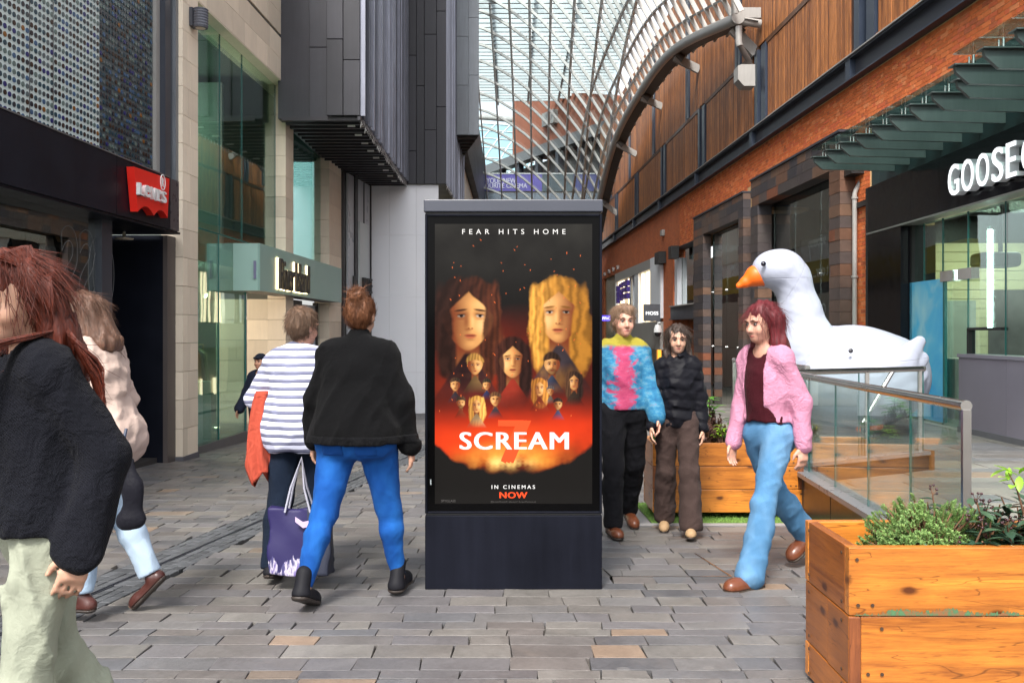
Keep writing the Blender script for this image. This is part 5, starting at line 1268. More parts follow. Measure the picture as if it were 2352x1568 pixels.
for k in range(13):
    p = tl+rv()*.012+Vector((random.uniform(-.02, .05), 0, random.uniform(-.05, .015))); d = Vector((random.uniform(-1, 1), random.uniform(-.7, .3), random.uniform(-.25, .45))); m = MB(); leaf_mb(m, p, d, Vector((0, 0, 1)), random.uniform(.05, .08), random.uniform(.026, .036), .15, .14); part('leaf', m, t, LIME)
part('stems', st, t, TWIG)
bm2 = [MB().lathe([(0, -.006), (.005, -.003), (.006, 0), (.005, .003), (0, .006)], q, 8) for q in br_]; pieces(t, 'berry', bm2, BERRY, 60, minpx=3)
tag_ = thing('plant_label', 'small blue plant label tucked behind the front board of the near box', 'label', at(2127, 1256, NY0+.06)); p = at(2127, 1256, NY0+.06); part('label_card', MB().add([p+Vector((-.012, 0, -.03)), p+Vector((.01, 0, -.03)), p+Vector((.012, .003, .0)), p+Vector((-.002, .002, .012)), p+Vector((-.012, .001, .004))], [(0, 1, 2, 3, 4)]), tag_, plain('label_blue', (.02, .2, .75), .4))
# far box planting
fyc = FY0+.27
def fp(x, y_=1017, Y=fyc): return at(x, y_, Y)
bush('purple_shrub', 'dark purple brown shrub in the middle of the far plant box', (fp(1622).x, fyc, topf-.1), .17, .17, .36, 330, PURPL, .028, .012, 12, .06)
bush('pittosporum_shrub', 'low dark green tuft at the left corner of the far plant box', (fp(1512).x, fyc, topf-.1), .08, .12, .22, 110, MIDG, .02, .012, 10, .05)
bush('mixed_tuft', 'mixed brown and green tuft at the right end of the far plant box', (fp(1822).x, fyc-.05, topf-.1), .13, .15, .26, 190, leafmat('bronze_leaf', (.07, .045, .03), (.16, .15, .06), .5), .03, .011, 12, .06)
def rosette(name, label, tips, base, mat, L, Wd, n):
    t = thing(name, label, 'plant', base); st = MB()
    for tp in tips:
        st.tube([base, Vector(base).lerp(tp, .6)+rv()*.01, tp], [.005, .004, .003], 5)
        for j in range(n):
            a = j*2.39; d = Vector((math.cos(a), math.sin(a), random.uniform(.0, .55))); m = MB(); leaf_mb(m, tp-Vector((0, 0, .012*j*.6)), d, Vector((0, 0, 1)), L*random.uniform(.7, 1.1), Wd, .25, .12); part('leaf', m, t, mat)
    part('stem', st, t, TWIG); return t
BRG = leafmat('fresh_green_leaf', (.08, .26, .02), (.17, .42, .05), .35, .3)
rosette('laurel_plant', 'tall fresh green leaved plant in the far plant box beside the black puffer jacket', [fp(1618, 925), fp(1640, 935), fp(1606, 940), fp(1630, 912)], Vector((fp(1620).x, fyc, topf-.1)), BRG, .11, .04, 9)
rosette('pieris_plant', 'small bright green plant low in front of the purple shrub', [fp(1652, 975, fyc-.1), fp(1660, 985, fyc-.1), fp(1645, 990, fyc-.1)], Vector((fp(1655).x, fyc-.1, topf-.1)), LIME, .07, .022, 9)
rosette('dark_laurel_plant', 'dark green broad leaved plant behind the bright green one in the far plant box', [fp(1680, 958), fp(1692, 972), fp(1672, 985), fp(1690, 995), fp(1665, 1002)], Vector((fp(1680).x, fyc, topf-.1)), MIDG, .10, .045, 8)
t = thing('silver_plant', 'silvery feathery sprays hanging over the right end of the far plant box', 'plant', Vector((fp(1840).x, fyc-.1, topf-.1))); st = MB()
for tp in (fp(1880, 1000, fyc-.2), fp(1868, 985, fyc-.2), fp(1848, 942, fyc-.1), fp(1838, 955, fyc-.1), fp(1872, 1008, fyc-.25)):
    b_ = Vector((fp(1838).x, fyc-.1, topf-.1)); st.tube([b_, b_.lerp(tp, .6)+Vector((0, 0, .04)), tp], [.004, .003, .002], 5)
    for j in range(14):
        f = .35+.65*j/14; p = b_.lerp(tp, f)+Vector((0, 0, .04*(1-abs(2*f-1.2)))); m = MB(); leaf_mb(m, p, Vector((random.uniform(-1, 1), random.uniform(-1, 1), random.uniform(-.2, .7))), Vector((0, 0, 1)), .05, .010, .1, .1); part('leaf', m, t, SILV)
part('stem', st, t, TWIG)
for x, y_ in ((1835, 1000), (1850, 1008), (1812, 975)):
    pass
rosette('golden_plant', 'little golden green sprig at the right end of the far plant box', [fp(1838, 1000, fyc-.2), fp(1828, 975, fyc-.2)], Vector((fp(1832).x, fyc-.2, topf-.1)), GOLD, .05, .016, 9)
# ---------------------------------------------------------------- the advertising kiosk
KY = 5.43
ks = thing('advertising_kiosk', 'tall dark free standing advertising kiosk with a lit film poster screen', 'kiosk', (0, KY, gz(KY)))
KP = plain('blue_grey_kiosk_steel', (.007, .0078, .0125), .5, mott=.3, scale=1.6, spec=.05, streak=.35); KG = plain('black_kiosk_glass', (.0015, .0014, .0016), .12, mott=.02, spec=.06)
def K(x0, x1, y0, y1, d0, d1): a, b = at(x0, y1, KY), at(x1, y0, KY); return MB().box(a.x, b.x, KY+d0, KY+d1, a.z, b.z)
o = part('cap', K(973.5, 1384.5, 458.5, 487, -.012, .34), ks, plain('lit_kiosk_cap_steel', (.035, .039, .055), .4, mott=.05)); bevel(o, .006)  # lit top put into the colour: paler than the body below
part('cap_gap', K(978, 1380, 487.2, 491, .01, .32), ks, BLACK)
for nm, b in (('frame_side', K(976, 981.5, 491.2, 1179, 0, .33)), ('frame_side', K(1377.5, 1383, 491.2, 1179, 0, .33)), ('frame_top', K(981.7, 1377.3, 491.2, 496.5, 0, .33)), ('frame_bottom', K(981.7, 1377.3, 1174, 1179, 0, .33))):
    o = part(nm, b, ks, KP); bevel(o, .004)
part('front_glass', K(981.8, 1377.2, 496.7, 1173.8, .012, .03), ks, KG); part('rear_panel', K(981.8, 1377.2, 496.7, 1173.8, .29, .32), ks, KP)
o = part('plinth', K(976, 1383, 1183.5, 1354, .002, .33), ks, KP); bevel(o, .005); part('plinth_gap', K(980, 1379, 1179.2, 1183.3, .012, .32), ks, BLACK)
part('sensor', K(987.5, 990.5, 1101, 1113, .008, .0115), ks, plain('sensor_grey', (.45, .5, .5), .3))
# the lit poster: plain generic portraits in firelight, painted as a colour grid
PW, PH = 220, 394
yy_, xx_ = np.mgrid[0:PH, 0:PW]; U = (xx_+.5)/PW; V = (yy_+.5)/PW                     # V runs down, 0..1.79
IMG = np.zeros((PH, PW, 3)); IMG[:] = (.008, .0065, .006)
def fbm(s, seed, oct=4):
    r_ = np.random.RandomState(seed); o = np.zeros_like(U)
    for k in range(oct):
        for _ in range(4):
            a = r_.uniform(0, 6.28); f = s*2**k*r_.uniform(.7, 1.3); o += np.sin((U*math.cos(a)+V*math.sin(a))*f+r_.uniform(0, 6.28))/(2**k*4)
    return o
def over(mask, col): 
    global IMG
    m_ = np.clip(mask, 0, 1)[..., None]; col = np.asarray(col); col = col if col.ndim == 3 else col[None, None, :]
    IMG = IMG*(1-m_)+col*m_
def sm(d, w): return np.clip(.5-d/w, 0, 1)
def ell(cx, cy, rx, ry, rot=0.0):
    c_, s_ = math.cos(rot), math.sin(rot); x, y = U-cx, V-cy; X, Y = x*c_+y*s_, -x*s_+y*c_
    return np.sqrt((X/rx)**2+(Y/ry)**2)
n1 = fbm(6, 1); n2 = fbm(16, 2); n3 = fbm(40, 3)
IMG += (np.clip(.5-V, 0, 1)[..., None])*np.array((.040, .038, .032))*(.75+.5*n2[..., None])
g_ = np.clip(1-np.abs(V-1.0-.05*n1)/.5, 0, 1)*np.clip(1.2-np.abs(U-.5)*1.2, 0, 1); over(g_*.80*(.7+.45*n1+.3*n2), (.34, .028, .008))
g_ = np.exp(-((V-1.37-.05*n1-.03*n2)/.15)**2)*np.clip(1.25-np.abs(U-.5)*.75+.2*n2, 0, 1); over(g_*.92, (.85, .045, .008))
g_ = np.exp(-((V-1.43)/.09)**2-((U-.5)/.28)**2); over(g_*(.9+.5*n2), (1.0, .20, .02)); g_ = np.exp(-((V-1.45)/.06)**2-((U-.48)/.17)**2); over(g_*(.6+.5*n2), (1.0, .45, .08))
def hairshade(base, lit, cx, seed, light=-1, s=.1):
    w = fbm(8, seed); st = .5+.5*np.sin((U-cx)*(16/s)+(V)*6/s*.25+5*w+2*n3); st2 = .5+.5*np.sin((U-cx)*(41/s)+4*w)
    side = np.clip(.25-light*(U-cx)/s*.45, .02, 1); k = np.clip((.35*st+.35*st2+.5)*side, 0, 1.1)
    return np.asarray(base)[None, None, :]*(.55+.5*st[..., None])+np.asarray(lit)[None, None, :]*(k**1.5)[..., None]
def figure(cx, cy, s, hair, hairlit, long_, coat, light=-1, skin=(.82, .36, .10), seed=3, beard=False, turn=0.0):
    """a made-up person in firelight: hair behind, neck, shoulders, a face lit from one side, locks in front"""
    hs_ = hairshade(hair, hairlit, cx, seed, light, s); sk = np.array((1.0, .50, .16))*(skin[0]/.8)**.6; dk = np.array((.20, .035, .012))
    fade = np.clip((cy+s*3.0-V)/(s*1.3), 0, 1)
    if long_: over(sm(np.minimum(ell(cx, cy-.10*s, s*.98, s*1.20), ell(cx+.06*s, cy+.85*s, s*1.08, s*1.35*max(long_, 1)))-1+.09*n3+.07*n2, .16)*fade, hs_)
    nk = sm(np.maximum(np.abs(U-cx)/(s*.36), np.abs(V-cy-s*1.2)/(s*.62))-1, .25); lt = np.clip(.42-light*(U-cx)/s*.55, .04, 1)
    over(nk, dk[None, None, :]+(sk*.36-dk)[None, None, :]*lt[..., None]*np.clip((V-cy-.95*s)/(s*.5)+.1, .1, 1)[..., None])
    sh_ = np.minimum(ell(cx, cy+s*2.32, s*1.95, s*1.22), np.maximum(np.abs(U-cx)/(s*1.55), np.abs(V-cy-s*3.2)/(s*1.5)))
    collar = np.clip((np.abs(U-cx)*1.5+(cy+s*1.02)-V)/(s*.12), 0, 1)
    over(sm(sh_-1, .10)*fade*np.clip(1-collar*1.0, 0, 1), np.asarray(coat)[None, None, :]*(.35+1.1*np.clip(.4-light*(U-cx)/s*.45, 0, 1.2))[..., None]*(.8+.45*n2)[..., None])
    if not long_: over(sm(np.maximum(ell(cx, cy-.26*s, s*.84, s*.92), (V-cy-.25*s)/(s*.3))-1+.05*n3, .14), hs_)
    X_, Y_ = (U-cx)/s, (V-cy)/s
    wid = .80-.12*np.clip(Y_, 0, 1)-.20*np.clip(Y_-.35, 0, 1); f_ = np.sqrt((X_/wid)**2+(np.where(Y_ > 0, Y_/1.02, Y_/.95))**2)
    cf = turn*.16; cheek = np.exp(-(((X_-cf)*-light-.30)/.26)**2-((Y_-.25)/.30)**2); fore = np.exp(-(((X_-cf)*-light-.12)/.34)**2-((Y_+.42)/.26)**2); chin = np.exp(-((X_-cf)/.20)**2-((Y_-.82)/.12)**2); nose = np.exp(-((X_-cf+light*.05)/.075)**2-((Y_-.08)/.30)**2)
    lum = np.clip(.44-light*(X_-cf)*.75, .05, .8)+.32*cheek+.25*fore+.22*chin+.30*nose-.22*np.exp(-((X_-cf-light*.12)/.09)**2-((Y_-.12)/.26)**2)-.15*np.clip(f_-.7, 0, 1)*2
    lum = np.clip(lum+.03*n3, .03, 1.15); face = dk[None, None, :]+(sk-dk)[None, None, :]*lum[..., None]; face[..., 1] += .12*np.clip(lum-.75, 0, 1); face[..., 2] += .22*np.clip(lum-.75, 0, 1)
    over(sm(f_-1, .07), face)
    def fe(x, y, rx, ry, rot, a, col, soft=.5): over(sm(ell(cx+(x+cf)*s, cy+y*s, rx*s, ry*s, rot)-1, soft)*a, col)
    for e in (-1, 1):
        lit_ = .95 if e*light < 0 else .45
        fe(e*.29, -.10, .20, .12, 0, .50, dk, .9); fe(e*.29, -.055, .115, .045, e*.05, .9, np.array((.62, .48, .38))*lit_, .4); fe(e*.29+.01, -.058, .050, .050, 0, 1, (.02, .012, .01), .35); fe(e*.285, -.095, .13, .022, e*.08, .9, (.02, .008, .006), .7)
        fe(e*.30, -.235, .19, .035, e*.14, .88, np.array(hair)*.4+np.array((.015, .004, .002)), .6); fe(e*.29, .045, .13, .03, 0, .30, dk, 1)
    fe(-.055, .335, .035, .022, 0, .7, dk, .8); fe(.055, .335, .035, .022, 0, .7, dk, .8); fe(light*.06, .37, .12, .035, 0, .45, dk, .9)
    fe(0, .545, .18, .035, 0, .85, (.36, .055, .03), .5); fe(0, .605, .16, .045, 0, .8, (.50, .10, .05), .6); fe(0, .572, .185, .012, 0, .9, (.06, .012, .008), .7); fe(0, .69, .12, .03, 0, .35, dk, .9)
    if beard: fe(0, .72, .48, .34, 0, .55, np.array(hair)*.6, .5)
    if long_:
        for e in (-1, 1): over(sm(ell(cx+e*.74*s, cy+.15*s, s*.26, s*1.15, e*.10)-1+.12*n3, .35)*.96, hs_)
    over(sm(np.maximum(ell(cx, cy-.42*s, s*.90, s*.86, 0), 1+(Y_+.80-.92*np.abs(X_-.05*turn))*2.6 if long_ else 1+(Y_+.60-.25*np.abs(X_))*3.2)-1+.06*n3, .2), hs_)
figure(.210, .60, .205, (.035, .012, .008), (.16, .035, .010), 1.15, (.06, .02, .02), -1, (.95, .50, .17), 5, turn=.5)
figure(.790, .575, .182, (.50, .20, .025), (.95, .48, .09), 1.35, (.07, .05, .06), 1, (.92, .40, .10), 6, turn=-.3)
figure(.495, .87, .112, (.035, .012, .009), (.10, .025, .012), 1.5, (.38, .035, .018), 1, (.95, .48, .20), 7)
figure(.255, .905, 0.060, (.45, .22, .05), (.8, .4, .1), 0, (.30, .16, .06), -1, (.8, .36, .12), 8)
figure(.745, .900, 0.063, (.03, .015, .01), (.12, .05, .02), 0, (.06, .07, .12), 1, (.62, .27, .09), 9, beard=True)
figure(.885, 1.01, 0.053, (.03, .016, .012), (.2, .08, .03), 1.5, (.05, .03, .02), 1, (.6, .25, .09), 10)
figure(.665, 1.05, 0.051, (.5, .18, .03), (.9, .4, .08), 1.3, (.30, .05, .02), -1, (.9, .45, .18), 11)
figure(.130, 1.03, 0.039, (.05, .03, .02), (.2, .08, .03), 0, (.04, .03, .04), 1, (.72, .32, .12), 12)
figure(.330, 1.03, 0.032, (.04, .03, .02), (.1, .05, .02), 0, (.05, .06, .16), 1, (.75, .33, .12), 13)
figure(.385, 1.125, 0.041, (.14, .06, .03), (.3, .12, .03), 0, (.16, .12, .15), 1, (.82, .38, .14), 14)
figure(.165, 1.145, 0.034, (.05, .03, .02), (.2, .08, .03), 0, (.28, .05, .02), -1, (.72, .32, .12), 15, beard=True)
figure(.735, 1.07, 0.028, (.12, .1, .1), (.2, .1, .05), 0, (.25, .2, .16), 1, (.5, .22, .09), 16)
figure(.782, 1.155, 0.034, (.03, .02, .02), (.1, .05, .02), 0, (.10, .11, .22), -1, (.55, .24, .09), 17)
figure(.265, 1.16, 0.049, (.7, .32, .06), (1., .6, .15), 1.5, (.85, .55, .28), -1, (.98, .62, .30), 18)
band = np.exp(-((V-1.37-.03*n1)/.075)**2)*np.clip(1.3-np.abs(U-.5)*.7, 0, 1); over(band*.75*(.75+.4*n2), (.80, .05, .008)); g_ = np.exp(-((V-1.50-.02*n2)/.055)**2-((U-.5)/.24)**2); over(g_*(.75+.7*n3+.5*n2), (1.1, .42, .05)); g_ = np.exp(-((V-1.53)/.035)**2-((U-.47)/.13)**2); over(g_*(.6+.8*n3), (1.3, .85, .25))
ring = sm(.92-np.sqrt(((U-.5)/.62)**2+((V-1.08)/.52)**2)+.0*U, .06)*0+np.clip(((V-1.24)/.40-np.sqrt(np.clip(1-((U-.5)/.56)**2, 0, 1))*.86-.03*n3-.02*n2)/.06, 0, 1)*(V > 1.2); over(ring, (.010, .0085, .0075))
over((V > 1.64)*1.0, (.010, .0085, .0075))
for k in range(70):
    r_ = np.random.RandomState(100+k); cx, cy = r_.uniform(.02, .98), r_.uniform(.1, 1.25); over(sm(ell(cx, cy, .006*r_.uniform(.5, 1.3), .0022, r_.uniform(.8, 2.2))-1, .8)*.9, (1.0, .18, .04))
IMG = np.clip(IMG, 0, 1.3)
a, b = at(998.5, 1157, KY), at(1360.5, 514, KY); sy = KY+.0095
gx_, gz_ = np.meshgrid(np.linspace(a.x, b.x, PW+1), np.linspace(b.z, a.z, PH+1)); vs = np.stack([gx_, np.full_like(gx_, sy), gz_], -1).reshape(-1, 3)
idx = np.arange((PW+1)*(PH+1)).reshape(PH+1, PW+1); fs = np.stack([idx[1:, :-1], idx[1:, 1:], idx[:-1, 1:], idx[:-1, :-1]], -1).reshape(-1, 4)
me = bpy.data.meshes.new('poster_screen'); me.from_pydata(vs.tolist(), [], fs.tolist()); ca = me.color_attributes.new('print', 'FLOAT_COLOR', 'CORNER')
cc_ = np.ones((PH*PW, 4, 4), np.float32); cc_[:, :, :3] = IMG.reshape(-1, 1, 3); ca.data.foreach_set('color', cc_.ravel())
n = N('poster_print'); vc_ = n.n('ShaderNodeVertexColor', layer_name='print'); em = n.n('ShaderNodeBsdfPrincipled'); em.inputs['Base Color'].default_value = (.003, .003, .003, 1); em.inputs['Roughness'].default_value = .08; em.inputs['Specular IOR Level'].default_value = .05
n.l(vc_.outputs[0], em.inputs['Emission Color']); em.inputs['Emission Strength'].default_value = .46; n.l(em.outputs[0], n.out.inputs[0])
scr = link('poster_screen', me, ks, n.m)
PWH = glow('poster_white', (1, .97, .93), .50); PRD = glow('poster_red', (1, .085, .025), .62)
def pline(body, x0, x1, yb, h, mt, bold, sp=1.0, nm='poster_line', d=.0085):
    p = at(x0, yb, KY); q = at(x1, yb, KY); lettering(nm, body, scr, mt, (p.x, KY+d, p.z), (1, 0, 0), (0, 0, 1), h*KY/F, q.x-p.x, .001, bold, sp)
pline('FEAR HITS HOME', 1061.5, 1299, 537.5, 11.5, PWH, -.002, 1.9)
pline('7', 1144, 1220, 1064, 99, PRD, .06, nm='poster_numeral', d=.0085)
pline('SCREAM', 1055, 1307, 1032, 40, PWH, .028, 1.12, nm='poster_title', d=.0068)
pline('IN CINEMAS', 1129, 1229, 1122.5, 8.5, PWH, .012, 1.5)
pline('@ScreamMovieUK  #Scream7  ScreamMovie.co.uk', 1127, 1231, 1154.5, 4, glow('poster_grey', (.30, .28, .26), .2), 0)
pline('SPYGLASS', 1013, 1046, 1153, 5.5, glow('poster_grey', (.30, .28, .26), .2), 0)
pline('NOW', 1147, 1211.5, 1144, 14, PRD, .03, 1.1)
# ---------------------------------------------------------------- smooth bodies: blended round cones meshed by surface nets
class SDF:
    def __init__(s, lo, hi, h):
        s.lo = np.array(lo, float); s.h = h; s.n = np.maximum(np.ceil((np.array(hi)-s.lo)/h).astype(int)+1, 4)
        s.d = np.full(s.n, 9.0, np.float32); s.ax = [s.lo[i]+h*np.arange(s.n[i]) for i in range(3)]
    def sub(s, lo, hi):
        a = np.clip(np.floor((np.array(lo)-s.lo)/s.h).astype(int), 0, s.n); b = np.clip(np.ceil((np.array(hi)-s.lo)/s.h).astype(int)+1, 0, s.n)
        sl = tuple(slice(a[i], b[i]) for i in range(3))
        if any(b[i] <= a[i] for i in range(3)): return None, None
        return sl, [s.ax[0][sl[0]][:, None, None], s.ax[1][sl[1]][None, :, None], s.ax[2][sl[2]][None, None, :]]
    def put(s, sl, v, k):
        o = s.d[sl]
        if k <= 0: s.d[sl] = np.minimum(o, v); return
        hh = np.clip(.5+.5*(o-v)/k, 0, 1); s.d[sl] = o+(v-o)*hh-k*hh*(1-hh)
    def cone(s, a, b, ra, rb, k=.03, sq=(1, 1, 1)):
        a, b = np.array(a, float), np.array(b, float); m = max(ra, rb)*max(1, 1/min(sq))+k+3*s.h
        sl, g = s.sub(np.minimum(a, b)-m, np.maximum(a, b)+m)
        if sl is None: return s
        ba = b-a; L2 = max(ba@ba, 1e-9); px_ = [g[i]-a[i] for i in range(3)]
        t = np.clip((px_[0]*ba[0]+px_[1]*ba[1]+px_[2]*ba[2])/L2, 0, 1)
        q = sum(((px_[i]-ba[i]*t)*sq[i])**2 for i in range(3)); s.put(sl, np.sqrt(q)-(ra+(rb-ra)*t), k); return s
    def ell(s, c, r, k=.03, R3=None):
        c, r = np.array(c, float), np.array(r, float); m = r.max()+k+3*s.h
        sl, g = s.sub(c-m, c+m)
        if sl is None: return s
        p = [g[i]-c[i] for i in range(3)]
        if R3 is not None: p = [sum(R3[j][i]*p[j] for j in range(3)) for i in range(3)]
        l1 = np.sqrt(sum((p[i]/r[i])**2 for i in range(3))); l2 = np.sqrt(sum((p[i]/r[i]**2)**2 for i in range(3)))+1e-6
        s.put(sl, np.where(l1 < .05, -r.min(), l1*(l1-1)/l2), k); return s
    def cut(s, nrm, p0):                                     # keep the side the normal points away from
        nrm = np.array(nrm, float)/np.linalg.norm(nrm)
        v = (s.ax[0][:, None, None]-p0[0])*nrm[0]+(s.ax[1][None, :, None]-p0[1])*nrm[1]+(s.ax[2][None, None, :]-p0[2])*nrm[2]
        s.d = np.maximum(s.d, v.astype(np.float32)); return s
    def grid(s): return s.ax[0][:, None, None], s.ax[1][None, :, None], s.ax[2][None, None, :]
    def waves(s, amp, freq, seed, stretch=(1, 1, 1), n=6, warp=1.0):
        r = np.random.RandomState(seed); X, Y, Z = s.grid(); X, Y, Z = X*stretch[0], Y*stretch[1], Z*stretch[2]
        w = warp*.35*np.sin(freq*.45*(X*.7+Y*1.1+Z*.6)+r.uniform(0, 6))
        o = 0
        for _ in range(n):
            a = r.normal(size=3); a /= np.linalg.norm(a); o = o+np.sin(freq*r.uniform(.6, 1.6)*(a[0]*X+a[1]*Y+a[2]*Z)+3*w+r.uniform(0, 6))
        s.d = (s.d+amp*o/math.sqrt(n)).astype(np.float32); return s
    def folds(s, amp, freq, seed, lean=.35, n=9, stretch=1.0):
        """sharp-crested cloth folds of changing direction, each only over its own patch"""
        r = np.random.RandomState(seed); X, Y, Z = s.grid(); wq = np.sin(7*X+5*Z+r.uniform(0, 6))+np.sin(9*Y-6*Z+r.uniform(0, 6)); o = 0
        for _ in range(n):
            a = np.array((r.normal()*lean*2, r.normal()*lean*2, r.choice((-1, 1))*stretch)); a /= np.linalg.norm(a); f = freq*r.uniform(.6, 1.5)
            ph = f*(a[0]*X+a[1]*Y+a[2]*Z)+.9*wq+r.uniform(0, 6); b = r.normal(size=3)*6
            m = np.clip(.5+.9*np.sin(b[0]*X+b[1]*Y+b[2]*Z+r.uniform(0, 6)), 0, 1); o = o+m*((1-np.abs(np.sin(ph*.5)))**2.2-.28)
        s.d = (s.d-amp*o).astype(np.float32); return s
    def mesh(s):
        d = s.d; ins = d < 0; nx, ny, nz = d.shape
        c = np.zeros((nx-1, ny-1, nz-1), np.int8)
        for i in (0, 1):
            for j in (0, 1):
                for k in (0, 1): c += ins[i:nx-1+i, j:ny-1+j, k:nz-1+k]
        act = (c > 0) & (c < 8); I = np.argwhere(act)
        if len(I) == 0: return np.zeros((0, 3)), np.zeros((0, 4), int)
        vid = np.full(act.shape, -1, np.int64); vid[act] = np.arange(len(I))
        acc = np.zeros((len(I), 3)); cnt = np.zeros(len(I))
        cor = [(i, j, k) for i in (0, 1) for j in (0, 1) for k in (0, 1)]
        val = {q: d[I[:, 0]+q[0], I[:, 1]+q[1], I[:, 2]+q[2]].astype(float) for q in cor}
        for a in cor:
            for axis in range(3):
                if a[axis] == 0:
                    b = list(a); b[axis] = 1; b = tuple(b); va, vb = val[a], val[b]; x = (va < 0) != (vb < 0)
                    t = np.where(x, va/np.where(x, va-vb, 1), 0)
                    p = np.array(a, float)[None, :].repeat(len(I), 0); p[:, axis] = t; acc[x] += p[x]; cnt[x] += 1
        V = s.lo+(I+acc/cnt[:, None])*s.h
        Fs = []
        for ax in range(3):
            u, v = (ax+1) % 3, (ax+2) % 3
            sa = [slice(1, -1)]*3; sa[ax] = slice(0, d.shape[ax]-1); sb = list(sa); sb[ax] = slice(1, d.shape[ax])
            A, B_ = ins[tuple(sa)], ins[tuple(sb)]
            for flip, M_ in ((False, A & ~B_), (True, ~A & B_)):
                e = np.argwhere(M_)
                if len(e) == 0: continue
                e = e+1; e[:, ax] -= 1
                q = []
                for du, dv_ in ((-1, -1), (0, -1), (0, 0), (-1, 0)):
                    w = e.copy(); w[:, u] += du; w[:, v] += dv_; q.append(vid[w[:, 0], w[:, 1], w[:, 2]])
                f = np.stack(q, 1); Fs.append(f[:, ::-1] if flip else f)
        Fq = np.concatenate(Fs); Fq = Fq[(Fq >= 0).all(1)]
        return V, Fq
def np_mesh(name, V, Fq, smooth=True):
    me = bpy.data.meshes.new(name); n = len(V); m = len(Fq)
    me.vertices.add(n); me.vertices.foreach_set('co', np.ascontiguousarray(V, dtype=np.float32).ravel())
    me.loops.add(m*4); me.loops.foreach_set('vertex_index', np.ascontiguousarray(Fq, dtype=np.int32).ravel())
    me.polygons.add(m); me.polygons.foreach_set('loop_start', np.arange(0, m*4, 4, dtype=np.int32)); me.polygons.foreach_set('loop_total', np.full(m, 4, np.int32))
    if smooth: me.polygons.foreach_set('use_smooth', np.ones(m, bool))
    me.update(calc_edges=True); me.validate(); return me

# ---------------------------------------------------------------- the inflatable goose
GOY = 13.0; gs_ = F/GOY
def gp(x, y_, dy=0.0): v = at(x, y_, GOY+dy); return ((x-CX)/gs_, GOY+dy, EYE-(y_-HY)/gs_)
goose = thing('inflatable_goose', 'giant white inflatable goose with an orange beak on the terrace', 'inflatable', (4.6, GOY, TZ0))
gx0, gx1 = gp(1690, 0)[0]-.2, gp(2135, 0)[0]+.2
sd_ = SDF((gx0, GOY-1.1, -.2), (gx1, GOY+1.1, 2.75), .028)
r = lambda p_: p_/gs_
sd_.ell(gp(1785, 618), (r(57), r(50), r(45)), .02, None)
sd_.cone(gp(1800, 622), gp(1816, 640), r(45), r(42), .08)
sd_.cone(gp(1818, 640), gp(1838, 715), r(41), r(45), .10); sd_.cone(gp(1838, 715), gp(1856, 800), r(45), r(62), .10)
sd_.cone(gp(1856, 800), gp(1890, 880), r(62), r(92), .2)
sd_.ell(gp(1955, 868), (r(155), r(118), r(122)), .12); sd_.ell(gp(2040, 868), (r(85), r(82), r(88)), .2)
sd_.ell(gp(2062, 862), (r(66), r(74), r(82)), .10); sd_.cone(gp(2075, 845), gp(2104, 835), r(52), r(22), .10)
for s_ in (-1, 1):                                            # wings: three overlapping inflated feathers a side
    for (x0, y0, x1, y1, ra, rb2, o0, o1) in ((1975, 868, 2072, 784, 44, 14, .60, .56), (1985, 886, 2074, 822, 38, 18, .63, .57), (1995, 900, 2074, 856, 33, 18, .64, .56)):
        sd_.cone(gp(x0, y0, s_*o0), gp((x0*.45+x1*.55), (y0*.45+y1*.55)+6, s_*(o0+.05)), r(ra), r(ra*.78), .012, (1, 1.7, 1)); sd_.cone(gp((x0*.45+x1*.55), (y0*.45+y1*.55)+6, s_*(o0+.05)), gp(x1, y1, s_*o1), r(ra*.78), r(rb2), .012, (1, 1.7, 1))
sd_.cut((0, 0, -1), (0, 0, .02))
def groove(c0, nrm, w, dep, lo, hi):
    sl, g = sd_.sub(lo, hi); nrm = np.array(nrm, float)/np.linalg.norm(nrm); v = sum((g[i]-c0[i])*nrm[i] for i in range(3)); sd_.d[sl] = sd_.d[sl]+dep*np.exp(-(v/w)**2)
a_, b_ = gp(1833, 630), gp(1812, 690)
groove(gp(1825, 637), (1, 0, .55), .03, .016, gp(1780, 700, -.5), gp(1880, 580, .5))
groove(gp(1885, 770), (.72, 0, -.65), .03, .018, gp(1790, 905, -.8), gp(1940, 700, .8))
X, Y, Z = sd_.grid(); sd_.d = (sd_.d+.0022*np.sin(60*(X*.4+Z*.9)+4*np.sin(7*Y))*np.exp(-((X-gp(1822, 0)[0])/.22)**2)).astype(np.float32)
V, Fq = sd_.mesh()
gm = N('white_inflatable_fabric'); tc_ = gm.n('ShaderNodeTexCoord'); sx_ = gm.n('ShaderNodeSeparateXYZ'); gm.l(tc_.outputs['Object'], sx_.inputs[0])
def seam(nx, nz, c0):                                        # a stitched seam where the fabric panels meet
    v = gm.math('ADD', gm.math('MULTIPLY', sx_.outputs[0], nx), gm.math('MULTIPLY', sx_.outputs[2], nz)); v = gm.math('SUBTRACT', v, nx*c0[0]+nz*c0[2])
    return gm.math('SUBTRACT', 1.0, gm.math('MULTIPLY', gm.math('ABSOLUTE', v), 120.0), True)
box_ = gm.math('GREATER_THAN', sx_.outputs[0], gp(1893, 0)[0]); box2 = gm.math('GREATER_THAN', sx_.outputs[2], gp(0, 700)[2])
sm_ = gm.math('MAXIMUM', gm.math('MULTIPLY', seam(-.10, 1, gp(1960, 832)), box_), gm.math('MULTIPLY', seam(1, -.55, gp(1825, 637)), box2)); sm_ = gm.math('MAXIMUM', sm_, gm.math('MULTIPLY', seam(.72, -.66, gp(1888, 770)), gm.math('LESS_THAN', sx_.outputs[2], gp(0, 740)[2])))
sm_ = gm.math('MAXIMUM', sm_, gm.math('MULTIPLY', seam(-.02, 1, gp(1770, 642)), box2))
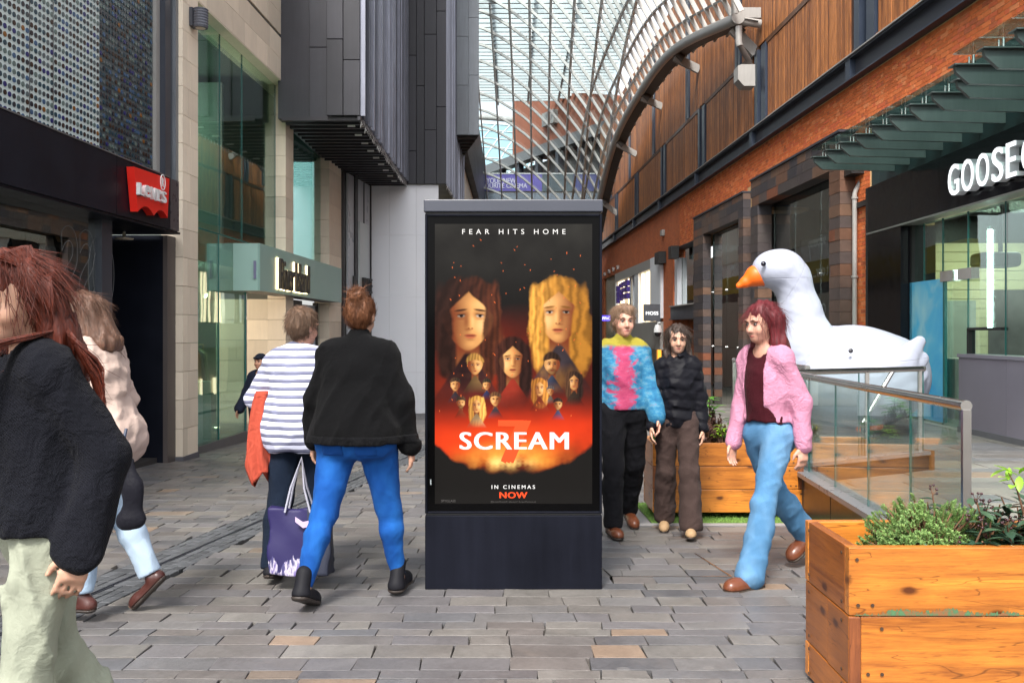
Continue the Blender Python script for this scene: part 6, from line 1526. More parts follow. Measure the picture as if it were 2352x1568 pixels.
dirt = gm.noise(gm.coord((1, 1, .6)), 2.4, 5, .65); cg = gm.mix(gm.math('MULTIPLY', gm.math('SUBTRACT', dirt, .52, True), 1.2, True), (.40, .425, .52), (.34, .35, .40)); cg = gm.mix(gm.math('MULTIPLY', sm_, .35), cg, (.30, .30, .36))
gm.bsdf(cg, .42, 0, .4, gm.math('SUBTRACT', gm.noise(gm.coord((1, 1, 1)), 5, 3, .5, .8), gm.math('MULTIPLY', sm_, .6)), .35, .03); o = link('body', np_mesh('body', V, Fq), goose, gm.m)
def lobes(pts, h, name, mat):
    lo = np.min([np.array(p[0])-p[1] for p in pts], 0)-.05; hi = np.max([np.array(p[0])+p[1] for p in pts], 0)+.05
    q = SDF(lo, hi, h)
    for (a, ra), (b, rb_) in zip(pts, pts[1:]): q.cone(a, b, ra, rb_, .02)
    V, Fq = q.mesh(); return link(name, np_mesh(name, V, Fq), goose, mat)
ORB = plain('orange_fabric', (.85, .14, .008), .45, mott=.04)
lobes([(gp(1762, 630), r(26)), (gp(1735, 634), r(24)), (gp(1712, 648), r(13)), (gp(1697, 656), r(7))], .015, 'beak', ORB)
for s_ in (-1, 1): q = gp(1741.5, 609, s_*.24); part('eye', MB().lathe([(0, -.02), (.03, -.012), (.037, 0), (.03, .012), (0, .02)], (q[0], q[1]+s_*.035, q[2]), 14, 0, 'y'), goose, plain('goose_eye', (.01, .01, .02), .2))
q = gp(1911, 803, -.72); part('valve', MB().lathe([(0, -.01), (.03, -.008), (.034, 0), (0, .03)], q, 12, 0, 'y'), goose, plain('valve_black', (.05, .05, .06), .4))
for s_, x in ((-1, 2000), (1, 2010)):
    q = gp(x, 955, s_*.3); lobes([((q[0], q[1], .04), .06), ((q[0]-.3, q[1]-.05, .0), .05)], .02, 'foot', ORB)
gw = MB()
for (x, o_) in ((1990, -.68), (2020, -.68)): pass
for rng, fn in ((range(9), lambda t: gp(1975+95*t, 885-30*t-55*t*t, -.735)), (range(9), lambda t: gp(1968+105*t, 868-30*t-50*t*t, -.74))):
    pass
# ---------------------------------------------------------------- people
def rotx(v, a, p=(0, 0, 0)):
    c, s = math.cos(a), math.sin(a); x, y, z = (v[i]-p[i] for i in range(3)); return np.array((x+p[0], y*c-z*s+p[1], y*s+z*c+p[2]))
def rotz(v, a, p=(0, 0, 0)):
    c, s = math.cos(a), math.sin(a); x, y, z = (v[i]-p[i] for i in range(3)); return np.array((x*c-y*s+p[0], x*s+y*c+p[1], z+p[2]))
def skin_mat(name, col):
    if name in MATS: return MATS[name]
    n = N(name); v = n.coord(); no = n.noise(v, 14, 4, .6)
    c = n.mix(n.math('MULTIPLY', n.math('SUBTRACT', no, .45, True), .5), col, (col[0]*1.02, col[1]*.72, col[2]*.66)); n.bsdf(c, .5, 0, .4, n.noise(v, 160, 2), .08, .001, sub=.12); MATS[name] = n.m; return n.m
def cloth(name, col, rough=.85, weave=260, bstr=.25, mott=.12, col2=None, pattern=None, sheen=.02, freq=1.0):
    if name in MATS: return MATS[name]
    n = N(name); v = n.coord(); no = n.noise(v, 5, 5, .6); f = n.math('ADD', n.math('MULTIPLY', n.math('SUBTRACT', no, .5), 3*mott), 1.0)
    c = n.mix(1.0, col, f, 'MULTIPLY')
    if pattern == 'stripe':
        sp = n.n('ShaderNodeSeparateXYZ'); n.l(v, sp.inputs[0]); w = n.math('ADD', sp.outputs[2], n.math('MULTIPLY', n.noise(n.coord((1, 1, 1)), 4, 3), .022))
        fr = n.math('FRACT', n.math('MULTIPLY', w, freq)); k = n.math('LESS_THAN', fr, .36); k2 = n.math('LESS_THAN', n.math('FRACT', n.math('ADD', n.math('MULTIPLY', w, freq), .08)), .10)
        c = n.mix(n.math('MAXIMUM', n.math('MULTIPLY', k, .78), k2), c, col2)
    if pattern == 'patch':
        p = n.ramp(n.noise(n.coord((1, 1, 1.6)), 7, 3, .6, 1.5), [(.40, col), (.50, col2), (.60, (.06, .30, .55)), (.68, col)]); c = n.mix(1.0, p, f, 'MULTIPLY')
    if pattern == 'denim':
        c = n.mix(n.math('MULTIPLY', n.math('SUBTRACT', n.noise(n.coord((2, 2, 1)), 2.6, 3), .42, True), 3.0, True), c, col2)
    wv = n.n('ShaderNodeTexWave', wave_type='BANDS', bands_direction='DIAGONAL'); wv.inputs['Scale'].default_value = weave; wv.inputs['Distortion'].default_value = 2; n.l(v, wv.inputs['Vector'])
    n.bsdf(c, rough, 0, .10, n.math('ADD', n.math('MULTIPLY', wv.outputs[1], .12), n.math('ADD', n.math('MULTIPLY', n.noise(n.coord((1, 1, 1)), 16, 4, .6, 1.4), 1.3), n.math('MULTIPLY', n.noise(v, 90, 3), .35))), min(1, bstr*2), .012, sheen=sheen); MATS[name] = n.m; return n.m
def hair_mat(name, a, b):
    if name in MATS: return MATS[name]
    n = N(name); no = n.noise(n.coord((60, 60, 6)), 2, 4, .7, 1.0); c = n.ramp(no, [(.3, a), (.7, b)]); n.bsdf(c, .42, 0, .4, no, .8, .006); MATS[name] = n.m; return n.m
SKINS = {'fair': (.52, .30, .21), 'mid': (.42, .22, .14), 'pink': (.55, .29, .21)}
EYEW = plain('eye_dark', (.02, .015, .012), .15)

class Figure:
    """a posed figure. Local frame: faces -Y, up +Z, feet at z = 0; pose angles in degrees"""
    def __init__(s, name, label, X, Y, yaw, H, pose, w=1.0, hip=1.0, skin='fair', group='people walking in the street', floor=None):
        s.k = H/1.70; s.w = w; s.hip = hip; s.pose = pose; s.yaw = R(yaw)
        s.org = np.array((X, Y, gz(Y) if floor is None else floor)); s.root = thing('person', label, 'person', tuple(s.org), group)
        s.sk = skin_mat('skin_'+skin, SKINS[skin]); s.parts = {}
        p = pose; g = lambda n, d=0: p.get(n, d)
        J = {}; pel = np.array((0, 0, .93))
        for sd, n in ((-1, 'R'), (1, 'L')):
            a, b, ab = R(g('hip'+n)), R(g('knee'+n)), R(g('out'+n, 2))
            hp = pel+np.array((sd*.088*hip, 0, -.02)); dn = lambda an: np.array((sd*math.sin(ab), -math.sin(an)*math.cos(ab), -math.cos(an)*math.cos(ab)))
            kn = hp+.42*dn(a); an_ = kn+.42*dn(a-b); fp = R(g('foot'+n, 0)); fy = R(g('turn'+n, 0)); fd = np.array((sd*math.sin(abs(fy))*.9, -math.cos(fp), -math.sin(fp)))
            J['hip'+n], J['knee'+n], J['ank'+n] = hp, kn, an_; J['toe'+n] = an_+.165*fd+np.array((0, 0, -.045*math.cos(fp))); J['heel'+n] = an_-.052*fd+np.array((0, 0, -.045*math.cos(fp)))
        low = min(min(J['toe'+n][2], J['heel'+n][2]) for n in 'RL')-.03
        lean = R(g('lean', 0)); twist = R(g('twist', 0)); tilt = R(g('side', 0))
        def up(v): q = rotz(np.array(v, float), twist); q = rotx(q, lean, (0, 0, .95)); c, s_ = math.cos(tilt), math.sin(tilt); x, z = q[0], q[2]-.95; return np.array((x*c+z*s_, q[1], -x*s_+z*c+.95))
        s.up = up
        J['pel'] = pel; J['waist'] = up((0, 0, 1.06)); J['chest'] = up((0, .0, 1.26)); J['neck0'] = up((0, .012, 1.41)); 
        nod, hy = R(g('nod', 0)), R(g('look', 0))
        def head(v): q = rotx(np.array(v, float), nod, (0, .01, 1.47)); q = rotz(q, hy, (0, .01, 1.47)); return up(q)
        s.head = head; J['head'] = head((0, 0, 1.595))
        for sd, n in ((-1, 'R'), (1, 'L')):
            sw, ab, el, tw = R(g('arm'+n)), R(g('abd'+n, 9)), R(g('elb'+n, 12)), R(g('in'+n, 0))
            sh = up((sd*.172*(.55+.45*w), .012, 1.385)); d1 = np.array((sd*math.sin(ab), -math.sin(sw)*math.cos(ab), -math.cos(sw)*math.cos(ab)))
            e = sh+.285*d1; d2 = np.array((sd*math.sin(ab-tw), -math.sin(sw+el)*math.cos(ab-tw), -math.cos(sw+el)*math.cos(ab-tw))); wr = e+.25*d2
            J['sh'+n], J['elb'+n], J['wr'+n] = sh, e, wr; J['hd'+n] = d2/np.linalg.norm(d2)
        for k_ in list(J):
            if not k_.startswith('hd'): J[k_] = J[k_]-np.array((0, 0, low))
        s.low = low; s.J = J
    def hp(s, v): return s.head(v)-np.array((0, 0, s.low))
    def tp(s, v): return s.up(v)-np.array((0, 0, s.low))
    def W(s, V):
        V = np.atleast_2d(np.array(V, float))*s.k; c, si = math.cos(s.yaw), math.sin(s.yaw)
        return np.stack([V[:, 0]*c-V[:, 1]*si, V[:, 0]*si+V[:, 1]*c, V[:, 2]], 1)+s.org
    def emit(s, name, sdf, mat, parent=None):
        V, Fq = sdf.mesh(); me = np_mesh(name, s.W(V), Fq); return link(name, me, parent or s.root, mat)
    def box(s, h, pad=.12, z0=None, z1=None):
        P = np.array([v for k, v in s.J.items() if not k.startswith('hd')]); lo, hi = P.min(0)-.18-pad, P.max(0)+.18+pad; lo[2] = -.03 if z0 is None else z0; hi[2] = s.J['head'][2]+.2 if z1 is None else z1
        return SDF(lo, hi, h)
    def torso(s, q, e, k=.06):
        w, J, tp = s.w, s.J, s.tp
        q.ell(J['pel']+np.array((0, .012, .01)), (.150*w*s.hip+e, .112*(.5+.5*w)*s.hip+e, .115+e), k)
        for sd in (-1, 1): q.ell(J['pel']+np.array((sd*.07*s.hip, .055*s.hip, -.035)), (.088*w*s.hip+e, .085*s.hip+e, .10+e), k)
        q.ell(tp((0, -.005*w, 1.08)), (.128*w**1.3+e, .098*w**1.4+e, .13+e), k); q.ell(tp((0, .005, 1.24)), (.148*w+e, .105*(.4+.6*w)+e, .165+e), k)
        
        for sd in (-1, 1): q.cone(tp((sd*.03, .014, 1.408)), tp((sd*.145*(.4+.6*w), .012, 1.366)), .052+e*.8, .050+e*.7, .05)
    def legs(s, q, e, k=.04, flare=0.0, z=None, thick=1.0):
        J = s.J; h = s.hip*thick
        for n in 'RL':
            q.cone(J['hip'+n], J['knee'+n], .088*h+e, .056*(.5+.5*h)+e, k); m = J['knee'+n]+(J['ank'+n]-J['knee'+n])*.32+np.array((0, .014, 0))
            q.cone(J['knee'+n], m, .054*(.5+.5*h)+e+flare*.2, .052*(.5+.5*h)+e+flare*.35, k); q.cone(m, J['ank'+n], .052*(.5+.5*h)+e+flare*.35, .034+e+flare, k)
    def arms(s, q, e, k=.03, upto=1.0, sides='RL', cuff=0.0):
        J, w = s.J, .6+.4*s.w
        for n in sides:
            q.cone(s.tp((0, .012, 1.37))*.3+J['sh'+n]*.7, J['elb'+n], .052*w+e, .041*w+e, k)
            if upto > .5: t = (upto-.5)*2; q.cone(J['elb'+n], J['elb'+n]+(J['wr'+n]-J['elb'+n])*t, .041*w+e, .029+e+cuff, k)
    def hand(s, q, n, curl=35):
        J = s.J; d = J['hd'+n]; wr = J['wr'+n]; sd = -1 if n == 'R' else 1
        fwd = np.array((0, -1., 0)); fwd = fwd-d*(fwd@d); fwd /= np.linalg.norm(fwd); inn = np.cross(d, fwd)*sd; inn = inn if inn[0]*sd < 0 else -inn     # palm faces the thigh
        q.cone(J['elb'+n]*.1+wr*.9, wr+d*.01, .027, .025, .015)
        for t in (-.022, 0, .02): q.cone(wr+d*.015+fwd*t*.7, wr+d*.085+fwd*t, .016, .014, .012)
        for i, (t, L) in enumerate(((.032, .070), (.011, .078), (-.010, .073), (-.029, .058))):
            p0 = wr+d*.088+fwd*t; a1, a2 = R(curl*.7), R(curl*1.5); d1 = d*math.cos(a1)+inn*math.sin(a1); d2 = d*math.cos(a2)+inn*math.sin(a2)
            p1 = p0+d1*L*.5; p2 = p1+d2*L*.5; q.cone(p0-d*.02, p1, .0098, .0088, .004); q.cone(p1, p2, .0088, .0072, .002)
        th = wr+d*.03+fwd*.028; t1 = th+(d*.62+fwd*.55+inn*.35)*.042; t2 = t1+(d*.85+fwd*.2+inn*.35)*.034; q.cone(th, t1, .014, .0105, .008); q.cone(t1, t2, .0105, .0085, .002)
    def headsdf(s, q):
        hp = s.hp
        q.cone(s.J['neck0'], hp((0, .005, 1.53)), .054, .048, .03); q.ell(hp((0, .012, 1.622)), (.074, .092, .088), .02); q.ell(hp((0, -.028, 1.575)), (.062, .066, .085), .03)
        q.cone(hp((0, -.055, 1.520)), hp((0, -.066, 1.512)), .034, .026, .03)
        q.cone(hp((0, -.088, 1.602)), hp((0, -.108, 1.565)), .0085, .0135, .012); 
        for sd in (-1, 1):
            q.cone(hp((sd*.009, -.098, 1.560)), hp((sd*.012, -.096, 1.560)), .008, .008, .008)
            q.ell(hp((sd*.074, .010, 1.588)), (.010, .020, .031), .008); q.ell(hp((sd*.030, -.084, 1.622)), (.026, .014, .008), .012); q.ell(hp((sd*.036, -.066, 1.560)), (.022, .022, .022), .02)
        q.cone(hp((-.018, -.086, 1.533)), hp((.018, -.086, 1.533)), .0075, .0075, .006); q.cone(hp((-.015, -.084, 1.524)), hp((.015, -.084, 1.524)), .008, .008, .006)
        for sd in (-1, 1):
            c = np.array(hp((sd*.031, -.089, 1.602))); sl, g = q.sub(c-.05, c+.05)
            if sl: q.d[sl] = np.maximum(q.d[sl], .016-np.sqrt(((g[0]-c[0])/1.25)**2+((g[1]-c[1]))**2+((g[2]-c[2])/.8)**2))
    def body(s, h=.0095, hands='RL', curl=35, bare=('arms',)):
        q = s.box(h); s.torso(q, -.004); s.legs(q, -.004); s.arms(q, 0)
        for n in 'RL':
            J = s.J; q.cone(J['ank'+n], J['heel'+n], .034, .028, .02); q.cone(J['heel'+n], J['toe'+n], .028, .024, .02)
        for n in hands: s.hand(q, n, curl)
        s.headsdf(q); s.emit('body', q, s.sk)
        for sd in (-1, 1):
            m = MB(); c = Vector(s.W(s.hp((sd*.031, -.079, 1.601)))[0]); m.lathe([(0, -.0105*s.k), (.0076*s.k, -.0076*s.k), (.0105*s.k, 0), (.0076*s.k, .0076*s.k), (0, .0105*s.k)], c, 12); part('eye', m, s.root, plain('eye_white', (.30, .26, .24), .2))
            fr = Vector(s.W(s.hp((sd*.031, -.0872, 1.601)))[0]); m = MB(); m.lathe([(0, -.006), (.0055, -.003), (.0068, 0), (.0055, .003), (0, .006)], fr, 10); part('iris', m, s.root, EYEW)
            a, b, c2 = (Vector(s.W(s.hp(v))[0]) for v in ((sd*.014, -.097, 1.622), (sd*.032, -.098, 1.628), (sd*.050, -.086, 1.621))); part('eyebrow', MB().tube([a, b, c2], [.0035, .0042, .002], 6), s.root, plain('brow', (.07, .035, .02), .8))
        a = [Vector(s.W(s.hp(v))[0]) for v in ((-.023, -.089, 1.5285), (-.008, -.0945, 1.530), (0, -.095, 1.529), (.008, -.0945, 1.530), (.023, -.089, 1.5285))]; part('lips', MB().tube(a, [.002, .005, .0045, .005, .002], 6), s.root, plain('lip', (.36, .10, .09), .4))
    def trousers(s, mat, e=.016, flare=0.0, top=1.0, h=.0105, amp=.004, seed=1, thick=1.0, short=.07):
        q = s.box(h, z1=s.J['pel'][2]+.2); J = s.J
        q.ell(J['pel']+np.array((0, .012, .01)), (.150*s.w*s.hip+e, .112*(.5+.5*s.w)*s.hip+e, .125+e), .05)
        for sd in (-1, 1): q.ell(J['pel']+np.array((sd*.07*s.hip, .055*s.hip, -.035)), (.088*s.w*s.hip+e, .085*s.hip+e, .10+e), .05)
        s.legs(q, e, .03, flare, thick=thick); q.waves(amp*.5, 42, seed, (1, 1, .55)); q.folds(amp*1.35, 52, seed+500, 1.1, 8); q.cut((0, 0, 1), (0, 0, J['pel'][2]+.10))
        for n in 'RL':
            d = J['ank'+n]-J['knee'+n]; d = d/np.linalg.norm(d); c = J['ank'+n]-d*(short-.07)+d*.02
            lo, hi = c-.16, c+.16; sl, g = q.sub(lo, hi); v = sum((g[i]-c[i])*d[i] for i in range(3)); rr = np.sqrt(sum((g[i]-c[i])**2 for i in range(3)))
            q.d[sl] = np.where(rr < .16, np.maximum(q.d[sl], v), q.d[sl])
        s.tq = q; return s.emit('trousers', q, mat)
    def top(s, mat, e=.022, hem=.90, sleeve=1.0, h=.0105, amp=.005, freq=30, seed=2, name='jumper', cuff=.006, neck=1.435, loose=0.0, stretch=(1, 1, .7), collar=0.0, sides='RL'):
        q = s.box(h); J = s.J; s.torso(q, e+loose*.5, .07)
        if loose: q.ell(s.tp((0, .01, 1.02)), (.150*s.w+e+loose, .112*s.w+e+loose, .20), .08)
        q.cut((0, 0, -1), (0, 0, hem-.93+J['pel'][2])); s.arms(q, e, .022, sleeve, sides, cuff)
        q.waves(amp*.6, freq, seed, stretch); q.folds(amp*1.1, 44, seed+300, 1.1)
        
        s.neckhole(q, neck)
        if collar: q.cone(s.J['neck0']+np.array((0, 0, .0)), s.hp((0, .008, 1.46+collar)), .072, .064, .02)
        s.jq = q; return s.emit(name, q, mat)
    def patch(s, q, name, mat, c, half, off=.004):
        """a raised patch of cloth: the garment's own surface, proud by off, inside a box"""
        c, half = np.array(c, float), np.array(half, float); lo, hi = c-half-.03, c+half+.03; sl, g = q.sub(lo, hi)
        if sl is None: return
        p = SDF((g[0].min(), g[1].min(), g[2].min()), (g[0].max(), g[1].max(), g[2].max()), q.h); p.d = q.d[sl].copy(); p.n = np.array(p.d.shape); p.ax = [g[0].ravel(), g[1].ravel(), g[2].ravel()]
        X, Y, Z = p.grid(); b = np.maximum.reduce([np.abs(X-c[0])-half[0]+0*Y+0*Z, np.abs(Y-c[1])-half[1]+0*X+0*Z, np.abs(Z-c[2])-half[2]+0*X+0*Y]); p.d = np.maximum(p.d-off, b).astype(np.float32)
        p.d[[0, -1]] = 1; p.d[:, [0, -1]] = 1; p.d[:, :, [0, -1]] = 1
        if (p.d < 0).any(): s.emit(name, p, mat)
    def neckhole(s, q, neck=1.435, r=.068):
        a, b = np.array(s.tp((0, -.012, neck))), np.array(s.hp((0, 0, 1.62))); sl, g = q.sub(np.minimum(a, b)-.12, np.maximum(a, b)+.12); ba = b-a
        t = np.clip(sum((g[i]-a[i])*ba[i] for i in range(3))/(ba@ba), 0, 1); v = r-np.sqrt(sum((g[i]-a[i]-ba[i]*t)**2 for i in range(3))); q.d[sl] = np.maximum(q.d[sl], v)
    def shoes(s, mat, solemat, high=0.0, r=.040, chunky=0.0):
        J = s.J
        for n in 'RL':
            t, he = J['toe'+n], J['heel'+n]; f = t-he; f = f/np.linalg.norm(f); sdv = np.cross(f, (0, 0, 1.)); sdv /= np.linalg.norm(sdv); upv = np.cross(sdv, f)
            lo, hi = np.minimum(t, he)-.16, np.maximum(t, he)+.16; q = SDF(lo, hi, .008)
            q.cone(he, t-f*.03, r+chunky, r*.92+chunky, .02); q.cone(t-f*.05, t-f*.01, r*.98+chunky, r*.80+chunky, .02); q.cone(he+upv*.015, J['ank'+n]+np.array((0, 0, .03+high)), r*.95, .043, .02)
            base = t*.5+he*.5-upv*.012; q2 = SDF(lo, hi, .008); q2.d = q.d.copy()+.0-.004
            q.cut(-upv, base); s.emit('shoe', q, mat); q2.cut(upv, base); q2.cut(-upv, base-upv*.020); s.emit('shoe_sole', q2, solemat)
    def cap_hair(s, mat, style='short', h=.0085, seed=4, amp=.006, length=0.0, nlock=1500):
        q = s.box(h, z0=s.J['neck0'][2]-.5 if length else s.J['neck0'][2]-.06, z1=s.J['head'][2]+.28); hp = s.hp
        q.ell(hp((0, .022, 1.632)), (.083, .099, .095), .02)
        if style == 'short': q.ell(hp((0, .035, 1.60)), (.078, .085, .085), .02); q.ell(hp((.01, -.02, 1.69)), (.06, .06, .035), .03)
        if style == 'bun': q.ell(hp((0, .04, 1.60)), (.080, .082, .09), .02); q.ell(hp((0, .09, 1.70)), (.05, .05, .05), .02)
        if style == 'long':
            for sd in (-1, 1):
                q.cone(hp((sd*.066, .02, 1.62)), hp((sd*.082, .02, 1.46)), .030, .034, .04); q.cone(hp((sd*.082, .02, 1.46)), hp((sd*.085, -.02, 1.44-length)), .034, .022, .04)
            q.cone(hp((0, .07, 1.6)), hp((0, .09, 1.44-length*.9)), .075, .075, .05, (.75, 1.2, 1))
        q.waves(amp, 75, seed, (1.6, 1.6, .45), 7, 1.5)
        # open the face
        for (c, r_) in ((hp((0, -.095, 1.565)), (.060, .075, .088)),):
            c = np.array(c); X, Y, Z = q.grid(); l1 = np.sqrt(((X-c[0])/r_[0])**2+((Y-c[1])/r_[1])**2+((Z-c[2])/r_[2])**2); q.d = np.maximum(q.d, ((1-l1)*.06).astype(np.float32))
        V, Fq = q.mesh(); hair = link('hair', np_mesh('hair', s.W(V), Fq), s.root, mat)
        # loose locks lying on the shell break up its outline
        rs = np.random.RandomState(seed+9); c0 = np.array(hp((0, .02, 1.60))); m = MB(); idx = rs.choice(len(V), min(nlock, len(V)), replace=False)
        pl = np.array([hp((0, -.07, 1.66)), hp((0, 0, 1.66))])
        for i in idx:
            p = V[i]
            if (p-pl[0])@(pl[0]-pl[1]) > 0 and p[2] < pl[0][2]+.03: continue
            o = p-c0; o /= np.linalg.norm(o)+1e-6; g = np.array((0, .25, -1.)) if style != 'bun' else np.array((0, .5, .6)); g = g+rs.normal(size=3)*(.22 if style != 'short' else .6); g = g-o*(g@o)*.9; g /= np.linalg.norm(g)+1e-6
            L = rs.uniform(.03, .075) if style in ('short', 'bun') else rs.uniform(.06, .16); lift = rs.uniform(.0, .007)
            pts = [Vector(s.W(p-o*.004+g*L*t+o*(lift*math.sin(math.pi*t*.6)+.003))[0]) for t in (0, .35, .7, 1)]; r_ = rs.uniform(.0007, .0015); m.tube(pts, [r_, r_*.9, r_*.6, r_*.15], 3, cap=False)
        part('hair_locks', m, s.root, mat); return hair
    def strands(s, mat, n, roots, flow, r=.0035, seg=9, seed=1):
        """loose locks: each grows from a scalp point along a flow given as a list of way points"""
        rs = np.random.RandomState(seed); m = MB()
        for i in range(n):
            u = rs.uniform(); v = rs.uniform(-1, 1); P = [np.array(p, float) for p in flow(u, v, rs)]
            pts = []
            for j in range(seg):
                t = j/(seg-1)*(len(P)-1); a = min(int(t), len(P)-2); f = t-a; p0 = P[max(a-1, 0)]; p1, p2 = P[a], P[a+1]; p3 = P[min(a+2, len(P)-1)]
                q = .5*((2*p1)+(-p0+p2)*f+(2*p0-5*p1+4*p2-p3)*f*f+(-p0+3*p1-3*p2+p3)*f**3); pts.append(Vector(s.W(q)[0]))
            rr = r*rs.uniform(.6, 1.5); m.tube(pts, [rr*(1-.75*(j/(seg-1))**2) for j in range(seg)], 4, cap=False)
        return part('hair_locks', m, s.root, mat)
def local(f, x, y_, Y):                                     # a photo point at depth Y in a figure's own frame
    p = np.array(at(x, y_, Y))-f.org; c, si = math.cos(-f.yaw), math.sin(-f.yaw); return np.array((p[0]*c-p[1]*si, p[0]*si+p[1]*c, p[2]))/f.k

BLKSHOE = plain('black_shoe', (.010, .010, .013), .65, mott=.25, spec=.15); BRNSHOE = plain('brown_leather', (.14, .042, .018), .3, mott=.25); SOLE = plain('dark_sole', (.03, .022, .018), .6); TAN = plain('tan_suede', (.36, .23, .12), .8, mott=.1)

# the woman in the black jumper and blue jeans, seen from behind
f = Figure('person', 'person seen from behind in a black jumper and bright blue jeans left of the kiosk', (822-CX)*5.2/F, 5.2, 172, 1.72,
           dict(hipR=14, kneeR=6, hipL=-15, kneeL=10, outR=6, outL=7, footL=22, armR=-4, armL=8, abdR=11, abdL=13, elbR=14, elbL=8, lean=4, nod=6, inR=2, inL=3), 1.26, 1.2)
f.body(); f.trousers(cloth('bright_blue_denim', (.008, .066, .27), .75, 300, .2, .14, (.02, .14, .46), 'denim'), .012, -.004, seed=11, thick=1.02, short=.10, amp=.003)
DK = cloth('dark_blue_denim', (.007, .055, .23), .8, 300, .2, .1)
for sd in (-1, 1): f.patch(f.tq, 'back_pocket', DK, f.J['pel']+np.array((sd*.078*1.2, .17, -.035)), (.062, .12, .070))
f.patch(f.tq, 'waistband', DK, f.J['pel']+np.array((0, 0, .075)), (.3, .3, .022), .005)
f.top(cloth('black_knit', (.0035, .0035, .004), .92, 160, .3), .034, .885, .98, seed=12, freq=30, amp=.006, loose=.012, collar=.02); f.patch(f.jq, 'ribbed_hem', cloth('black_rib', (.005, .005, .006), .9, 90, .5), np.array((0, 0, .885-.93+f.J['pel'][2]+.025)), (.34, .3, .026), .004); f.shoes(BLKSHOE, SOLE, .05, .044, .004); f.cap_hair(hair_mat('auburn_brown_hair', (.06, .02, .008), (.22, .09, .04)), 'bun', seed=13)
P5 = f
# the person in the striped top
f = Figure('person', 'person from behind in a white and blue striped top, cardigan over arm', (690-CX)*5.75/F, 5.75, 176, 1.66,
           dict(hipR=8, kneeR=4, hipL=-8, kneeL=10, outR=2, outL=2, footL=14, armR=16, armL=4, abdR=10, abdL=26, elbR=80, elbL=42, lean=3, nod=2, look=-28, inL=16), 1.14, 1.08, 'pink')
f.body(); f.trousers(cloth('navy_trousers', (.008, .014, .028), .85), .022, .016, seed=21); f.top(cloth('striped_jersey', (.66, .68, .84), .85, 300, .1, .06, (.035, .04, .10), 'stripe', freq=21), .030, .80, .44, seed=22, name='tee', amp=.006, loose=.04, cuff=.01); f.shoes(BLKSHOE, SOLE, 0, .036); f.cap_hair(hair_mat('short_brown_hair', (.055, .03, .018), (.20, .12, .075)), 'short', seed=23)
P4 = f
cd = thing('cardigan', 'coral knitted cardigan hanging over the arm of the person in stripes', 'cardigan', tuple(P4.org+np.array((-.3, 0, .6))), None)
c0, c1 = local(f, 608, 915, 5.72), local(f, 622, 915, 5.72)
q = SDF(local(f, 690, 1140, 5.55)-np.array((.35, .3, .1)), local(f, 560, 860, 5.9)+np.array((.35, .3, .1)), .011) if False else None
pts = [(608, 905, 5.74), (600, 950, 5.70), (592, 1010, 5.70), (590, 1060, 5.71), (606, 1096, 5.72)]
vs = []; fs = []; nt_, na = 26, 40
for i in range(nt_):
    t = i/(nt_-1); c = at(604-12*math.sin(math.pi*t*.8)+8*t, 898+200*t, 5.70); rx = .040+.050*t**.6-.03*max(0, t-.85)/.15; ry = .045+.03*t
    for k in range(na):
        a = 2*math.pi*k/na; fo = 1+(.06+.20*t)*math.sin(6*a+2.2*math.sin(3*t)+1.0)+.08*t*math.sin(11*a+5*t)
        dz = -.05*t*math.sin(2*a+.6) if i == nt_-1 or t > .8 else 0
        vs.append((c.x+math.cos(a)*rx*fo, c.y+math.sin(a)*ry*fo, c.z+dz*(t-.8)*5 if t > .8 else c.z))
for i in range(nt_-1):
    for k in range(na): fs.append((i*na+k, (i+1)*na+k, (i+1)*na+(k+1) % na, i*na+(k+1) % na))
m = MB(); m.add(vs, [f_[::-1] for f_ in fs]+[tuple(range(na))[::-1], tuple(range((nt_-1)*na, nt_*na))], 0, True); part('knit', m, cd, cloth('coral_knit', (.50, .085, .05), .9, 130, .5))
# tote bag in the hand of the woman in black
bg_ = thing('tote_bag', 'large navy and violet printed shopping bag carried between the two walkers', 'bag', tuple(at(690, 1308, 5.42)))
q = SDF(np.array(at(618, 1320, 5.42))-.2, np.array(at(765, 1150, 5.42))+.2, .012); cb = at(690, 1240, 5.42); hw, hh_, hd_ = .172, .185, .055
X, Y, Z = q.grid(); q.d = (np.maximum.reduce([np.abs(X-cb.x)+0*Y+0*Z-hw-.006*np.sin(30*Z), np.abs(Y-cb.y)+0*X+0*Z-hd_*(1.25-.8*np.clip((Z-cb.z+hh_)/(2*hh_), 0, 1)), np.abs(Z-cb.z)+0*X+0*Y-hh_])-.012).astype(np.float32); q.waves(.006, 22, 9)
def tote_mat():
    n = N('violet_print_bag'); v = n.coord(); sp = n.n('ShaderNodeSeparateXYZ'); n.l(v, sp.inputs[0]); 
    g = n.math('ADD', sp.outputs[0], n.math('MULTIPLY', n.noise(v, 3, 2), .05)); k = n.math('GREATER_THAN', g, cb.x+.065)
    low = n.math('LESS_THAN', n.math('ADD', sp.outputs[2], n.math('MULTIPLY', n.noise(n.coord((9, 1, 2)), 2.5, 3), .28)), cb.z+.02)
    ft = n.noise(n.coord((10, 1, 2.4), rot=(0, R(35), 0)), 5, 4); fe = n.ramp(ft, [(.42, (.05, .045, .14)), (.52, (.50, .46, .55)), (.62, (.12, .09, .25))])
    c = n.mix(low, (.013, .009, .068), fe); c = n.mix(k, c, (.022, .026, .045)); n.bsdf(c, .6, 0, .4, n.noise(v, 8, 3), .3, .01); return n.m
V, Fq = q.mesh(); link('bag_body', np_mesh('bag_body', V, Fq), bg_, tote_mat())
for yo in (-.045, .045):
    h_ = P5.W(P5.J['wrR']+P5.J['hdR']*.10)[0] if False else None
hx = at(693, 1050, 5.36)
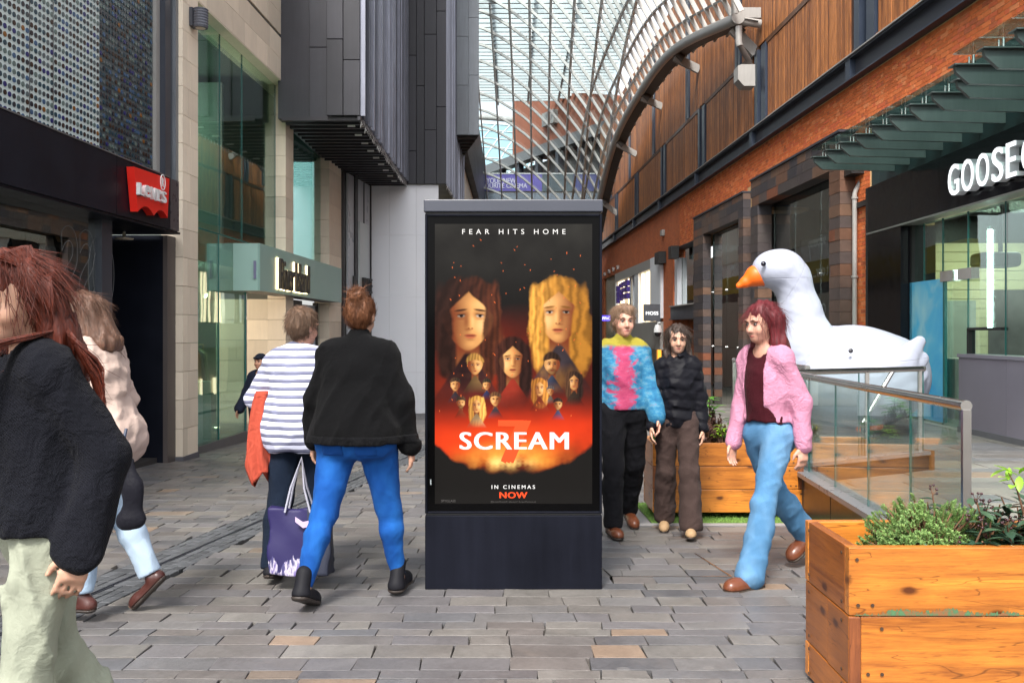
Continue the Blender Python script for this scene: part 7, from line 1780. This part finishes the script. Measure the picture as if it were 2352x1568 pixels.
for yo in (-.05, .05): part('handle', MB().tube([(cb.x-.08, cb.y+yo, cb.z+hh_-.01), (cb.x-.05, cb.y+yo*.7, cb.z+hh_+.13), tuple(hx), (cb.x+.03, cb.y+yo*.7, cb.z+hh_+.13), (cb.x+.07, cb.y+yo, cb.z+hh_-.01)], .007, 6), bg_, plain('pale_strap', (.35, .35, .42), .6))
m = MB(); a = at(678, 1186, 5.33); m.add([a, a+Vector((.045, 0, -.03)), a+Vector((.085, 0, -.022)), a+Vector((.085, 0, -.058)), a+Vector((.045, 0, -.066)), a+Vector((0, 0, -.03))], [(5, 4, 1, 0), (4, 3, 2, 1)]); part('bag_emblem', m, bg_, plain('lilac_print', (.5, .38, .55), .6))
# the man in the bright fleece
f = Figure('person', 'person in a bright blue and pink fleece with black trousers walking past the kiosk', (1432-CX)*7.25/F, 7.25, 8, 1.78,
           dict(hipR=12, kneeR=4, hipL=-10, kneeL=16, footL=20, armR=-10, armL=10, abdR=8, abdL=5, elbR=16, elbL=14, nod=2), .98, 1.0, 'pink')
f.body(); f.trousers(cloth('black_trousers', (.007, .007, .009), .85), .022, .012, seed=31); 
def fleece_mat(f):
    n = N('patterned_fleece'); v = n.coord(); sp = n.n('ShaderNodeSeparateXYZ'); n.l(v, sp.inputs[0]); no = n.noise(n.coord((1, 1, 1.8)), 9, 4, .65, .8); n2_ = n.noise(n.coord((1, 1, 2.0)), 13, 4, .65)
    c = n.ramp(n2_, [(.3, (.02, .09, .20)), (.5, (.03, .16, .29)), (.62, (.08, .23, .33)), (.74, (.20, .10, .22))])
    cxw = f.W(f.tp((0, 0, 1.2)))[0][0]; d = n.math('ABSOLUTE', n.math('SUBTRACT', sp.outputs[0], cxw-.01)); k = n.math('SUBTRACT', 1.0, n.math('DIVIDE', n.math('ADD', d, n.math('MULTIPLY', n.math('SUBTRACT', no, .5), .34)), .095), True)
    pk_ = n.ramp(n2_, [(.3, (.28, .03, .09)), (.6, (.40, .06, .13)), (.75, (.25, .12, .28))]); c = n.mix(n.math('MULTIPLY', k, 2.4, True), c, pk_)
    zt = f.W(f.tp((0, 0, 1.400)))[0][2]; kz = n.math('MULTIPLY', n.math('SUBTRACT', n.math('ADD', sp.outputs[2], n.math('MULTIPLY', n.math('SUBTRACT', no, .5), .05)), zt), 40.0, True); c = n.mix(kz, c, (.26, .22, .03))
    n.bsdf(c, .95, 0, .2, n.noise(v, 90, 3), .4, .004); return n.m
f.top(fleece_mat(f), .036, .93, 1.0, seed=32, name='fleece', amp=.006, freq=34, collar=.01); f.shoes(BRNSHOE, SOLE, .02, .042, .003); f.cap_hair(hair_mat('sandy_grey_hair', (.13, .07, .04), (.30, .19, .12)), 'short', seed=33)
# the woman in the black puffer jacket
f = Figure('person', 'dark haired person in a black puffer jacket in front of the far plant box', (1556-CX)*7.2/F, 7.2, -12, 1.62,
           dict(hipR=-6, kneeR=12, hipL=14, kneeL=6, footR=14, armR=6, armL=-6, abdR=4, abdL=4, elbR=20, elbL=18, nod=6, look=6), .90, .95)
f.body(); f.trousers(cloth('brown_trousers', (.055, .036, .032), .85), .022, .040, seed=41, short=.05)
def puffer(f, mat, e, hem, seed, pitch=.085, name='puffer_jacket', collar=.05):
    q = f.box(.0105); f.torso(q, e, .07); q.cut((0, 0, -1), (0, 0, hem-.93+f.J['pel'][2])); f.arms(q, e*.7, .025, 1.0); q.cone(f.J['neck0'], f.hp((0, .01, 1.46+collar)),   .076, .070, .03); f.neckhole(q, 1.50, .058)
    X, Y, Z = q.grid(); q.d = (q.d+.007*(1-np.abs(np.sin(math.pi*(Z+.05*Y+.012*np.sin(9*X+seed))/pitch)))**1.5+0*X).astype(np.float32); q.waves(.005, 34, seed); q.folds(.006, 60, seed+40, .8); return f.emit(name, q, mat)
puffer(f, cloth('black_puffer', (.006, .006, .009), .5, 40, .1, .2), .032, .86, 5); f.shoes(TAN, SOLE, .02, .042); f.cap_hair(hair_mat('dark_hair', (.014, .009, .007), (.06, .035, .025)), 'long', seed=43, length=.12)
# the walker in the pink jacket
f = Figure('person', 'person with red hair striding in a pink fleece jacket and wide light blue jeans', (1764-CX)*5.72/F, 5.72, -58, 1.76,
           dict(hipL=20, kneeL=2, hipR=-24, kneeR=22, footR=34, armL=-18, armR=2, abdL=5, abdR=3, elbL=20, elbR=12, lean=4, nod=8), .90, .93, 'pink')
f.body(); f.trousers(cloth('light_blue_denim', (.075, .19, .34), .8, 300, .2, .16, (.16, .30, .46), 'denim'), .013, .038, seed=51, short=.02, amp=.004)
DL = cloth('light_denim_seam', (.05, .14, .26), .8, 300, .2, .1)
f.patch(f.tq, 'waistband', DL, f.J['pel']+np.array((0, 0, .075)), (.3, .3, .020), .005)
f.top(cloth('burgundy_top', (.045, .006, .010), .85), .018, .99, .1, seed=52, name='burgundy_top', sides=''); pk = cloth('pink_fleece_jacket', (.55, .24, .35), .95, 90, .5, .14); q = f.box(.0105); f.torso(q, .027, .07); q.cut((0, 0, -1), (0, 0, f.J['pel'][2]+.06)); f.arms(q, .024, .025, 1.0); f.neckhole(q, 1.43); q.waves(.005, 34, 53); q.folds(.0055, 44, 353, 1.0)
X, Y, Z = q.grid(); fr_ = f.J['chest']; q.d = np.maximum(q.d, np.minimum(np.minimum(.082-np.abs(X+.01)+0*Y+0*Z, -(Y+.01)), .4-np.abs(Z-1.3))).astype(np.float32)
f.emit('pink_jacket', q, pk); f.shoes(BRNSHOE, plain('chunky_sole', (.05, .035, .025), .6), .04, .046, .005); RH = hair_mat('cherry_red_hair', (.05, .005, .007), (.16, .012, .018)); f.cap_hair(RH, 'long', seed=54, length=.10)
# beige puffer walker half hidden on the left
f = Figure('person', 'person in a cream quilted jacket and pale jeans behind the copper haired walker', (240-CX)*4.85/F, 4.85, -96, 1.66,
           dict(hipL=6, kneeL=3, hipR=-3, kneeR=24, footR=45, armL=6, armR=-10, abdL=12, abdR=10, elbL=20, elbR=20, lean=10, nod=14), 1.12, 1.05)
f.body(); f.trousers(cloth('pale_denim', (.36, .47, .60), .8, 300, .2, .12, (.45, .55, .66), 'denim'), .014, .012, seed=61, short=.12); puffer(f, cloth('cream_puffer', (.46, .35, .30), .6, 40, .1, .1), .045, .74, 6, .10); f.shoes(plain('oxblood_loafer', (.06, .018, .014), .3), SOLE, -.02, .036); f.cap_hair(hair_mat('short_brown_hair2', (.05, .025, .015), (.16, .08, .05)), 'long', seed=63, length=.05)
hb = thing('handbag', 'black slouchy handbag hanging low beside the walker in the cream jacket', 'bag', tuple(at(295, 1226, 4.62)))
q = SDF(np.array(at(240, 1235, 4.6))-.15, np.array(at(340, 1050, 4.6))+.15, .011); q.cone(at(302, 1185, 4.62), at(302, 1110, 4.62), .062, .045, .03, (1, 1.8, 1)); q.cone(at(290, 1196, 4.62), at(314, 1196, 4.62), .045, .045, .03, (1, 1.8, 1)); q.cone(at(302, 1110, 4.62), at(298, 1060, 4.62), .045, .02, .04, (1, 1.8, 1)); q.waves(.006, 30, 8); V, Fq = q.mesh(); link('bag_body', np_mesh('bag_body', V, Fq), hb, cloth('black_bag_leather', (.008, .008, .012), .5, 60, .2)); part('strap', MB().tube([at(294, 1075, 4.62), at(284, 1010, 4.62), at(290, 985, 4.66)], .009, 6), hb, plain('navy_strap', (.02, .03, .06), .5))
# the short person by the shop window
f = Figure('person', 'short person in a dark cap and jacket in front of the pale stone shop wall', (598-CX)*11.7/F, 11.7, -20, 1.46,
           dict(hipL=6, kneeL=4, hipR=-8, kneeR=10, armL=6, armR=10, elbR=20, elbL=20), 1.0, 1.0, 'mid')
f.body(.011); f.trousers(cloth('dark_trousers2', (.014, .015, .02), .85), .02, .01, seed=71); f.top(cloth('navy_jacket', (.012, .016, .030), .8), .04, .86, 1.0, seed=72, name='jacket'); f.shoes(plain('pale_shoe', (.5, .48, .45), .5), SOLE, 0, .038)
q = f.box(.009, z0=f.J['head'][2]-.1); q.ell(f.hp((0, .012, 1.655)), (.084, .100, .07), .01); q.cone(f.hp((-.035, -.10, 1.655)), f.hp((.035, -.10, 1.655)), .018, .018, .03); f.emit('cap', q, cloth('navy_cap', (.01, .013, .022), .8))
# the red haired woman close to the camera
f = Figure('person', 'copper haired person close by in a charcoal jumper and sage green trousers', (88-CX)*2.52/F, 2.52, -50, 1.64,
           dict(hipL=8, kneeL=4, hipR=-12, kneeR=14, armL=-29, armR=10, abdL=5, abdR=8, elbL=44, elbR=20, lean=3, nod=18, look=24, inL=3), .92, .95, 'fair')
f.body(.009); f.trousers(cloth('sage_cord', (.32, .34, .265), .85, 220, .3, .1), .012, .030, seed=81, amp=.007, h=.010, thick=1.0); f.top(cloth('charcoal_knit', (.007, .0075, .011), .92, 70, .40, .25), .029, .925, 1.02, seed=82, freq=26, amp=.005, loose=.016, cuff=.012, h=.010); f.shoes(BLKSHOE, SOLE)
REDH = hair_mat('copper_red_hair', (.034, .006, .004), (.15, .026, .010)); f.cap_hair(REDH, 'long', seed=83, length=.10, amp=.008, nlock=2500)
def flow(u, v, rs):
    side = 1 if u < .74 else -1; front = rs.uniform(-.6, .8)
    top = f.hp((side*rs.uniform(.005, .05), rs.uniform(-.04, .07), 1.722)); mid = f.hp((side*(.092+.012*rs.uniform()), -.012*front+.045, 1.61)); jaw = f.hp((side*(.100+.02*rs.uniform()), -.020*front+.035, 1.49))
    sh = f.tp((side*(.095+.05*v*v+.02*rs.uniform()), -.108-.02*rs.uniform() if front > -.1 else .09, 1.445+.015*rs.uniform())); L = rs.uniform(.08, .34)
    end = f.tp((side*(.125+.05*v), -.200-.02*rs.uniform() if front > -.1 else .145, 1.40-L*.7)); md = (np.array(sh)+np.array(end))/2+np.array((rs.uniform(-.02, .02), -.055 if front > -.1 else .03, .0))
    return [top, mid, jaw, sh, md, end]
f.strands(REDH, 1700, None, flow, .0017, 13, 5)
